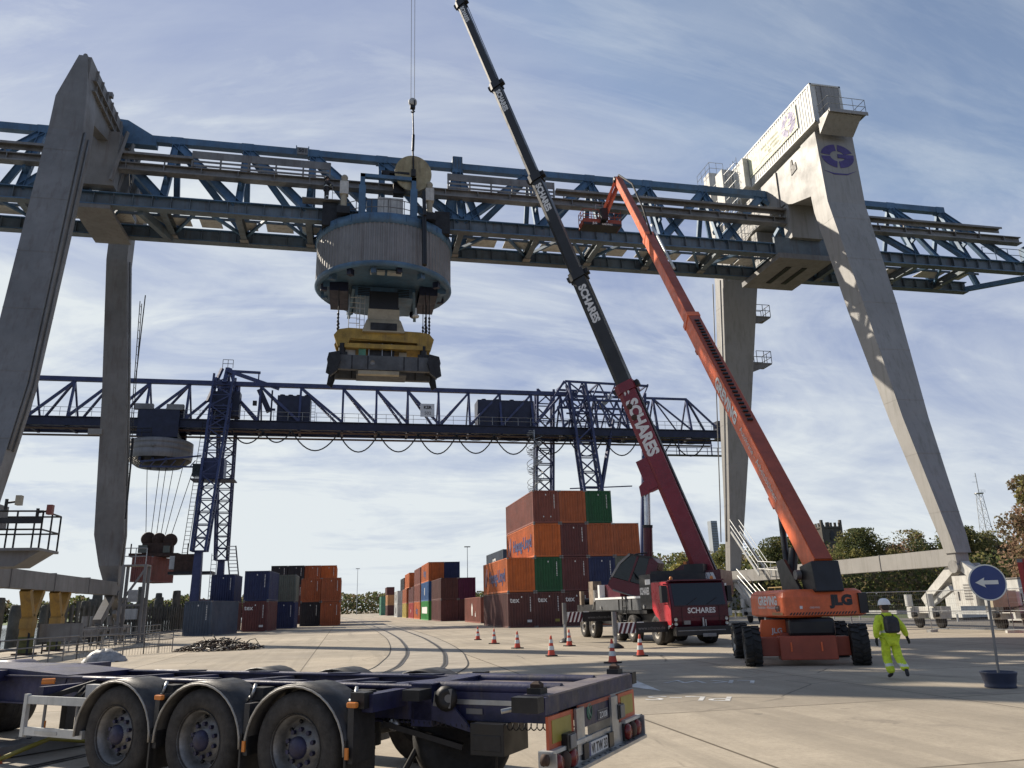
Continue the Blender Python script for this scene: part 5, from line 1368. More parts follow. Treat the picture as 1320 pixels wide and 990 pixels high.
b.bb(xl - 0.01, xr, 33.35, 34.75, 1.5, 3.0, 'black_paint'); b.bb(xl - 0.02, xl, 33.4, 34.0, 2.55, 2.78, 'white_paint')
b.text('SCHARES', (xl - 0.025, 34.12, 2.28), (0, -1, 0), (0, 0, 1), 0.42, 'lettering_white', squeeze=0.66, bold=0.05)
b.build('equipment_locker', mc_)
# driver cab
cab = bpy.data.objects.new('cab', None); col.objects.link(cab); cab.parent = mc_
b = MB(W)
prof = [(31.42, 0.72), (31.30, 1.0), (31.28, 1.62), (31.48, 2.54), (31.62, 2.64), (33.3, 2.66), (33.3, 1.35), (32.85, 0.95), (32.4, 0.72)]
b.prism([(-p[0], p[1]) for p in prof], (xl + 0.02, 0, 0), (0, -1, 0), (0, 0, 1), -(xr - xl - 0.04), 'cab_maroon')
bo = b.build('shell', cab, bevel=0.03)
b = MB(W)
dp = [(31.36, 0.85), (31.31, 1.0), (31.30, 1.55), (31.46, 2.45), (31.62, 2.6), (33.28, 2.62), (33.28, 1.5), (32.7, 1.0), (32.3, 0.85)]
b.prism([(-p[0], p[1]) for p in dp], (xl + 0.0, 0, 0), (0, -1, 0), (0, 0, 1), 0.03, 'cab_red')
b.prism([(-31.5, 1.62), (-31.62, 2.4), (-32.7, 2.45), (-32.75, 1.75)], (xl - 0.012, 0, 0), (0, -1, 0), (0, 0, 1), 0.015, 'glass_dark')
b.bb(xl - 0.02, xl - 0.008, 31.5, 32.3, 1.0, 1.1, 'white_paint'); b.bb(xl - 0.02, xl - 0.008, 31.6, 32.2, 1.25, 1.5, 'white_paint')
b.text('SCH', (xl - 0.025, 31.95, 1.36), (0, -1, 0), (0, 0, 1), 0.22, 'cab_red')
b.build('door', cab)
b = MB(W)
q0, q1 = V((0, 31.275, 1.62)), V((0, 31.475, 2.52))
dn = V((0, -1, 0.19)).normalized() * 0.012
b.add([V((xl + .14, 0, 0)) + q0 + dn, V((xr - .14, 0, 0)) + q0 + dn, V((xr - .12, 0, 0)) + q1 + dn, V((xl + .12, 0, 0)) + q1 + dn], [(0, 1, 2, 3)], 'glass_dark'); b.build('windscreen', cab)
b = MB(W)
for x in (14.0, 14.9): b.beam((x, 31.22, 1.67), (x + 0.45, 31.26, 1.92), 0.03, 0.02, 'black_paint')
b.build('wiper', cab)
b = MB(); b.M = W
b.bb(xl + .1, xr - .1, 31.268, 31.274, 1.585, 1.6, 'black_paint'); b.bb(xl + .1, xr - .1, 31.262, 31.27, 1.16, 1.17, 'black_paint')
for x in (xl + .45, xr - .45): b.bb(x - .006, x + .006, 31.262, 31.27, 0.8, 1.58, 'black_paint')
b.bb(xl + .5, xl + .8, 31.26, 31.268, 0.86, 1.02, 'rail_grey')
b.build('panel_gaps', cab)
b = MB(W); b.bb(xl + .05, xr - .05, 31.38, 31.62, 2.62, 2.68, 'cab_maroon'); b.build('sun_visor', cab)
for x in (xl + .35, xr - .35): b = MB(W); b.lathe([(.07, 0), (.075, .1), (.05, .16), (0, .17)], (x, 31.9, 2.66), (0, 0, 1), 'amber', 12); b.build('beacon', cab)

b = MB(W); b.text('SCHARES', (14.62, 31.262, 1.42), (1, 0, 0), (0, 0, 1), 0.30, 'lettering_white', bold=0.03, squeeze=1.02)
b.bb(14.6, 14.66, 31.2, 31.27, 0.75, 1.12, 'galv'); b.bb(14.72, 14.76, 31.2, 31.27, 0.75, 1.05, 'galv')
b.build('lettering', cab)
b = MB(W); b.bb(xl - 0.35, xl - 0.1, 31.35, 31.6, 1.75, 2.45, 'black_paint'); b.tube((xl - 0.2, 31.5, 2.5), (xl + 0.1, 31.6, 2.5), 0.025, 'black_paint'); b.tube((xl - 0.2, 31.5, 1.7), (xl + 0.05, 31.6, 1.7), 0.025, 'black_paint'); b.build('mirror', cab)
b = MB(W); b.bb(xr + 0.05, xr + 0.25, 31.35, 31.55, 1.75, 2.4, 'black_paint'); b.bb(xr, xr + .06, 31.4, 31.5, 2.4, 2.5, 'white_paint'); b.build('mirror', cab)
b = MB(W)
b.bb(xl + 0.08, xr - 0.05, 31.12, 31.5, 0.42, 0.78, 'black_paint'); b.bb(xl + 0.15, xr - 0.3, 31.10, 31.13, 0.60, 0.64, 'rail_grey'); b.bb(14.5, 15.1, 31.06, 31.1, 0.36, 0.5, 'rail_grey')
b.build('bumper', mc_, bevel=0.03)
for x in (xl + 0.35, xr - 0.35):
    b = MB(W)
    for k in (-0.09, 0.09): b.lathe([(0.07, 0.02), (0.075, 0.0), (0, 0.0)], (x - 0.2 * (1 if x < 14 else -1), 31.26, 0.98 + k), (0, -1, 0), 'light_glass', 12)
    b.build('headlight', mc_)
b = MB(W); b.beam((xl + .02, 31.35, 0.92), (xl + 0.02, 32.0, 0.66), 0.05, 0.1, 'white_paint'); b.build('step', mc_)
for y in (33.0, 36.1, 38.1, 42.2, 43.9):
    k = wheel(mc_, V((xl + 0.17, y, 0.62)) - V(MC), (-1, 0, 0), 0.62, 0.42, 'rim_cream', bolts=8)
    k = wheel(mc_, V((xr - 0.17, y, 0.62)) - V(MC), (1, 0, 0), 0.62, 0.42, 'rim_cream', bolts=8)
b = MB(W)
for x in (xl + 0.3, 15.3): b.lathe([(0, -.2), (0.5, -.2), (0.55, 0), (0.5, .2), (0, .2)], (x, 32.6, 0.62), (1, 0, 0), 'black_rubber', 20)
for y0, z0, z1, x0 in ((31.75, 0.58, 0.98, 10.95), (39.2, 0.95, 1.4, 10.5)):
    pass
b.build('axle', mc_)
def outrigger(y, z0, z1, x0, xe):
    b = MB(W)
    b.bb(x0 + 0.75, xe, y, y + 0.35, z0, z1, 'black_paint'); b.bb(x0 + 0.8, x0 + 1.1, y - 0.012, y - 0.005, z1 - 0.02, z1 + 0.02, 'lettering_white')
    b.text('www.schares.de', ((x0 + xe) / 2 + .35, y - 0.01, (z0 + z1) / 2 - 0.03), (1, 0, 0), (0, 0, 1), 0.18, 'rail_grey', bold=0.01)
    b.bb(x0, x0 + 0.78, y + 0.02, y + 0.33, z0, z1, 'white_paint')
    for i in range(4): b.prism([(0, 0), (0.11, 0), (0.11 + 0.16, z1 - z0), (0.16, z1 - z0)], (x0 - 0.04 + 0.2 * i, y + 0.012, z0), (1, 0, 0), (0, 0, 1), 0.008, 'cab_maroon')
    o = b.build('outrigger', mc_)
    b = MB(W); b.tube((x0 - 0.12, y + 0.17, 0.12), (x0 - 0.12, y + 0.17, z0 + 0.2), 0.075, 'galv'); b.tube((x0 - 0.12, y + 0.17, z0 - 0.1), (x0 - 0.12, y + 0.17, z1 + 0.45), 0.11, 'rail_grey')
    b.lathe([(0.34, 0.02), (0.33, 0.06), (0.12, 0.2), (0, 0.2)], (x0 - 0.12, y + 0.17, 0), (0, 0, 1), 'dark_steel', 14)
    b.build('jack', o)
outrigger(31.75, 0.58, 1.0, 11.1, xl)
outrigger(38.2, 0.95, 1.42, 10.75, xl)
# superstructure turned towards the lifted load
SC = V((14.95, 36.8, 0)); fw = V((-.773, .635, 0)); lf = V((-.635, -.773, 0)); up = V((0, 0, 1))
def SP_(a, s_, z): return SC + fw * a + lf * s_ + up * z
Qs = Matrix((fw, -lf, up)).transposed()
b = MB(W)
b.lathe([(0.9, 2.05), (0.9, 2.3), (0, 2.3)], SC, (0, 0, 1), 'dark_steel', 28)
b.box(SP_(-0.6, 0, 2.5), (4.6, 1.3, 0.5), 'cab_maroon', rot=Qs)
for s_ in (-0.6, 0.6):
    b.prism([(-2.6, 2.3), (1.2, 2.3), (1.5, 2.7), (-0.8, 3.1), (-2.0, 3.75), (-2.7, 3.6)], SC + lf * s_, fw, up, 0.08, 'cab_maroon')
b.box(SP_(-1.4, 1.05, 2.75), (2.4, 0.8, 0.9), 'black_paint', rot=Qs); b.box(SP_(-2.3, 1.1, 2.95), (0.9, 0.9, 1.0), 'black_paint', rot=Qs)
b.box(SP_(-2.2, -1.0, 2.7), (1.6, 0.9, 1.1), 'cab_maroon', rot=Qs)
b.box(SP_(0.6, 0.4, 2.75), (1.8, 0.5, 0.8), 'black_paint', rot=Qs)
b.tube(SP_(-1.8, 1.1, 3.3), SP_(-1.8, 1.1, 3.6), 0.08, 'amber', 8)
b.path([SP_(-0.2, 1.2, 3.0), SP_(0.1, 1.3, 2.75), SP_(0.6, 1.3, 2.9), SP_(0.8, 1.0, 3.3)], 0.04, 'black_rubber')
b.build('slewing_platform', mc_)
b = MB(W)
b.box(SP_(-3.0, 0, 2.6), (0.9, 2.4, 1.1), 'cab_maroon', rot=Qs)
for i in range(5): b.prism([(0, 0), (0.16, 0), (0.5, 0.95), (0.34, 0.95)], SP_(-2.6, 1.212, 2.1) - fw * (0.1 + i * 0.0) + lf * 0.0 - fw * 0.75 + fw * (i * 0.18), fw, up, -0.004, 'white_paint') if i < 3 else None
b.build('counterweight', mc_)
# crane cab, nose tilted up
cr = bpy.data.objects.new('crane_cab', None); col.objects.link(cr)
cr.parent = mc_
piv = SP_(-0.05, 1.15, 1.98)
tl = R(16)
cfx = fw * math.cos(tl) + up * math.sin(tl); cuz = up * math.cos(tl) - fw * math.sin(tl)
CS = 1.12
cp = [(0, 0), (1.75, 0.0), (2.02, 0.18), (1.72, 1.05), (1.3, 1.58), (0.3, 1.66), (0.0, 1.5)]
b = MB(W)
b.prism([(-0.02, -0.12), (1.75, -0.12), (2.02, 0.05), (1.98, 0.42), (0.0, 0.42)], piv, cfx, cuz, 0.95, 'cab_maroon')
b.prism([(0.0, 0.42), (0.48, 0.42), (0.42, 1.58), (0.3, 1.66), (0.0, 1.5)], piv, cfx, cuz, 0.95, 'cab_maroon')
b.prism([(0.3, 1.60), (1.3, 1.52), (1.32, 1.6), (0.3, 1.69)], piv, cfx, cuz, 0.95, 'black_paint')
for q_ in (0.0, 0.9):
    o_ = piv - V(cfx).cross(cuz) * 0 + cfx.cross(cuz) * q_
    b.prism([(1.93, 0.3), (2.02, 0.3), (1.76, 1.08), (1.36, 1.6), (1.28, 1.55), (1.66, 1.05)], o_, cfx, cuz, 0.06, 'rail_grey')
    b.prism([(1.08, 0.4), (1.16, 0.4), (0.98, 1.58), (0.88, 1.58)], o_, cfx, cuz, 0.05, 'cab_maroon')
b.box(piv + cfx * 0.75 + cuz * 0.7 + cfx.cross(cuz) * 0.45, (0.5, 0.5, 0.7), 'black_paint', rot=Qs)
b.build('shell', cr)
b = MB(W)
b.prism([(0.48, 0.44), (1.9, 0.44), (1.66, 1.02), (1.26, 1.52), (0.44, 1.58)], piv + cfx.cross(cuz) * 0.03, cfx, cuz, 0.01, 'glass_dark')
b.prism([(0.48, 0.44), (1.9, 0.44), (1.66, 1.02), (1.26, 1.52), (0.44, 1.58)], piv + cfx.cross(cuz) * 0.9, cfx, cuz, 0.01, 'glass_dark')
nn_ = cfx.cross(cuz)
a_, c_, e_ = piv + cfx * 1.99 + cuz * 0.3, piv + cfx * 1.71 + cuz * 1.06, piv + cfx * 1.32 + cuz * 1.56
b.add([a_ + nn_ * .05, a_ + nn_ * .9, c_ + nn_ * .9, c_ + nn_ * .05, e_ + nn_ * .9, e_ + nn_ * .05], [(0, 1, 2, 3), (3, 2, 4, 5)], 'glass_dark')
b.build('window', cr)
b = MB(W); b.tube(piv + cfx * 1.1 + cuz * 1.62 + nn_ * .1, piv + cfx * 0.6 + cuz * 1.8 + nn_ * .1, 0.03, 'dark_steel'); b.build('grab_rail', cr); b = MB(W); b.tube(piv + cfx * 1.75 - cuz * .1, piv + cfx * 0.1 - cuz * 0.15, 0.035, 'rail_grey'); b.build('grab_rail', cr)
for o in kids(cr):
    pv = piv - V(MC)
    o.matrix_local = Matrix.Translation(pv) @ Matrix.Diagonal((CS, CS, CS, 1)) @ Matrix.Translation(-pv)
# boom
P0 = V((16.6, 35.0, 3.4)); PT = V((3.2, 46.0, 54.0)); bd = (PT - P0).normalized(); BL = (PT - P0).length
ns = V((-.635, -.773, 0)).normalized(); bu = ns.cross(bd).normalized()
if bu.z < 0: bu = -bu
boom = bpy.data.objects.new('boom', None); col.objects.link(boom); boom.parent = mc_
jt = [-0.012, .187, .325, .463, .612, .762, .90, 1.0]
hh = [1.02, .88, .74, .65, .57, .49, .42]; ww = [.82, .70, .58, .50, .44, .38, .32]
tx = [(.138, .84), (.283, .60), (.428, .50), (.580, .44), (.735, .36)]
for i in range(7):
    b = MB(W)
    a, c = P0 + bd * BL * jt[i], P0 + bd * BL * jt[i + 1]
    h, w = hh[i], ww[i]
    mm = 'crane_red' if i == 0 else 'boom_black'
    # rounded lower side: six-sided to eight-sided section
    sec = [(-w / 2, -h * .22), (-w * .36, -h * .43), (0, -h * .5), (w * .36, -h * .43), (w / 2, -h * .22), (w / 2, h / 2), (-w / 2, h / 2)]
    b.loft([[p + ns * s_[0] + bu * s_[1] for s_ in sec] for p in (a, c)], mm)
    # collar at the far end of each section
    cw, ch = w + 0.14, h + 0.14
    b.loft([[p + ns * s_[0] * (cw / w) + bu * s_[1] * (ch / h) for s_ in sec] for p in (c - bd * 0.5, c + bd * 0.02)], mm if i == 0 else 'black_paint')
    b.box(c - bd * 0.2 + bu * (h / 2 + .12), (0.35, 0.3, 0.3), 'dark_steel', rot=Matrix((ns, bu, bd)).transposed()); b.box(c - bd * 0.15 - bu * (h / 2 + .08), (0.3, 0.2, 0.25), 'dark_steel', rot=Matrix((ns, bu, bd)).transposed())
    if i == 0:
        b.beam(a + bu * (h / 2 + 0.03), c + bu * (h / 2 + 0.03), 0.3, 0.06, 'dark_steel', up=tuple(bu))
        b.prism([(0, 0), (1.0, 0.0), (0.9, 0.5), (0.2, 0.8)], P0 + bd * BL * 0.078 - bu * h * .4 + ns * 0.3, -bu, bd, 0.10, 'crane_red')
        b.box(P0 + bd * BL * 0.095 - bu * (h * .5 + .15), (0.7, 0.6, 1.6), 'crane_red', rot=Matrix((ns, bu, bd)).transposed())
        for q_ in (0.05, 0.062): b.lathe([(0.16, 0.0), (0.16, 0.03), (0.08, 0.05), (0, 0.05)], P0 + bd * BL * (q_ + 0.10) + ns * (w / 2 - 0.01) - bu * .1, ns, 'rust_steel', 12)
    if i < 5:
        t_, sz_ = tx[i]
        vs, fs = text_geo('SCHARES', 0.05)
        off = -0.0 * h
        b.text('SCHARES', P0 + bd * BL * t_ + ns * (w / 2 + 0.012) + bu * (h * 0.10), -bd, ns.cross(-bd), sz_, 'lettering_white', bold=0.05, squeeze=0.92 if i == 0 else 1.0)
        if i == 0:
            for k, (aa, bb_) in enumerate(((0.0, 0.12), (0.1, 0.5))): b.prism([(0, 0), (0.5, 0.0), (0.4, 0.1), (0, 0.1)], P0 + bd * BL * 0.183 + ns * (w / 2 + 0.012) + bu * (0.1 - 0.2 * k), -bd, bu, 0.008, 'lettering_white')
    b.build('boom_section', boom)
b = MB(W)
b.box(PT + bd * 0.5 - bu * 0.1, (0.5, 0.9, 1.2), 'black_paint', rot=Matrix((ns, bu, bd)).transposed()); b.lathe([(0, -.15), (.35, -.15), (.3, 0), (.35, .15), (0, .15)], PT + bd * 0.7 - bu * 0.35, ns, 'dark_steel', 16); b.build('boom_head', boom)
b = MB(W)
q0 = P0 + bd * BL * 0.003 + bu * 1.4 - bd * .8
b.tube(SP_(-2.4, 0.2, 3.7), PT + bd * 0.3 + bu * 0.5, 0.022, 'dark_steel', 5)
b.build('winch_rope', mc_)
b = MB(W)
cb, ce = SP_(0.35, 0.1, 2.75), P0 + bd * BL * 0.093 - bu * 0.85
cm_ = cb.lerp(ce, 0.52)
b.tube(cb, cm_, 0.23, 'cab_maroon', 14); b.tube(cm_ - (ce - cb).normalized() * .02, cm_ + (ce - cb).normalized() * .12, 0.25, 'dark_steel', 14); b.tube(cm_, ce, 0.16, 'cyl_chrome', 14); b.box(cb, (0.5, 0.4, 0.5), 'black_paint', rot=Qs)
b.build('lift_cylinder', mc_)
# hook block on its rope
HK = (3.37, 45.3, 34.6)
hk = thing('hook_block', 'small crane hook block hanging on a thin rope above the cable drum', 'crane hook', HK)
W = WM(HK)
b = MB(W); b.lathe([(0, -.14), (.26, -.14), (.3, 0), (.26, .14), (0, .14)], (3.37, 45.3, 34.95), (0.2, -1, 0), 'weathered_white', 18); b.box((3.37, 45.3, 34.75), (0.34, 0.26, 0.6), 'black_paint'); b.build('sheave_block', hk)
b = MB(W); b.path([(3.37, 45.3, 34.5), (3.37, 45.3, 34.35), (3.5, 45.3, 34.25), (3.4, 45.3, 34.1), (3.26, 45.3, 34.2)], 0.05, 'dark_steel'); b.build('hook', hk)
b = MB(W)
for dx in (-0.12, 0.12): b.tube((3.37 + dx, 45.3, 35.1), (PT.x + dx + .1, PT.y, 54.2), 0.018, 'dark_steel', 5)
b.build('rope', hk)

# ================================================================== orange boom lift
JL = (13.2, 22.0, 0)
jl = thing('boom_lift', 'orange telescopic boom lift on four big black tyres, platform raised to the blue girder', 'boom lift', JL)
W = WM(JL)
ra = V((.4, .916, 0)).normalized(); la = V((.916, -.4, 0)).normalized()
FA = V((12.55, 20.42, 0)); Qc = Matrix((la, ra, up)).transposed()
b = MB(W)
b.box(FA + ra * 0.25 + up * 0.5, (2.35, 0.55, 0.5), 'lift_red', rot=Qc); b.box(FA + ra * 3.2 + up * 0.5, (2.35, 0.5, 0.5), 'lift_red', rot=Qc)
b.box(FA + ra * 0.1 + up * 0.47 + la * .05, (1.5, 0.7, 0.62), 'lift_red', rot=Qc)
b.box(FA + ra * 1.7 + up * 0.6, (1.1, 2.6, 0.5), 'lift_red', rot=Qc)
for s_ in (-0.4, 0.4): b.box(FA - ra * 0.26 + la * s_ + up * 0.5, (0.05, 0.04, 0.25), 'lift_orange', rot=Qc)
b.build('chassis', jl, bevel=0.02)
b = MB(W)
b.lathe([(0.75, 0.85), (0.8, 1.2), (0.8, 1.27), (0, 1.27)], FA + ra * 1.7, (0, 0, 1), 'dark_steel', 28)
b.prism([(-1.35, 0.5), (-0.35, 0.5), (-0.35, 1.2), (-1.0, 1.2), (-1.1, 0.8), (-1.35, 0.75)], FA + ra * 0.9, la, up, -0.35, 'lift_orange_plain'); b.text('JLG', FA + ra * 0.88 - la * 0.62 + up * .9, la, up, 0.2, 'lettering_white')
b.build('turntable_bearing', jl)
b = MB(W); b.box(FA + ra * 0.4 + la * 0.25 + up * 1.0, (1.25, 0.7, 0.5), 'black_paint', rot=Qc); b.build('engine_tray', jl, bevel=0.1)
for s_, rr in ((-1, 0), (1, 0), (-1, 3.3), (1, 3.3)):
    c = FA + ra * rr + la * s_ * (1.42 if rr == 0 else 1.5) + up * 0.52
    st = R(0 if s_ < 0 and rr == 0 else (-6 if rr == 0 else 4))
    ax = (la * s_); ax = Matrix.Rotation(st, 3, 'Z') @ ax
    wheel(jl, c - V(JL), ax, 0.52, 0.44, 'rim_cream' if rr else 'rim_grey', tyre='black_rubber', lugs=16, bolts=8)
ta = V((0.1423, 0.9898, 0)); tlv = V((0.9898, -0.1423, 0)); TCN = V((13.45, 21.7, 0))
b = MB(W)
def rr_poly(x0, x1, y0, y1, r, k=5):
    P = []
    for cx_, cy_, a0 in ((x1 - r[0], y1 - r[0], 0), (x0 + r[1], y1 - r[1], 90), (x0 + r[2], y0 + r[2], 180), (x1 - r[3], y0 + r[3], 270)):
        q_ = r[[0, 90, 180, 270].index(a0)]
        for i in range(k + 1):
            a = R(a0 + 90 * i / k); P.append((cx_ + q_ * math.cos(a), cy_ + q_ * math.sin(a)))
    return P
def body(z, g_): return [TCN + tlv * p[0] + ta * p[1] + up * z for p in rr_poly(-1.24 + g_, 1.24 - g_, -1.5 + g_, 1.75 - g_, (0.9, 0.9, 0.16, 0.32))]
rings = [body(z, g_) for z, g_ in ((1.27, 0.1), (1.32, 0.0), (1.82, 0.0), (1.96, 0.05), (2.03, 0.16))]
b.loft(rings, 'lift_orange')
b.build('counterweight', jl)
o = bpy.data.objects['counterweight.001'] if 'counterweight.001' in bpy.data.objects else None
b = MB(W)
tb = TCN - ta * 1.5
def on_tail(x, z, d=0.006): return tb + tlv * x + up * z - ta * d
b.text('JLG', on_tail(0.42, 1.72, 0.012), tlv, up, 0.36, 'lettering_dark', bold=0.07, squeeze=1.15)
for i in range(22): b.prism([(0, 0), (0.045, 0), (0.10, 0.07), (0.055, 0.07)], on_tail(-1.1 + i * 0.088, 1.335, 0.004), tlv, up, 0.004, 'black_paint')
b.bb(0, 0, 0, 0, 0, 0, 'lettering_white') if False else None
b.prism([(0, 0), (0.08, 0), (0.08, 0.08), (0, 0.08)], on_tail(-0.78, 1.5), tlv, up, 0.004, 'lettering_white')
b.text('GREVING', on_tail(-0.35, 1.53, 0.012), tlv, up, 0.07, 'lettering_white', bold=0.0)
sx = TCN - tlv * 1.246
def on_side(y, z): return sx + ta * y + up * z
b.text('GREVING', on_side(-0.35, 1.74), -ta, up, 0.34, 'lettering_white', bold=0.04)
b.text('Autokrane - Arbeitsbuehnen', on_side(-0.35, 1.56), -ta, up, 0.13, 'lettering_white', bold=0.01)
b.text('450', on_side(-1.05, 1.52), -ta, up, 0.22, 'lettering_dark', bold=0.04); b.bb(0, 0, 0, 0, 0, 0, 'lettering_white') if False else None
b.prism([(0, 0), (0.75, 0), (0.75, 0.07), (0, 0.07)], on_side(-0.65, 1.34), -ta, up, 0.004, 'cont_tan')
b.prism([(0, 0), (1.9, 0), (1.9, 0.015), (0, 0.015)], on_side(0.9, 1.9), -ta, up, 0.005, 'lift_red')
b.build('lettering', jl)
b = MB(W)
b.box(on_tail(1.06, 1.62, 0.0), (0.24, 0.1, 0.55), 'black_paint', rot=Matrix((tlv, ta, up)).transposed())
b.build('tail_grille', jl)
b = MB(W)          # knuckle box at the foot of the boom
b.box(TCN - ta * 1.12 + tlv * 0.13 + up * 2.32, (0.82, 0.85, 0.86), 'black_paint', rot=Matrix((tlv, ta, up)).transposed() @ Euler((R(-8), 0, 0)).to_matrix())
b.prism([(-0.9, 1.98), (0.4, 1.98), (0.7, 2.9), (0.1, 2.95)], TCN - tlv * 0.34, ta, up, -0.08, 'black_paint')
b.tube(TCN - tlv * 0.45 - ta * .7 + up * 2.45, TCN - tlv * 0.3 - ta * .7 + up * 2.45, 0.14, 'rail_grey', 12)
b.build('boom_foot', jl, bevel=0.03)
JP = V((13.45, 20.6, 2.62)); JT = V((16.7, 42.5, 28.6)); jd = (JT - JP).normalized(); JLn = (JT - JP).length
jn = jd.cross(V((0, 0, 1))).normalized(); jn = -jn if jn.x > 0 else jn          # side that faces -X
ju = jn.cross(jd).normalized(); ju = -ju if ju.z < 0 else ju
b = MB(W)
b.tube(TCN + ta * 0.5 - tlv * .15 + up * 1.95, JP + jd * 3.1 - ju * 0.45, 0.10, 'black_paint', 10); b.tube(TCN + ta * 0.5 - tlv * .15 + up * 1.95, JP + jd * 1.6 - ju * 0.85, 0.15, 'black_paint', 12)
b.build('lift_cylinder', jl)
jb = bpy.data.objects.new('boom', None); col.objects.link(jb); jb.parent = jl
js = [0.0, 0.44, 0.72, 1.0]; jh = [.72, .58, .46]; jw = [.54, .45, .37]
for i in range(3):
    b = MB(W); a, c = JP + jd * JLn * (js[i] - (0.01 if i else 0)), JP + jd * JLn * js[i + 1]; h, w = jh[i], jw[i]
    sec = [(-w / 2, -h / 2), (w / 2, -h / 2), (w / 2, h / 2), (-w / 2, h / 2)]
    b.loft([[p + jn * s_[0] + ju * s_[1] for s_ in sec] for p in (a, c)], 'lift_orange')
    b.loft([[p + jn * s_[0] * 1.1 + ju * s_[1] * 1.1 for s_ in sec] for p in (c - jd * 0.35, c)], 'lift_orange')
    b.loft([[p + jn * s_[0] * .9 + ju * (s_[1] * .04 + h / 2 + .012) for s_ in sec] for p in (a, c)], 'lift_red')  # upper side's shade put into the colour as a darker red sheet
    if i == 0:
        b.text('GREVING', JP + jd * JLn * 0.252 + jn * (w / 2 + 0.012) + ju * 0.02, -jd, jn.cross(-jd), 0.62, 'lettering_white', bold=0.05, squeeze=1.05)
        b.text('Autokrane – Arbeitsbühnen', JP + jd * JLn * 0.142 + jn * (w / 2 + 0.012) + ju * 0.02, -jd, jn.cross(-jd), 0.34, 'lettering_white', bold=0.0)
        b.box(a.lerp(c, 0.22) - ju * (h / 2 + .08) + jn * .1, (0.25, 0.18, 0.5), 'lift_red', rot=Matrix((jn, ju, jd)).transposed()); b.box(a.lerp(c, 0.86) - ju * (h / 2 + .08) + jn * .1, (0.25, 0.18, 0.3), 'lift_red', rot=Matrix((jn, ju, jd)).transposed())
        for k in range(30): b.box(a.lerp(c, 0.45 + k * 0.017) + ju * (h / 2 + .06), (0.2, 0.06, 0.1), 'black_paint', rot=Matrix((jn, ju, jd)).transposed())
    b.build('boom_section', jb)
b = MB(W); q_ = JP + jd * JLn * 0.70 + ju * 0.45; b.path([q_, q_ + jd * 2.5 + ju * 0.5, q_ + jd * 6 + ju * 0.75, JT + ju * 0.35, JT], 0.06, 'black_rubber'); b.path([q_ - jd * 5.2 + ju * .35, q_ + jd * .2 + ju * 0.45], 0.07, 'galv_white')
b.build('hose_carrier', jb)
BK = V((15.65, 43.0, 26.1))
b = MB(W)
for dx in (-0.17, 0.17): b.beam(JT + V((dx, 0, 0)), BK + V((dx + 0.15, 0, 0.25)), 0.09, 0.16, 'lift_orange')
b.beam(JT + V((0.0, 0, -0.1)), BK + V((0.25, 0, 0.5)), 0.1, 0.1, 'lift_red'); b.lathe([(0, -.3), (.22, -.3), (.22, .3), (0, .3)], JT, (1, 0, 0), 'black_paint', 14); b.box(BK + V((0.1, 0.1, 0.15)), (0.4, 0.6, 0.8), 'black_paint')
b.build('jib', jb)
plat = bpy.data.objects.new('platform', None); col.objects.link(plat); plat.parent = jl
b = MB(W)
bx0, bx1, by0, by1, bz = 14.38, 16.98, 43.2, 44.2, 25.6
b.bb(bx0, bx1, by0, by1, bz, bz + 0.07, 'black_paint'); b.bb(bx0, bx0 + 1.15, by0 - 0.02, by0 + .02, bz, bz + 0.42, 'lift_red'); b.bb(bx1 - 0.95, bx1, by0 - 0.02, by0 + .02, bz, bz + 0.42, 'lift_red')
b.bb(bx0, bx0 + .03, by0, by1, bz, bz + 0.4, 'lift_red'); b.bb(bx1 - .03, bx1, by0, by1, bz, bz + .4, 'lift_red'); b.bb(bx0, bx1, by0 - 0.04, by0 - .02, bz - 0.02, bz + 0.14, 'black_paint')
b.text('JLG', (bx0 + .75, by0 - 0.045, bz + .1), (1, 0, 0), (0, 0, 1), .2, 'lettering_white', bold=.04); b.text('GREVING', (bx0 + 1.6, by0 - 0.045, bz + .06), (1, 0, 0), (0, 0, 1), .17, 'lettering_white', bold=.04)
b.build('floor', plat)
b = MB(W)
rail_line(b, [(bx0, by0, bz), (bx0 + 1.1, by0, bz)], 1.1, 'lift_red', 0.025, 3, 0.5); rail_line(b, [(bx1 - .9, by0, bz), (bx1, by0, bz)], 0.95, 'lift_red', 0.025, 3, 0.5)
rail_line(b, [(bx0, by0, bz), (bx0, by1, bz), (bx1, by1, bz), (bx1, by0, bz)], 1.1, 'lift_red', 0.025, 3, 0.6); b.tube((bx0 + .9, by0, bz + 1.45), (bx0 + 1.9, by0, bz + 1.45), 0.02, 'galv'); b.tube((bx0 + .9, by0, bz + 1.1), (bx0 + .9, by0, bz + 1.45), 0.02, 'galv'); b.bb(bx0 + 1.2, bx0 + 1.7, by0, by0 + .3, bz + .9, bz + 1.2, 'black_paint')
b.build('railing', plat)

# ================================================================== container chassis trailer in the foreground
TR = (2.43, 7.67, 0)
tr = thing('container_trailer', 'empty dark blue three-axle container chassis trailer in the foreground with marker boards', 'trailer', TR, math.atan2(-.626, .78))
B_ = 'trailer_blue'
b = MB()
for s_ in (-1, 1):
    b.ibeam((-11.5, s_ * 0.48, 0.86), (-1.7, s_ * 0.48, 0.86), 0.15, 0.36, B_, 0.02, 0.02)
    b.tube((-6.9, s_ * 0.545, 1.02), (-1.7, s_ * 0.545, 1.02), 0.028, B_, 10)
    for x in (-6.2, -4.9, -3.6, -2.4): b.bb(x, x + .55, s_ * 0.56 - .006, s_ * 0.56 + .006, 0.86, 0.98, 'galv'); b.prism([(0, 0), (0.34, 0), (0.42, 0.12), (0.1, 0.12)], (x - .1, s_ * 0.48 - 0.05, 1.042), (1, 0, 0), (0, 1, 0), 0.012, 'dark_navy')
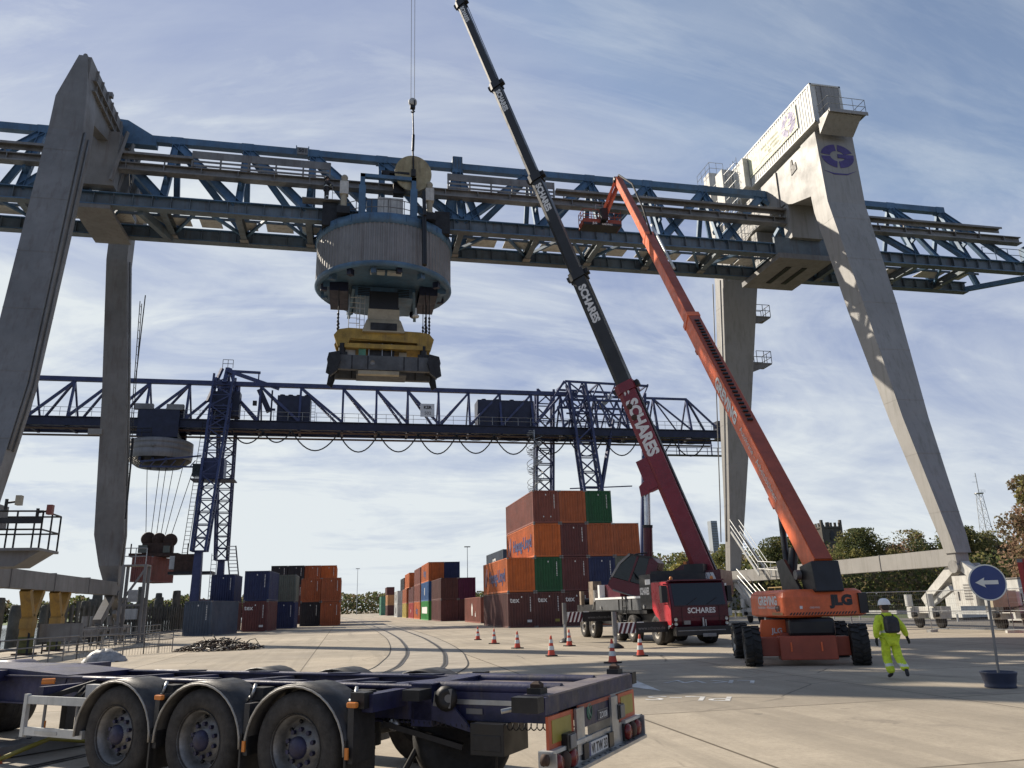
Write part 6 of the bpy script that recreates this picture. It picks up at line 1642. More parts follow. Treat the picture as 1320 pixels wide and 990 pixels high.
for x in (-10.2, -8.6, -6.75, -5.9, -4.6, -3.3, -2.4): b.beam((x, -0.42, 0.95), (x + 0.35, 0.42, 0.95), 0.12, 0.12, B_)
for x in (-6.9, -1.95): b.beam((x, -1.1, 0.92), (x, 1.1, 0.92), 0.1, 0.1, B_)
b.build('main_frame', tr)
b = MB()          # cross bolster behind the last axle
b.bb(-1.78, -1.54, -0.58, 0.58, 0.66, 1.045, B_); b.bb(-1.8, -1.52, -0.6, 0.6, 1.045, 1.06, B_)
b.prism([(-0.9, 0.72), (-0.1, 0.72), (0.35, 0.62), (0.1, 0.86), (-0.9, 0.95)], (-1.4, -0.55, 0), (1, 0, 0), (0, 0, 1), 0.03, B_)
b.lathe([(0.11, 0.0), (0.12, 0.02), (0.06, 0.03), (0, 0.01)], (-1.35, -0.60, 0.93), (0.2, -1, 0), 'dark_steel', 14); b.prism([(0, 0), (.2, -.02), (.22, .16), (.02, .13)], (-1.5, -0.60, 0.86), (1, 0, 0), (0, 0, 1), .02, 'rail_grey')
for s_ in (-1, 1): b.box((-1.9, s_ * 0.85, 0.93), (0.14, 0.6, 0.16), B_); b.box((-1.95, s_ * 1.16, 0.96), (0.16, 0.14, 0.14), 'dark_steel'); b.box((-1.62, s_ * 0.72, 0.97), (0.2, 0.22, 0.1), 'dark_steel')
b.build('middle_bolster', tr)
b = MB()          # telescopic tail beam
for s_ in (-1, 1):
    b.bb(-1.6, -0.22, s_ * 0.42 - .05, s_ * 0.42 + .05, 0.72, 0.98, B_); b.tube((-1.6, s_ * 0.42, 1.02), (-0.2, s_ * 0.42, 1.02), 0.055, B_, 10); b.bb(-1.45, -0.3, s_ * 0.475 - .005, s_ * 0.475 + .005, 0.865, 0.91, 'galv')
b.bb(-1.6, -0.2, -0.4, 0.4, 0.72, 0.76, B_); b.bb(-1.6, -0.2, -0.36, 0.36, 0.99, 1.01, 'trailer_top')
b.bb(-1.2, -1.02, -0.483, -0.481, 0.78, 0.83, 'rail_grey')
b.build('tail_beam', tr)
b = MB()
b.bb(-0.22, 0.0, -1.22, 1.22, 0.90, 1.035, B_); b.bb(-0.23, 0.005, -1.15, 1.15, 1.035, 1.05, 'trailer_top')
for s_ in (-1, 1):
    b.box((-0.14, s_ * 1.06, 1.075), (0.13, 0.15, 0.05), 'dark_steel'); b.loft([[(-0.14 + x * q_, s_ * 1.06 + y * q_, z) for x, y in ((-1, -1), (1, -1), (1, 1), (-1, 1))] for z, q_ in ((1.1, .045), (1.13, .045), (1.15, .02))], 'rust_steel'); b.box((-0.12, s_ * 1.31, 0.99), (0.24, 0.14, 0.12), 'dark_steel'); b.tube((-0.25, s_ * 1.25, 0.95), (-0.36, s_ * 1.33, 0.93), 0.02, 'galv')
b.bb(-0.02, 0.012, -0.45, 0.42, 0.70, 0.9, B_); b.bb(0.006, 0.018, -0.5, 0.42, 0.865, 0.90, 'lift_red')
b.lathe([(0.06, 0.0), (0.075, 0.004), (0.06, 0.008)], (0.012, -0.2, 0.82), (1, 0, 0), 'cont_pale_green', 18)
b.text('K', (0.02, -0.2, 0.82), (0, 1, 0), (0, 0, 1), 0.12, 'cont_pale_green')
b.bb(0.012, 0.018, 0.02, 0.32, 0.715, 0.80, 'rail_grey'); b.bb(0.016, 0.020, 0.03, 0.31, 0.722, 0.793, 'dark_navy'); b.text('ZO008', (0.022, 0.17, 0.755), (0, 1, 0), (0, 0, 1), 0.075, 'plate_white', bold=0.02)
b.build('rear_bolster', tr)
for y0, y1 in ((-1.2, -0.62), (0.66, 1.2)):
    b = MB(); b.bb(-0.01, 0.015, y0, y1, 0.62, 0.885, 'marker_orange'); b.bb(0.013, 0.019, y0 + .07, y1 - .07, 0.67, 0.85, 'marker_yellow'); b.build('marker_board', tr)
for y in (-0.52, 0.45):
    b = MB(); b.bb(0.02, 0.045, y - 0.1, y + 0.1, 0.50, 0.885, 'galv'); b.bb(-0.25, 0.02, y - 0.02, y + 0.02, 0.5, 0.7, 'galv'); b.build('bumper_bracket', tr)
b = MB()
b.bb(0.0, 0.12, -1.24, 1.24, 0.405, 0.435, 'galv'); b.bb(0.0, 0.03, -1.24, 1.24, 0.435, 0.62, 'galv'); b.bb(-0.06, 0.06, -1.26, -0.28, 0.60, 0.63, 'galv_white'); b.bb(-0.06, 0.06, 0.72, 1.26, 0.60, 0.63, 'galv_white')
for y in [-0.9 + 0.15 * i for i in range(13)]: b.lathe([(0.014, 0.0), (0.014, 0.003), (0, 0.003)], (0.08, y, 0.4355), (0, 0, 1), 'dark_steel', 8)
for s_ in (-1, 1): b.box((0.02, s_ * 1.25, 0.51), (0.16, 0.025, 0.22), 'galv')
bp = b.build('bumper', tr)
b = MB(); b.bb(0.045, 0.055, -0.36, 0.16, 0.46, 0.57, 'plate_white'); b.bb(0.056, 0.057, -0.36, -0.32, 0.46, 0.57, 'sign_blue'); b.text('VI TW 33', (0.058, -0.08, 0.515), (0, 1, 0), (0, 0, 1), 0.115, 'lettering_dark', bold=0.02, squeeze=.95); b.build('number_plate', tr)
b = MB(); b.bb(0.03, 0.06, -0.5, -0.38, 0.45, 0.58, 'black_paint'); b.build('plate_lamp', tr); b = MB(); b.bb(0.03, 0.06, 0.2, 0.33, 0.45, 0.58, 'black_paint'); b.build('plate_lamp', tr)
for y0 in (-1.12, 0.78):
    o = MB().bb(0.03, 0.05, y0 - 0.09, y0 + 0.43, 0.44, 0.60, 'black_paint').build('tail_lamp', tr)
    for i in range(3):
        b = MB(); b.lathe([(0.076, 0), (0.078, 0.02), (0.06, 0.045), (0, 0.05)], (0.045, y0 + i * 0.165, 0.52), (1, 0, 0), ('lamp_red', 'rust_steel', 'lamp_red')[i], 20); b.build('lens', o)
for y in (-0.83, 0.62): b = MB(); b.bb(-0.05, 0.06, y - 0.09, y + 0.09, 0.66, 0.80, 'black_paint') if y > 0 else b.bb(-0.03, 0.08, y - 0.1, y + 0.1, 0.58, 0.72, 'black_paint'); b.bb(0.06 if y > 0 else 0.08, 0.075 if y > 0 else 0.095, y - 0.06, y + 0.07, 0.67 if y > 0 else 0.6, 0.79 if y > 0 else 0.71, 'rail_grey'); b.build('work_lamp', tr, bevel=0.015)
for y in (-1.34, 1.3):
    b = MB(); b.tube((-0.02, y * .93, 0.56), (0.02, y, 0.56), 0.03, 'black_rubber'); b.lathe([(0, -.02), (0.045, -.02), (0.045, .03), (0, .035)], (0.03, y, 0.58), (1, 0, 0), 'rust_steel', 12); b.build('side_lamp', tr)
for i, x in enumerate((-2.66, -3.97, -5.28)):
    for s_ in (-1, 1):
        wheel(tr, V((x, s_ * 1.08, 0.515)), (0, s_, 0), 0.515, 0.37, 'rim_grey', hub='hub_blue', bolts=10)
        b = MB()
        n_ = 18; P = []
        Rf = 0.615 if s_ < 0 else 0.575
        for k in range(n_ + 1):
            a = R(-2 + 184 * k / n_) if True else 0
            P.append((math.cos(a), math.sin(a)))
        vs = []
        ya, yb_ = s_ * 1.29, s_ * 0.84
        for c_, sn in P:
            for rr, yy in ((Rf, ya), (Rf + 0.03, ya), (Rf + 0.03, yb_), (Rf, yb_)): vs.append((x + c_ * rr, yy, 0.50 + sn * rr * 0.93))
        fs = []
        for k in range(n_):
            for q_ in range(4): fs.append((k * 4 + q_, k * 4 + (q_ + 1) % 4, (k + 1) * 4 + (q_ + 1) % 4, (k + 1) * 4 + q_))
        b.add(vs, fs, 'fender_black', True)
        b.path([(x + c_ * (Rf + 0.005), ya + s_ * 0.006, 0.50 + sn * (Rf + 0.005) * 0.93) for c_, sn in P], 0.012, 'fender_edge', 6)
        b.bb(x + Rf, x + Rf + .025, min(ya, yb_), max(ya, yb_), 0.2, 0.62, 'fender_black')
        if s_ < 0:
            b.bb(x + Rf + 0.02, x + Rf + .09, ya + 0.02, ya + .35, 0.42, 0.9, 'fender_black')
        b.build('mudguard', tr)
    b = MB(); b.tube((x, -0.95, 0.515), (x, 0.95, 0.515), 0.07, 'dark_steel'); b.box((x, -0.5, 0.62), (0.6, 0.1, 0.1), 'dark_steel'); b.box((x, 0.5, 0.62), (0.6, 0.1, 0.1), 'dark_steel'); b.tube((x + 0.3, -0.5, 0.45), (x + 0.3, -0.5, 0.8), 0.13, 'black_rubber', 12); b.tube((x + 0.3, 0.5, 0.45), (x + 0.3, 0.5, 0.8), 0.13, 'black_rubber', 12); b.build('axle', tr)
for x in (-1.95, -4.55):
    b = MB(); b.tube((x, -1.24, 0.93), (x, -0.9, 0.93), 0.03, 'black_rubber'); b.box((x, -1.3, 0.93), (0.11, 0.05, 0.05), 'amber'); b.build('marker_lamp', tr, bevel=0.012)
for x in (-3.28, -2.0): b = MB(); b.bb(x - .018, x + .018, -1.312, -1.295, 0.46, 0.56, 'amber'); b.build('side_reflector', tr)
b = MB()
for x in (-4.75, -3.42, -2.1): b.box((x + .05, -0.75, 0.92), (.3, .3, .12), 'black_rubber'); b.box((x + .05, -1.0, 0.97), (0.18, 0.16, 0.12), 'black_rubber'); b.path([(x, -1.05, 1.06), (x + .03, -1.1, 1.0), (x - .02, -1.08, 0.93), (x - 0.12, -1.0, 0.93)], 0.018, 'galv')
b.tube((-4.7, -0.98, 0.93), (-3.9, -0.98, 0.95), 0.025, 'black_rubber'); b.tube((-3.4, -0.98, 0.93), (-2.6, -0.98, 0.93), 0.025, 'black_rubber')
b.build('bracket', tr)
b = MB()          # spare wheel cradle, tank and battery box under the tail
b.lathe([(0.2, -.15), (0.46, -.16), (0.52, -.1), (0.52, .1), (0.46, .16), (0.2, .15), (0, .12)], (-1.55, 0.05, 0.50), (0.75, -0.65, 0.15), 'black_rubber', 36)
b.lathe([(0.2, .14), (0.26, .1), (0.1, .08), (0, .08)], (-1.55, 0.05, 0.50), (0.75, -0.65, 0.15), 'dark_steel', 24)
b.build('spare_wheel', tr)
b = MB(); b.bb(-1.08, -0.72, -0.62, -0.1, 0.44, 0.72, 'black_paint'); b.bb(-1.05, -0.75, -0.625, -0.615, 0.48, 0.62, 'dark_steel'); b.build('storage_box', tr, bevel=0.015)
b = MB()
b.tube((-1.9, -0.3, 0.4), (-2.1, -0.4, 0.02), 0.03, 'dark_steel'); b.tube((-0.95, -0.35, 0.44), (-0.95, -0.35, 0.2), 0.012, 'dark_steel'); b.beam((-2.1, -0.6, 0.68), (-1.35, -0.3, 0.45), 0.1, 0.05, 'dark_steel'); b.lathe([(0, -.03), (.06, -.03), (.06, .03), (0, .03)], (-2.0, -.55, .66), (0, 1, 0), 'galv', 10)
b.build('support_arm', tr)
b = MB()
P = []
for i in range(420):
    t = i / 419; a = t * 2 * PI * 34
    P.append((-2.15 + 2.1 * t, -0.55 + 0.03 * math.cos(a), 0.72 - 0.035 * math.sin(PI * t) + 0.028 * math.sin(a)))
b.path(P, 0.006, 'black_rubber', 4); b.build('spiral_hose', tr)
b = MB()          # side guard in front of the wheels
b.bb(-6.95, -5.85, -1.23, -1.19, 0.79, 0.88, 'galv_white'); b.bb(-6.95, -5.85, -1.23, -1.19, 0.44, 0.53, 'galv_white'); b.bb(-6.99, -6.93, -1.24, -1.19, 0.42, 0.9, 'galv_white'); b.bb(-6.72, -6.3, -1.235, -1.23, 0.46, 0.5, 'galv')
b.tube((-6.65, -1.18, 0.5), (-6.65, -1.18, 0.8), 0.018, 'rail_grey'); b.tube((-6.05, -1.18, 0.5), (-6.05, -1.18, 0.8), 0.018, 'rail_grey'); b.tube((-6.65, -1.17, 0.52), (-6.65, -1.17, 0.6), 0.022, 'amber'); b.tube((-6.05, -1.17, 0.5), (-6.05, -1.17, 0.6), 0.022, 'amber')
b.beam((-6.9, -1.18, 0.8), (-6.6, -0.5, 1.0), 0.06, 0.06, 'dark_steel'); b.build('side_guard', tr)
b = MB()
for i in range(7):
    b.path([(-6.5 + i * .09, -0.8, 0.95), (-6.45 + i * .09, -0.95, 0.86 - .02 * (i % 3)), (-6.4 + i * .09, -0.8, 0.80), (-6.3 + i * 0.09, -0.6, 0.9)], 0.02, 'black_rubber', 5)
b.bb(-6.2, -5.95, -1.0, -0.9, 0.86, 1.0, 'weathered_white'); b.tube((-6.9, -1.1, 1.03), (-6.8, -1.0, 1.03), 0.035, 'amber'); b.box((-6.4, -0.3, 0.72), (0.9, 0.7, 0.3), 'dark_steel'); b.tube((-7.0, -0.2, 0.55), (-5.95, -0.2, 0.55), 0.17, 'rail_grey', 16)
b.build('valve_block', tr)
b = MB()          # raised gooseneck
b.prism([(-8.0, 0.76), (-7.4, 0.76), (-7.3, 1.05), (-8.6, 1.12), (-12.5, 1.12), (-12.5, 0.98), (-8.4, 0.96)], (0, 0.5, 0), (1, 0, 0), (0, 0, 1), 1.0, B_)
b.bb(-12.5, -12.2, -1.22, 1.22, 1.0, 1.15, B_); b.bb(-8.8, -8.6, -1.1, 1.1, 0.96, 1.1, B_)
for s_ in (-1, 1): b.beam((-9.0, s_ * .75, 0.12), (-9.0, s_ * .75, 1.1), 0.14, 0.14, 'dark_steel'); b.box((-9.0, s_ * .75, 0.06), (0.3, 0.25, 0.1), 'dark_steel')
b.build('gooseneck', tr)
for o in kids(tr):
    if o.name.split('.')[0] in ('rear_bolster', 'marker_board', 'bumper_bracket', 'bumper', 'number_plate', 'plate_lamp', 'tail_lamp', 'work_lamp', 'side_lamp'):
        o.scale.y = 0.93; o.location.y = -0.10
# rear part of the lorry that is coupled to it
lo = thing('semi_tractor', 'dark lorry tail at the left edge with navy mudguard and yellowish chock holder', 'lorry', TR, math.atan2(-.626, .78))
b = MB(); 
for s_ in (-1, 1): b.ibeam((-15.5, s_ * .4, 0.85), (-9.6, s_ * .4, 0.85), 0.1, 0.28, 'dark_steel')
b.bb(-10.2, -9.6, -1.0, 1.0, 0.9, 1.02, 'dark_steel'); b.lathe([(0, 0), (0.5, 0), (0.5, 0.08), (0, 0.08)], (-10.9, 0, 1.0), (0, 0, 1), 'dark_steel', 24)
b.build('chassis', lo)
for s_ in (-1, 1):
    wheel(lo, V((-11.0, s_ * 0.98, 0.5)), (0, s_, 0), 0.5, 0.55, 'rim_grey')
    b = MB(); b.lathe([(0.60, -0.3), (0.62, -0.3), (0.62, 0.3), (0.60, 0.3)], (-11.0, s_ * 1.0, 0.5), (0, 1, 0), 'trailer_blue', 24, a0=R(-80), a1=R(80)); b.build('mudguard', lo)
b = MB(); b.bb(-10.0, -9.75, -1.15, -0.65, 0.35, 0.85, 'spreader_yellow'); b.bb(-9.74, -9.73, -1.05, -0.8, 0.45, 0.8, 'rust_steel'); b.build('chock_holder', lo)
# ================================================================== traffic cones
def make_cone(label, x, y, rz=0.0):
    o = thing('traffic_cone', label, 'traffic cone', (x, y, 0), rz, 'red and white cones round the mobile crane')
    return o
spots = [(7.35, 44.95, 'traffic cone left of the others, nearest the left foot of the big container stack'), (7.3, 39.64, 'dull dark traffic cone, second from the left in the line of cones'),
         (7.4, 34.6, 'third traffic cone from the left in the line on the bare concrete'), (7.36, 28.56, 'fourth traffic cone from the left, in front of the rear outrigger foot'),
         (9.83, 34.88, 'traffic cone standing against the rear outrigger jack of the mobile crane'), (8.17, 24.13, 'nearest and largest traffic cone, left of the front outrigger foot'),
         (10.06, 26.68, 'traffic cone in front of the mobile crane front wheel, rightmost of the line')]
b = MB(); b.bb(-0.20, 0.20, -0.20, 0.20, 0, 0.045, 'black_rubber'); cb_ = b.mesh('base')
b = MB(); b.lathe([(0.14, 0.04), (0.115, 0.16), (0.095, 0.29), (0.075, 0.42), (0.055, 0.55), (0.035, 0.68), (0.028, 0.72), (0, 0.72)], (0, 0, 0), (0, 0, 1), 'cone_orange', 20); cc_ = b.mesh('body')
b = MB()
for z0, z1 in ((0.22, 0.36), (0.46, 0.58)):
    f_ = lambda z: 0.145 - 0.158 * (z - 0.04) + 0.0
    b.lathe([(f_(z0), z0), (f_(z1), z1)], (0, 0, 0), (0, 0, 1), 'reflex', 20)
cs_ = b.mesh('reflective_band')
for x, y, lab in spots:
    r = make_cone(lab, x, y, rnd.uniform(0, 1.5))
    for n_, me in (('base', cb_), ('body', cc_), ('reflective_band', cs_)):
        o = bpy.data.objects.new(n_, me); col.objects.link(o); o.parent = r
# ================================================================== round direction sign in a tub
sg = thing('direction_sign', 'round blue sign with white left arrow on a pole standing in a navy tub', 'road sign', (12.68, 13.9, 0))
b = MB(); b.lathe([(0.27, 0.0), (0.285, 0.015), (0.27, 0.05), (0.29, 0.12), (0.30, 0.2), (0.325, 0.27), (0.33, 0.295), (0.30, 0.295), (0.27, 0.2), (0, 0.19)], (0, 0, 0), (0, 0, 1), 'tub_navy', 36); b.build('tub', sg)
b = MB(); b.tube((0.0, 0, 0.15), (0.13, 0.03, 1.8), 0.026, 'rail_grey', 10); b.build('pole', sg)
nv = V((-0.35, -0.935, 0.0)).normalized()
b = MB()
c0 = V((0.14, -0.01, 2.0))
b.lathe([(0, -0.01), (0.36, -0.01), (0.36, 0.012), (0, 0.012)], c0, nv, 'reflex', 40, smooth=False)
b.lathe([(0.335, 0.0135), (0.0, 0.0135)], c0, nv, 'sign_blue', 40, smooth=False)
xr_ = V((0, 0, 1)).cross(nv).normalized(); xr_ = V((0.935, -0.35, 0))
b.prism([(-0.24, 0), (-0.05, 0.10), (-0.07, 0.04), (0.2, 0.04), (0.2, -0.04), (-0.07, -0.04), (-0.05, -0.10)], c0 + nv * 0.0145, xr_, (0, 0, 1), 0.004, 'reflex')
b.build('sign_face', sg)
# ================================================================== walking person in high-visibility clothing
def skin_mesh(verts, edges, radii, root=0, sub=2):
    me = bpy.data.meshes.new('sk'); me.from_pydata(verts, edges, []); me.update()
    o = bpy.data.objects.new('sk', me); col.objects.link(o)
    md = o.modifiers.new('s', 'SKIN'); md.use_smooth_shade = True
    for i, r_ in enumerate(radii):
        sv = me.skin_vertices[0].data[i]; sv.radius = (r_, r_) if not isinstance(r_, tuple) else r_; sv.use_root = (i == root)
    sb = o.modifiers.new('b', 'SUBSURF'); sb.levels = sub; sb.render_levels = sub
    dg = bpy.context.evaluated_depsgraph_get()
    nm = bpy.data.meshes.new_from_object(o.evaluated_get(dg))
    bpy.data.objects.remove(o); bpy.data.meshes.remove(me)
    for p in nm.polygons: p.use_smooth = True
    return nm
def person(label, loc, rz, pose, jacket='hivis', trousers='hivis', helmet='helmet_white', bag=True, scale=1.0):
    ps = thing('person', label, 'person', loc, rz)
    ps.scale = (scale * 1.13, scale * 1.06, scale)
    J = dict(pel=(0, 0, .93), wst=(0, 0.0, 1.08), chs=(0, 0.01, 1.30), nck=(0, 0.0, 1.47), hd0=(0, 0.01, 1.55), hd1=(0, 0.02, 1.66), hd2=(0, 0.01, 1.74),
             shl=(-.18, 0, 1.40), shr=(.18, 0, 1.40), hil=(-.09, 0, .90), hir=(.09, 0, .90))
    J.update(pose)
    names = ['pel', 'wst', 'chs', 'nck', 'hd0', 'hd1', 'hd2', 'shl', 'ell', 'wrl', 'pml', 'shr', 'elr', 'wrr', 'pmr', 'hil', 'knl', 'anl', 'tol', 'hir', 'knr', 'anr', 'tor']
    rad = dict(pel=.125, wst=.115, chs=.14, nck=.055, hd0=.075, hd1=.10, hd2=.075, shl=.065, ell=.045, wrl=.03, pml=.036, shr=.065, elr=.045, wrr=.03, pmr=.036, hil=.09, knl=.06, anl=.042, tol=.04, hir=.09, knr=.06, anr=.042, tor=.04)
    E_ = [('pel', 'wst'), ('wst', 'chs'), ('chs', 'nck'), ('nck', 'hd0'), ('hd0', 'hd1'), ('hd1', 'hd2'), ('chs', 'shl'), ('shl', 'ell'), ('ell', 'wrl'), ('wrl', 'pml'), ('chs', 'shr'), ('shr', 'elr'), ('elr', 'wrr'), ('wrr', 'pmr'), ('pel', 'hil'), ('hil', 'knl'), ('knl', 'anl'), ('anl', 'tol'), ('pel', 'hir'), ('hir', 'knr'), ('knr', 'anr'), ('anr', 'tor')]
    vs = [V(J[n]) for n in names]; es = [(names.index(a), names.index(c)) for a, c in E_]; rs = [rad[n] for n in names]
    # five fingers per hand
    for s_, w_, p_ in (('l', 'wrl', 'pml'), ('r', 'wrr', 'pmr')):
        d = (V(J[p_]) - V(J[w_])).normalized(); sg_ = -1 if s_ == 'l' else 1
        fwd = V((0, 1, 0)); crl = V((-sg_ * 0.35, 0.1, 0))
        base = names.index(p_)
        for k, (o_, ln) in enumerate(((-.033, .055), (-.011, .068), (.011, .072), (.033, .064))):
            a = len(vs); p0 = V(J[p_]) + fwd * o_ * 1.1 + d * .03
            vs += [p0, p0 + d * ln * .55 + crl * .012, p0 + d * ln + crl * .045]; rs += [.011, .010, .008]; es += [(base, a), (a, a + 1), (a + 1, a + 2)]
        a = len(vs); p0 = V(J[w_]).lerp(V(J[p_]), .55) + fwd * .035
        vs += [p0, p0 + fwd * .025 + d * .035, p0 + fwd * .022 + d * .065]; rs += [.013, .011, .009]; es += [(names.index(w_), a), (a, a + 1), (a + 1, a + 2)]
    me = skin_mesh([tuple(v) for v in vs], es, rs, 0, 2)
    me.name = 'body'; me.materials.clear(); me.materials.append(MATS['skin']); me.materials.append(MATS['glove'])
    wl, wr_ = V(J['wrl']), V(J['wrr'])
    for p in me.polygons:
        c = p.center
        p.material_index = 1 if (c.z < 0.27 or (c - V(J['pml'])).length < .13 or (c - V(J['pmr'])).length < .13) else 0
    o = bpy.data.objects.new('body', me); col.objects.link(o); o.parent = ps
    def shell(nm, keys, grow, m, extra=None):
        ii = [names.index(k) for k in keys]; mp = {a: i for i, a in enumerate(ii)}
        v2 = [tuple(vs[i]) for i in ii]; e2 = [(mp[a], mp[c]) for a, c in [(names.index(x), names.index(y)) for x, y in E_] if a in mp and c in mp]
        r2 = [rs[i] * grow.get(names[i], 1.25) for i in ii]
        if extra:
            for (at, p_, r_) in extra: v2.append(p_); r2.append(r_); e2.append((mp[names.index(at)], len(v2) - 1))
        q_ = skin_mesh(v2, e2, r2, 0, 2); q_.name = nm; q_.materials.clear(); q_.materials.append(MATS[m]); q_.materials.append(MATS['reflex']); q_.materials.append(MATS['glove'])
        oo = bpy.data.objects.new(nm, q_); col.objects.link(oo); oo.parent = ps
        return q_
    jm = shell('jacket', ['pel', 'wst', 'chs', 'nck', 'shl', 'ell', 'wrl', 'shr', 'elr', 'wrr'], dict(pel=1.50, wst=1.50, chs=1.30, nck=1.6, shl=1.5, ell=1.75, wrl=1.75, shr=1.5, elr=1.75, wrr=1.75), jacket)
    for p in jm.polygons:
        if 1.06 < p.center.z < 1.11 and abs(p.center.x) < .2: p.material_index = 1
        if p.center.z < 0.90: p.material_index = 2
    for a, c in (('ell', 'wrl'), ('elr', 'wrr')):
        for p in jm.polygons:
            t = (p.center - V(J[a])).length
            if (p.center - V(J[a]).lerp(V(J[c]), .1)).length < .062: p.material_index = 1
    tm_ = shell('trousers', ['pel', 'hil', 'knl', 'anl', 'hir', 'knr', 'anr'], dict(pel=1.2, hil=1.2, knl=1.6, anl=2.2, hir=1.2, knr=1.6, anr=2.2), trousers)
    for p in tm_.polygons:
        if .30 < p.center.z < .36: p.material_index = 1
        for kn in ('knl', 'knr'):
            if abs((p.center - V(J[kn])).length) < .085 and p.center.x * (-1 if kn == 'knl' else 1) > 0.12: p.material_index = 2
    b = MB(); h = V(J['hd2'])
    b.lathe([(0.128, -0.03), (0.128, 0.0), (0.118, 0.05), (0.09, 0.10), (0.05, 0.125), (0, 0.13)], h + V((0, -.005, 0.0)), (0, 0.05, 1), helmet, 22); b.lathe([(0.125, -0.035), (0.145, -0.03), (0.128, -0.02)], h, (0, 0.05, 1), helmet, 22)
    b.build('helmet', ps)
    b = MB(); hh_ = V(J['hd1'])
    b.ball(hh_ + V((0, -0.045, -0.01)), 0.085, 'bark', 8, (1, .7, 1)); b.build('hair', ps)
    b = MB()
    b.ball(hh_ + V((0, .108, -.005)), 0.017, 'skin', 6, (1, 1.2, 1.4))
    for s_ in (-1, 1): b.ball(hh_ + V((s_ * .037, .09, .02)), 0.012, 'lettering_dark', 5); b.ball(hh_ + V((s_ * .1, .0, .0)), 0.025, 'skin', 6, (.4, .8, 1.2))
    b.bb(hh_.x - .025, hh_.x + .025, hh_.y + .09, hh_.y + .102, hh_.z - .058, hh_.z - .05, 'cab_maroon'); b.build('face', ps)
    if bag:
        b = MB(); c = V(J['chs'])
        b.loft([[V((c.x + x * w_, c.y - .155 - d_ * y, c.z + z)) for x, y in ((-1, 0), (1, 0), (.85, 1), (-.85, 1))] for z, w_, d_ in ((-.24, .12, .10), (-.20, .15, .14), (.0, .155, .15), (.10, .14, .12), (.15, .09, .06))], 'bag_grey')
        for s_ in (-1, 1): b.path([(c.x + s_ * .1, c.y - .16, c.z + .1), (c.x + s_ * .115, c.y - .06, c.z + .19), (c.x + s_ * .12, c.y + .1, c.z + .15), (c.x + s_ * .14, c.y + .16, c.z - .02)], .018, 'bag_grey', 6)
        b.build('backpack', ps, bevel=.02)
    b = MB(); b.lathe([(.098, -.03), (.118, .0), (.10, .05), (.085, .06)], V(J['nck']) + V((0, -.02, 0)), (0, 0, 1), jacket, 16); b.build('collar', ps)
    return ps
walk = dict(ell=(-.27, -.03, 1.15), wrl=(-.27, .03, .93), pml=(-.265, .05, .85), elr=(.29, -.08, 1.17), wrr=(.37, -.04, .96), pmr=(.40, -.02, .88),
            knl=(-.08, .10, .50), anl=(-.07, -.02, .12), tol=(-.075, .14, .05), knr=(.12, -.02, .50), anr=(.10, -.34, .22), tor=(.10, -.36, .08))
person('person walking away in bright yellow-green high-visibility suit, white helmet and dark backpack', (12.08, 16.2, 0), R(-10), walk, scale=.93)
stand = dict(ell=(-.25, .1, 1.16), wrl=(-.15, .32, 1.15), pml=(-.12, .39, 1.15), elr=(.25, .1, 1.16), wrr=(.15, .32, 1.15), pmr=(.12, .39, 1.15), knl=(-.1, .02, .5), anl=(-.1, 0, .1), tol=(-.1, .14, .05), knr=(.1, .02, .5), anr=(.1, 0, .1), tor=(.1, .14, .05))
person('dark-clothed worker standing on the girder walkway left of the round trolley', (-2.1, 46.3, 27.45), R(-60), stand, jacket='bag_grey', trousers='bag_grey', helmet='bag_grey', bag=False)
b = MB(); b.bb(-3.6, -0.9, 45.9, 46.7, 27.38, 27.45, 'rail_grey')
rail_line(b, [(-0.9, 46.0, 27.45), (-1.7, 46.0, 27.45)], 1.0, 'rail_grey', 0.02, 2, .8)
b.M = WM(CL); mw = MB(WM(CL)); mw.bb(-3.6, -0.9, 45.9, 46.7, 27.48 - .1, 27.45, 'rail_grey'); rail_line(mw, [(-0.9, 46.0, 27.45), (-1.7, 46.0, 27.45)], 1.0, 'rail_grey', 0.02, 2, .8); mw.build('landing', crane)
# ================================================================== yard edge on the right: fences, barrier, cabinets
def fence_panel(x0, y0, x1, y1, label, note=False):
    f_ = thing('mesh_fence', label, 'fence', (x0, y0, 0), 0, 'temporary mesh fence panels by the right crane rail')
    d = V((x1 - x0, y1 - y0, 0)); L = d.length
    b = MB(); b.tube((0, 0, 0.08), (0, 0, 2.0), 0.022, 'galv'); b.tube(d + V((0, 0, .08)), d + V((0, 0, 2.0)), 0.022, 'galv')
    for z in (0.15, 1.0, 1.98): b.tube((0, 0, z), d + V((0, 0, z)), 0.018, 'galv')
    b.build('frame', f_)
    b = MB(); k = int(L / .1)
    for i in range(1, k): p = d * i / k; b.tube(p + V((0, 0, .15)), p + V((0, 0, 1.98)), 0.0028, 'galv', 3, caps=False)
    for j in range(1, 8): b.tube((0, 0, .15 + j * .24), d + V((0, 0, .15 + j * .24)), 0.003, 'galv', 3, caps=False)
    b.build('mesh', f_)
    b = MB(); n = V((-d.y, d.x, 0)).normalized(); b.box((0, 0, .06), (.7, .22, .12), 'weathered_white', rot=(0, 0, math.atan2(n.y, n.x))); b.build('foot', f_)
    if note: b = MB(); b.box(d + V((-.2, -.03, 1.75)), (.22, .02, .2), 'marker_yellow'); b.build('note', f_)
fence_panel(21.4, 36.2, 24.9, 36.1, 'mesh fence panel right behind the boom lift tail with a small yellow note', True)
fence_panel(24.95, 36.1, 28.9, 35.4, 'mesh fence panel between the walking person and the near right crane foot')
fence_panel(28.9, 35.4, 30.4, 31.9, 'mesh fence panel in front of the near right crane foot')
fence_panel(30.4, 31.9, 29.2, 28.5, 'mesh fence panel behind the round blue sign')
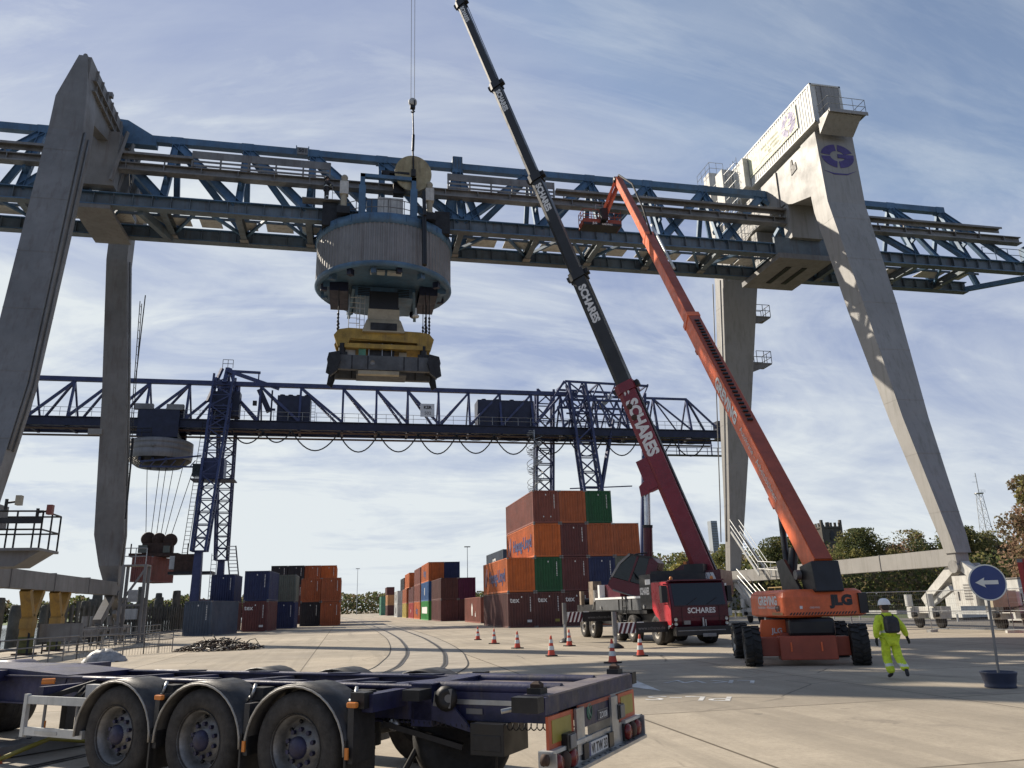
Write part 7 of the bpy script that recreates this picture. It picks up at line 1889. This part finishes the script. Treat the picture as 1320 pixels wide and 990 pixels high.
gr = thing('guard_rail', 'long low steel guard rail along the road behind the right crane rail', 'guard rail', (38, 40, 0))
b = MB(); b.M = WM((38, 40, 0))
pr = [(40.5, 32), (40.5, 60), (41, 120)]
for z in (0.55, 0.68): 
    for a, c in zip(pr[:-1], pr[1:]): b.beam((*a, z), (*c, z), 0.06, 0.11, 'galv_white')
b.build('rail', gr)
for i in range(24): q_ = MB(WM((38, 40, 0))); q_.bb(40.48, 40.58, 33 + i * 3.5, 33.1 + i * 3.5, 0, .7, 'galv'); q_.build('post', gr)
bp_ = thing('barrier_post', 'yellow and white barrier post standing right behind the boom lift wheels', 'post', (19.5, 30.5, 0))
b = MB(); b.bb(-.15, .15, -.15, .15, 0, 1.0, 'post_yellow'); b.bb(-.16, .16, -.16, .16, .35, .6, 'white_paint'); b.tube((.5, 0, 0), (.5, 0, 1.1), .04, 'galv'); b.bb(-.3, .9, -.2, .2, 0, .06, 'galv'); b.build('body', bp_)
for i, (x, y, w_, h_, lab, c_) in enumerate(((40.0, 41.0, 3.0, 2.6, 'white power cabinet with vents behind the sign', 'clad_white'), (37.2, 37.0, 2.2, 1.3, 'grey low machinery box behind the blue sign, by the crane foot', 'rail_grey'), (43.5, 50, 3.2, 2.4, 'white panel van sized cabinet farther behind the near right crane foot', 'clad_white'))):
    cbn = thing('power_cabinet', lab, 'cabinet', (x, y, 0)); b = MB(); b.bb(0, w_, 0, 1.4, .15, h_, c_); b.bb(-.05, w_ + .05, -.05, 1.45, h_, h_ + .08, 'rail_grey'); b.bb(0.1, w_ - .1, .1, 1.3, 0, .15, 'dark_steel')
    b.build('body', cbn, bevel=.02); b = MB()
    for k in range(3): b.bb(.15 + k * w_ / 3, .05 + (k + 1) * w_ / 3 - .1, -.02, 0, .3, h_ - .2, c_); b.bb(.25 + k * w_ / 3, .3 + k * w_ / 3, -.03, -.02, h_ * .5, h_ * .5 + .15, 'dark_steel')
    b.bb(.25, .7, -.03, -.02, h_ * .6, h_ * .8, 'rail_grey'); b.build('door', cbn)
# ================================================================== quay side on the left
for i, (y, lab) in enumerate(((46.0, 'yellow forked support stand under the left sill beam, the nearer of two'), (50.2, 'yellow forked support stand under the left sill beam, the farther of two'))):
    s_ = thing('support_stand', lab, 'support stand', (-16.07, y, 0), 0, 'yellow forked stands under the crane sill')
    b = MB()
    b.beam((0, 0, 0), (0, 0, 1.9), .55, .55, 'post_yellow', up=(0, 1, 0)); b.beam((0, 0, 1.75), (0, -.95, 3.22), .5, .34, 'post_yellow', up=(0, 1, 0)); b.beam((0, 0, 1.75), (0, .95, 3.22), .5, .34, 'post_yellow', up=(0, 1, 0)); b.bb(-.3, .3, -.35, .35, 1.3, 1.8, 'post_yellow')
    b.build('column', s_); b = MB(); b.bb(-.45, .45, -.45, .45, 0, .1, 'rust_steel'); b.bb(-.28, .28, -.28, .28, .1, .9, 'moss_wood'); b.build('base', s_)
    b = MB(); b.beam((.4, -.8, 0), (.1, 0, 1.5), .1, .1, 'dark_steel'); b.build('prop', s_)
ORD = ['first', 'second', 'third', 'fourth', 'fifth', 'sixth', 'seventh', 'eighth', 'ninth', 'tenth', 'eleventh', 'twelfth', 'thirteenth', 'fourteenth', 'fifteenth', 'sixteenth', 'seventeenth', 'eighteenth', 'nineteenth', 'twentieth']
pl = [(61.7, 2.6), (64.9, 3.2), (67, 3.4), (70.3, 3.0), (74, 3.2), (77, 3.8), (79.5, 3.9), (83.3, 3.2), (85.5, 3.5), (87.8, 4.6), (90.2, 3.3), (92.8, 3.6), (95.5, 3.5), (98.4, 4.2), (101.5, 3.8), (104.9, 4.6), (108, 4.4), (111.2, 4.8), (54, 3.0), (58, 2.6)]
b = MB()
b.lathe([(.42, -4), (.40, .5), (.36, 1.0), (.30, 1.06), (0, 1.08)], (0, 0, 0), (0, 0, 1), 'timber_grey', 10); pm = b.mesh('mooring_post')
for i, (y, h_) in enumerate(pl):
    o = bpy.data.objects.new('mooring_post', pm); col.objects.link(o); o.location = (-20.6 - .5 * (i % 3), y, h_ - 1.0)
    nth = sorted(q_[0] for q_ in pl).index(y)
    tag(o, ORD[nth] + ' weathered timber mooring post along the river quay, counted from the left', 'mooring post', 'timber mooring posts along the quay')
    o.scale = (.8 + .15 * (i % 3), .8 + .15 * (i % 3), 1)
o = MB(); o.bb(-20.4, -20.1, 60, 112, 1.2, 1.5, 'timber_grey'); o.bb(-20.4, -20.1, 60, 112, 2.3, 2.5, 'timber_grey')
for i in range(40): o.bb(-20.1, -19.95, 60 + i * 1.3, 60.5 + i * 1.3, -3, 2.7 + .3 * (i % 2), 'timber_grey')
tag(o.build('quay_fender_wall'), 'weathered timber fender wall along the river behind the quay railing', 'timber wall')
def railing(pts, label, h=1.0, m='rail_grey', dense=False):
    r = thing('quay_railing', label, 'railing', (*pts[0], 0)); w_ = WM((*pts[0], 0)); b = MB(w_)
    rail_line(b, [(*p, 0) for p in pts], h, m, 0.028, 3, 1.1); b.build('rails', r)
    if dense:
        b = MB(w_)
        for a, c in zip(pts[:-1], pts[1:]):
            a, c = V((*a, 0)), V((*c, 0)); k = int((c - a).length / .16)
            for i in range(k): p = a.lerp(c, i / k); b.tube(p, p + V((0, 0, h * .55)), .008, m, 4)
        b.build('infill_bars', r)
    return r
railing([(-15.6, 33.0), (-12.6, 33.6), (-11.6, 39.3)], 'plain steel railing at the left, in front of the yellow stands')
railing([(-11.6, 39.3), (-9.5, 42.2), (-8.5, 43.7)], 'steel railing with dense upright bars beside the scrap heap', .95, dense=True)
railing([(-14.3, 47), (-14.0, 57), (-13.8, 66)], 'farther plain steel railing by the far left crane foot', 1.1)
hp = MB()
rg = random.Random(5)
for i in range(420):
    a = rg.uniform(0, 2 * PI); q_ = rg.random() ** .6; x, y = math.cos(a) * q_ * 2.1, math.sin(a) * q_ * 1.5
    z = .55 * (1 - q_ ** 1.6) * rg.random(); L = rg.uniform(.15, .7); d = V((rg.gauss(0, 1), rg.gauss(0, 1), rg.gauss(0, .25))).normalized() * L / 2
    p = V((x, y, z + .04)); hp.path([p - d, p + V((0, 0, rg.uniform(0, .12))), p + d], rg.uniform(.012, .035), rg.choice(['scrap', 'scrap', 'rail_grey', 'rust_steel']), 4)
hp.path([(1.2, 0, .1), (1.4, .1, .45), (1.7, 0, .5), (1.9, .1, .2), (1.8, -.2, .02)], .02, 'scrap', 5)
o = hp.build('scrap_heap', loc=(-6.2, 43.7, 0)); tag(o, 'flat heap of tangled dark scrap cable and rods on the concrete', 'scrap heap', kind='stuff')
b = MB()
vs = []; n1, n2 = 14, 20
for j in range(n1):
    for i in range(n2):
        a = 2 * PI * i / n2; t = j / (n1 - 1); r_ = (1 - t) ** .5
        vs.append((math.cos(a) * r_ * .85 * (1 + .12 * math.sin(3 * a + 5 * t)), math.sin(a) * r_ * .55 * (1 + .1 * math.sin(5 * a)), .5 * t ** .8 + .04 * math.sin(7 * a + 9 * t)))
b.add(vs, [(j * n2 + i, j * n2 + (i + 1) % n2, (j + 1) * n2 + (i + 1) % n2, (j + 1) * n2 + i) for j in range(n1 - 1) for i in range(n2)], 'tarp', True)
o = b.build('tarpaulin_bundle', loc=(-9.7, 36.4, 0)); tag(o, 'crumpled grey-white tarpaulin bundle lying by the quay railing', 'tarpaulin')
for loc, sz, lab, m_ in (((-14.6, 46.5, 0), (2.1, .12, 1.5), 'plain light grey notice board behind the yellow stands', 'rail_grey'), ((-19.0, 76.5, 0), (1.9, .1, 2.4), 'small pale notice board by the far left crane foot', 'weathered_white')):
    t_ = thing('notice_board', lab, 'notice board', loc); b = MB(); b.bb(-sz[0] / 2, sz[0] / 2, -.04, .04, sz[2] - .9, sz[2], m_); b.build('panel', t_); b = MB(); b.tube((-sz[0] * .4, .06, 0), (-sz[0] * .4, .06, sz[2]), .04, 'dark_steel'); b.tube((sz[0] * .4, .06, 0), (sz[0] * .4, .06, sz[2]), .04, 'dark_steel'); b.build('post', t_)
bt = thing('moored_boat', 'small low blue and white boat lying at the quay beyond the railing', 'boat', (-22.2, 72, -3.2))
b = MB(); b.loft([[(-1 * w_, y, z) for w_, z in ((1, 2.4 + s_), (.7, 0), (-.7, 0), (-1, 2.4 + s_))] if False else [(-w * 1.3, y, 2.5 + s_), (-w * .8, y, 0), (w * .8, y, 0), (w * 1.3, y, 2.5 + s_)] for y, w, s_ in ((-6, .6, .3), (-4, 1, .1), (4, 1.1, 0), (7, .2, .6))], 'sign_blue'); b.build('hull', bt)
b = MB(); b.bb(-1, 1, -1, 3, 2.5, 3.5, 'white_paint'); b.bb(-1.01, 1.01, -.8, 2.8, 2.9, 3.2, 'glass_dark'); b.build('cabin', bt)
# steel ramps and blocks at the lower left corner
b = MB()
for k, o_ in enumerate((0, .34)): b.beam((-5.2 + o_, 12.0 - .1, .09), (-3.1 + o_, 14.2, .09), .26, .14, 'rail_grey')
for k in range(6): b.box((-5.0 + k * .35, 12.2 + k * .37, .165), (.05, .05, .01), 'dark_steel')
tag(b.build('steel_ramp'), 'pair of flat grey steel ramp rails lying in front of the trailer wheel', 'ramp')
b = MB(); b.prism([(0, 0), (.55, 0), (.45, .17), (.08, .17)], (-4.75, 11.75, 0), (.8, .3, 0), (0, 0, 1), -.4, 'lift_orange'); tag(b.build('wheel_chock', bevel=.02), 'orange wheel chock at the lower left corner', 'chock')
b = MB(); b.path([(-4.3, 11.9, .05), (-3.9, 12.5, .2), (-3.6, 13.0, .08), (-3.3, 12.9, .03)], .03, 'marker_yellow'); tag(b.build('lashing_strap'), 'yellow strap lying beside the grey ramp rails', 'strap')
# ================================================================== background buildings
ct = thing('church_tower', 'dark square stone church tower with battlements above the right-hand trees', 'church tower', (203.5, 300, 0))
b = MB(); b.bb(-4.3, 4.3, 0, 8.6, 0, 31.2, 'stone_dark'); b.bb(-4.6, 4.6, -.3, 8.9, 24.2, 24.7, 'stone_dark'); b.bb(-4.7, 4.7, -.4, 9, 30.6, 31.3, 'stone_dark')
for i in range(5): 
    for y in (-.35, 8.3): b.bb(-4.6 + i * 2.05, -3.6 + i * 2.05, y, y + .5, 31.3, 32.9, 'stone_dark')
    b.bb(-4.65, -4.15, -.3 + i * 2.0, .7 + i * 2.0, 31.3, 32.9, 'stone_dark')
for x, y in ((-4.5, -.2), (4.5, -.2), (-4.5, 8.8), (4.5, 8.8)): b.bb(x - .5, x + .5, y - .5, y + .5, 26, 34.0, 'stone_dark')
b.build('wall', ct)
b = MB(); b.prism([(-1, 0), (1, 0), (1, 3), (0, 4.2), (-1, 3)], (0, -.35, 25.4), (1, 0, 0), (0, 0, 1), .05, 'black_paint'); b.prism([(-1, 0), (1, 0), (1, 3), (0, 4.2), (-1, 3)], (-4.35, 4.3, 25.4), (0, -1, 0), (0, 0, 1), .05, 'black_paint'); b.build('window', ct)
ot = thing('office_tower', 'slim pale grey tower block far off between the mobile crane and the crane leg', 'tower block', (448, 900, 0))
b = MB(); b.bb(-4.2, 4.2, 0, 10, 0, 98, 'grey_office'); b.build('wall', ot); b = MB()
for i in range(28): b.bb(-4.0, 4.0, -.1, 0, 10 + i * 3.1, 11.4 + i * 3.1, 'rail_grey')
b.build('window', ot)
ms = thing('radio_mast', 'thin lattice radio mast with round platform above the trees at the right', 'radio mast', (187.6, 200, 0))
b = MB(); lattice(b, (0, 0, 0), (0, 0, 31), V((4.2, 4.2, 0)), V((1.2, 1.2, 0)), 13, .06, 'galv', .035); b.build('lattice_tower', ms)
b = MB(); b.lathe([(0, 31), (1.3, 31), (1.3, 31.25), (0, 31.3)], (0, 0, 0), (0, 0, 1), 'galv', 16); rail_line(b, [(-1.2, -1.2, 31.2), (1.2, -1.2, 31.2)], .8, 'galv', .03); b.build('platform', ms)
b = MB(); b.tube((0, 0, 31), (0, 0, 37.4), .12, 'galv'); b.tube((-1.6, 0, 34.6), (.3, 0, 34.6), .04, 'galv'); b.tube((-.7, 0, 36.4), (.2, 0, 36.4), .04, 'galv'); b.build('antenna', ms)
for x, y, h_, lab in ((31.0, 205, 17, 'slim grey lamp post behind the middle container stacks'), (4.5, 330, 18, 'slim lamp post far down the yard before the distant trees')):
    lp = thing('lamp_post', lab, 'lamp post', (x, y, 0)); b = MB(); b.tube((0, 0, 0), (0, 0, h_), .14, 'galv', 8, .08); b.build('pole', lp); b = MB(); b.bb(-.8, .8, -.2, .2, h_, h_ + .25, 'rail_grey'); b.build('lamp_head', lp)
hs = thing('site_hut', 'low dark-roofed hut behind the far right crane leg', 'hut', (50, 92, 0)); b = MB(); b.bb(-4, 4, 0, 5, 0, 3.2, 'weathered_white'); b.build('wall', hs); b = MB(); b.prism([(-4.4, 3.2), (4.4, 3.2), (0, 5.4)], (0, -.3, 0), (1, 0, 0), (0, 0, 1), -5.6, 'dark_steel'); b.build('roof', hs)
# ================================================================== trees
rg = random.Random(11)
KL = {0: 'dense dark green tree', 1: 'yellow-green autumn tree', 2: 'brownish autumn tree', 3: 'rust-brown leaved tree', 4: 'low round bush'}
line = [(0, 41, 112, 1.0, 'between the mobile crane boom foot and the far right crane leg'), (1, 46, 104, .85, 'right behind the far right crane leg'), (1, 51.5, 99, .92, 'above the boom lift, left of its boom'),
        (0, 57, 97, .98, 'behind the lower boom of the lift'), (2, 62, 94, .80, 'in the dip under the church tower'), (0, 68, 96, 1.08, 'highest of the dark ones right of the church tower'), (2, 73.5, 92, 1.02, 'right of the highest dark tree'),
        (0, 79, 90, 1.04, 'just left of the near right crane leg'), (2, 84, 88, .98, 'seen through the near right crane legs'), (0, 88, 84, .95, 'just right of the near right crane leg'), (1, 91, 80, .82, 'below the radio mast'), (2, 95, 76, .9, 'between the radio mast and the rust tree')]
for kd, x, y, s_, w_ in line: tree(kd, x, y, s_, rg.uniform(0, 6), KL[kd] + ' ' + w_)
tree(3, 61.5, 59, 1.02, 1.1, 'large rust-brown leaved tree cut by the right edge of the view')
tree(3, 66, 53, .9, 2.4, 'rust-brown tree at the right edge, behind the larger one of its colour')
def wood(name, segs, h0, h1, n, leaf, mats, label, seed):
    rg = random.Random(seed); b = MB()
    for (x0, y0, x1, y1) in segs:
        L = math.hypot(x1 - x0, y1 - y0)
        for i in range(int(L * n)):
            t = rg.random(); x = x0 + (x1 - x0) * t; y = y0 + (y1 - y0) * t + rg.uniform(-8, 8)
            top = h0 + (h1 - h0) * (.5 + .28 * math.sin(x * .11 + 1) + .22 * math.sin(x * .31 + seed)) + rg.uniform(-.5, .5)
            z = top * rg.random() ** .85; s_ = leaf * rg.uniform(.6, 1.4)
            u = V((rg.gauss(0, 1), rg.gauss(0, .6), rg.gauss(0, 1))).normalized(); v_ = u.cross(V((rg.gauss(0, 1), 1, rg.gauss(0, 1)))).normalized(); p = V((x, y, z))
            b.add([p - u * s_ * .5, p - v_ * s_ * .4, p + u * s_ * .5, p + v_ * s_ * .4], [(0, 1, 2, 3)], rg.choice(mats))
    o = b.build(name); tag(o, label, 'woodland', kind='stuff'); return o
wood('thicket', [(36, 103, 92, 66)], 3.4, 6.5, 330, .42, ['leaf_dark', 'leaf_green', 'leaf_brown', 'leaf_olive'], 'dense thicket of bushes under the right-hand trees beyond the road', 5)
wood('rear_tree_belt', [(40, 128, 104, 84)], 7.5, 9.6, 330, .5, ['leaf_dark', 'leaf_green', 'leaf_brown'], 'belt of trees seen as one mass behind the right-hand front trees', 6)
wood('distant_wood', [(-60, 420, 40, 420), (40, 420, 260, 330)], 7, 11, 70, 1.2, ['leaf_dark', 'leaf_green', 'leaf_brown'], 'distant low wood closing the end of the container yard', 3)
wood('far_bank_wood', [(-560, 380, -60, 620), (-560, 380, -900, 300)], 9, 15, 34, 2.2, ['leaf_dark', 'leaf_brown', 'leaf_green'], 'distant line of trees on the far river bank at the left', 4)
b = MB(); rg = random.Random(8)
for i in range(9000):
    x = rg.uniform(38, 100); t = (x - 38) / 62; y = 92 - 34 * t + rg.uniform(-7, 3); h_ = rg.uniform(.2, .9); a = rg.uniform(0, PI)
    b.add([(x, y, 0), (x + .12 * math.cos(a), y + .12 * math.sin(a), 0), (x + rg.uniform(-.2, .2), y, h_)], [(0, 1, 2)], rg.choice(['leaf_green', 'leaf_olive', 'leaf_brown']))
tag(b.build('verge_weeds'), 'tall weeds and grass along the foot of the right-hand trees', 'weeds', kind='stuff')
# drop the text helper's leftovers and report nothing else
for o in list(bpy.data.objects):
    if o.type == 'MESH' and len(o.data.vertices) == 0: bpy.data.objects.remove(o)
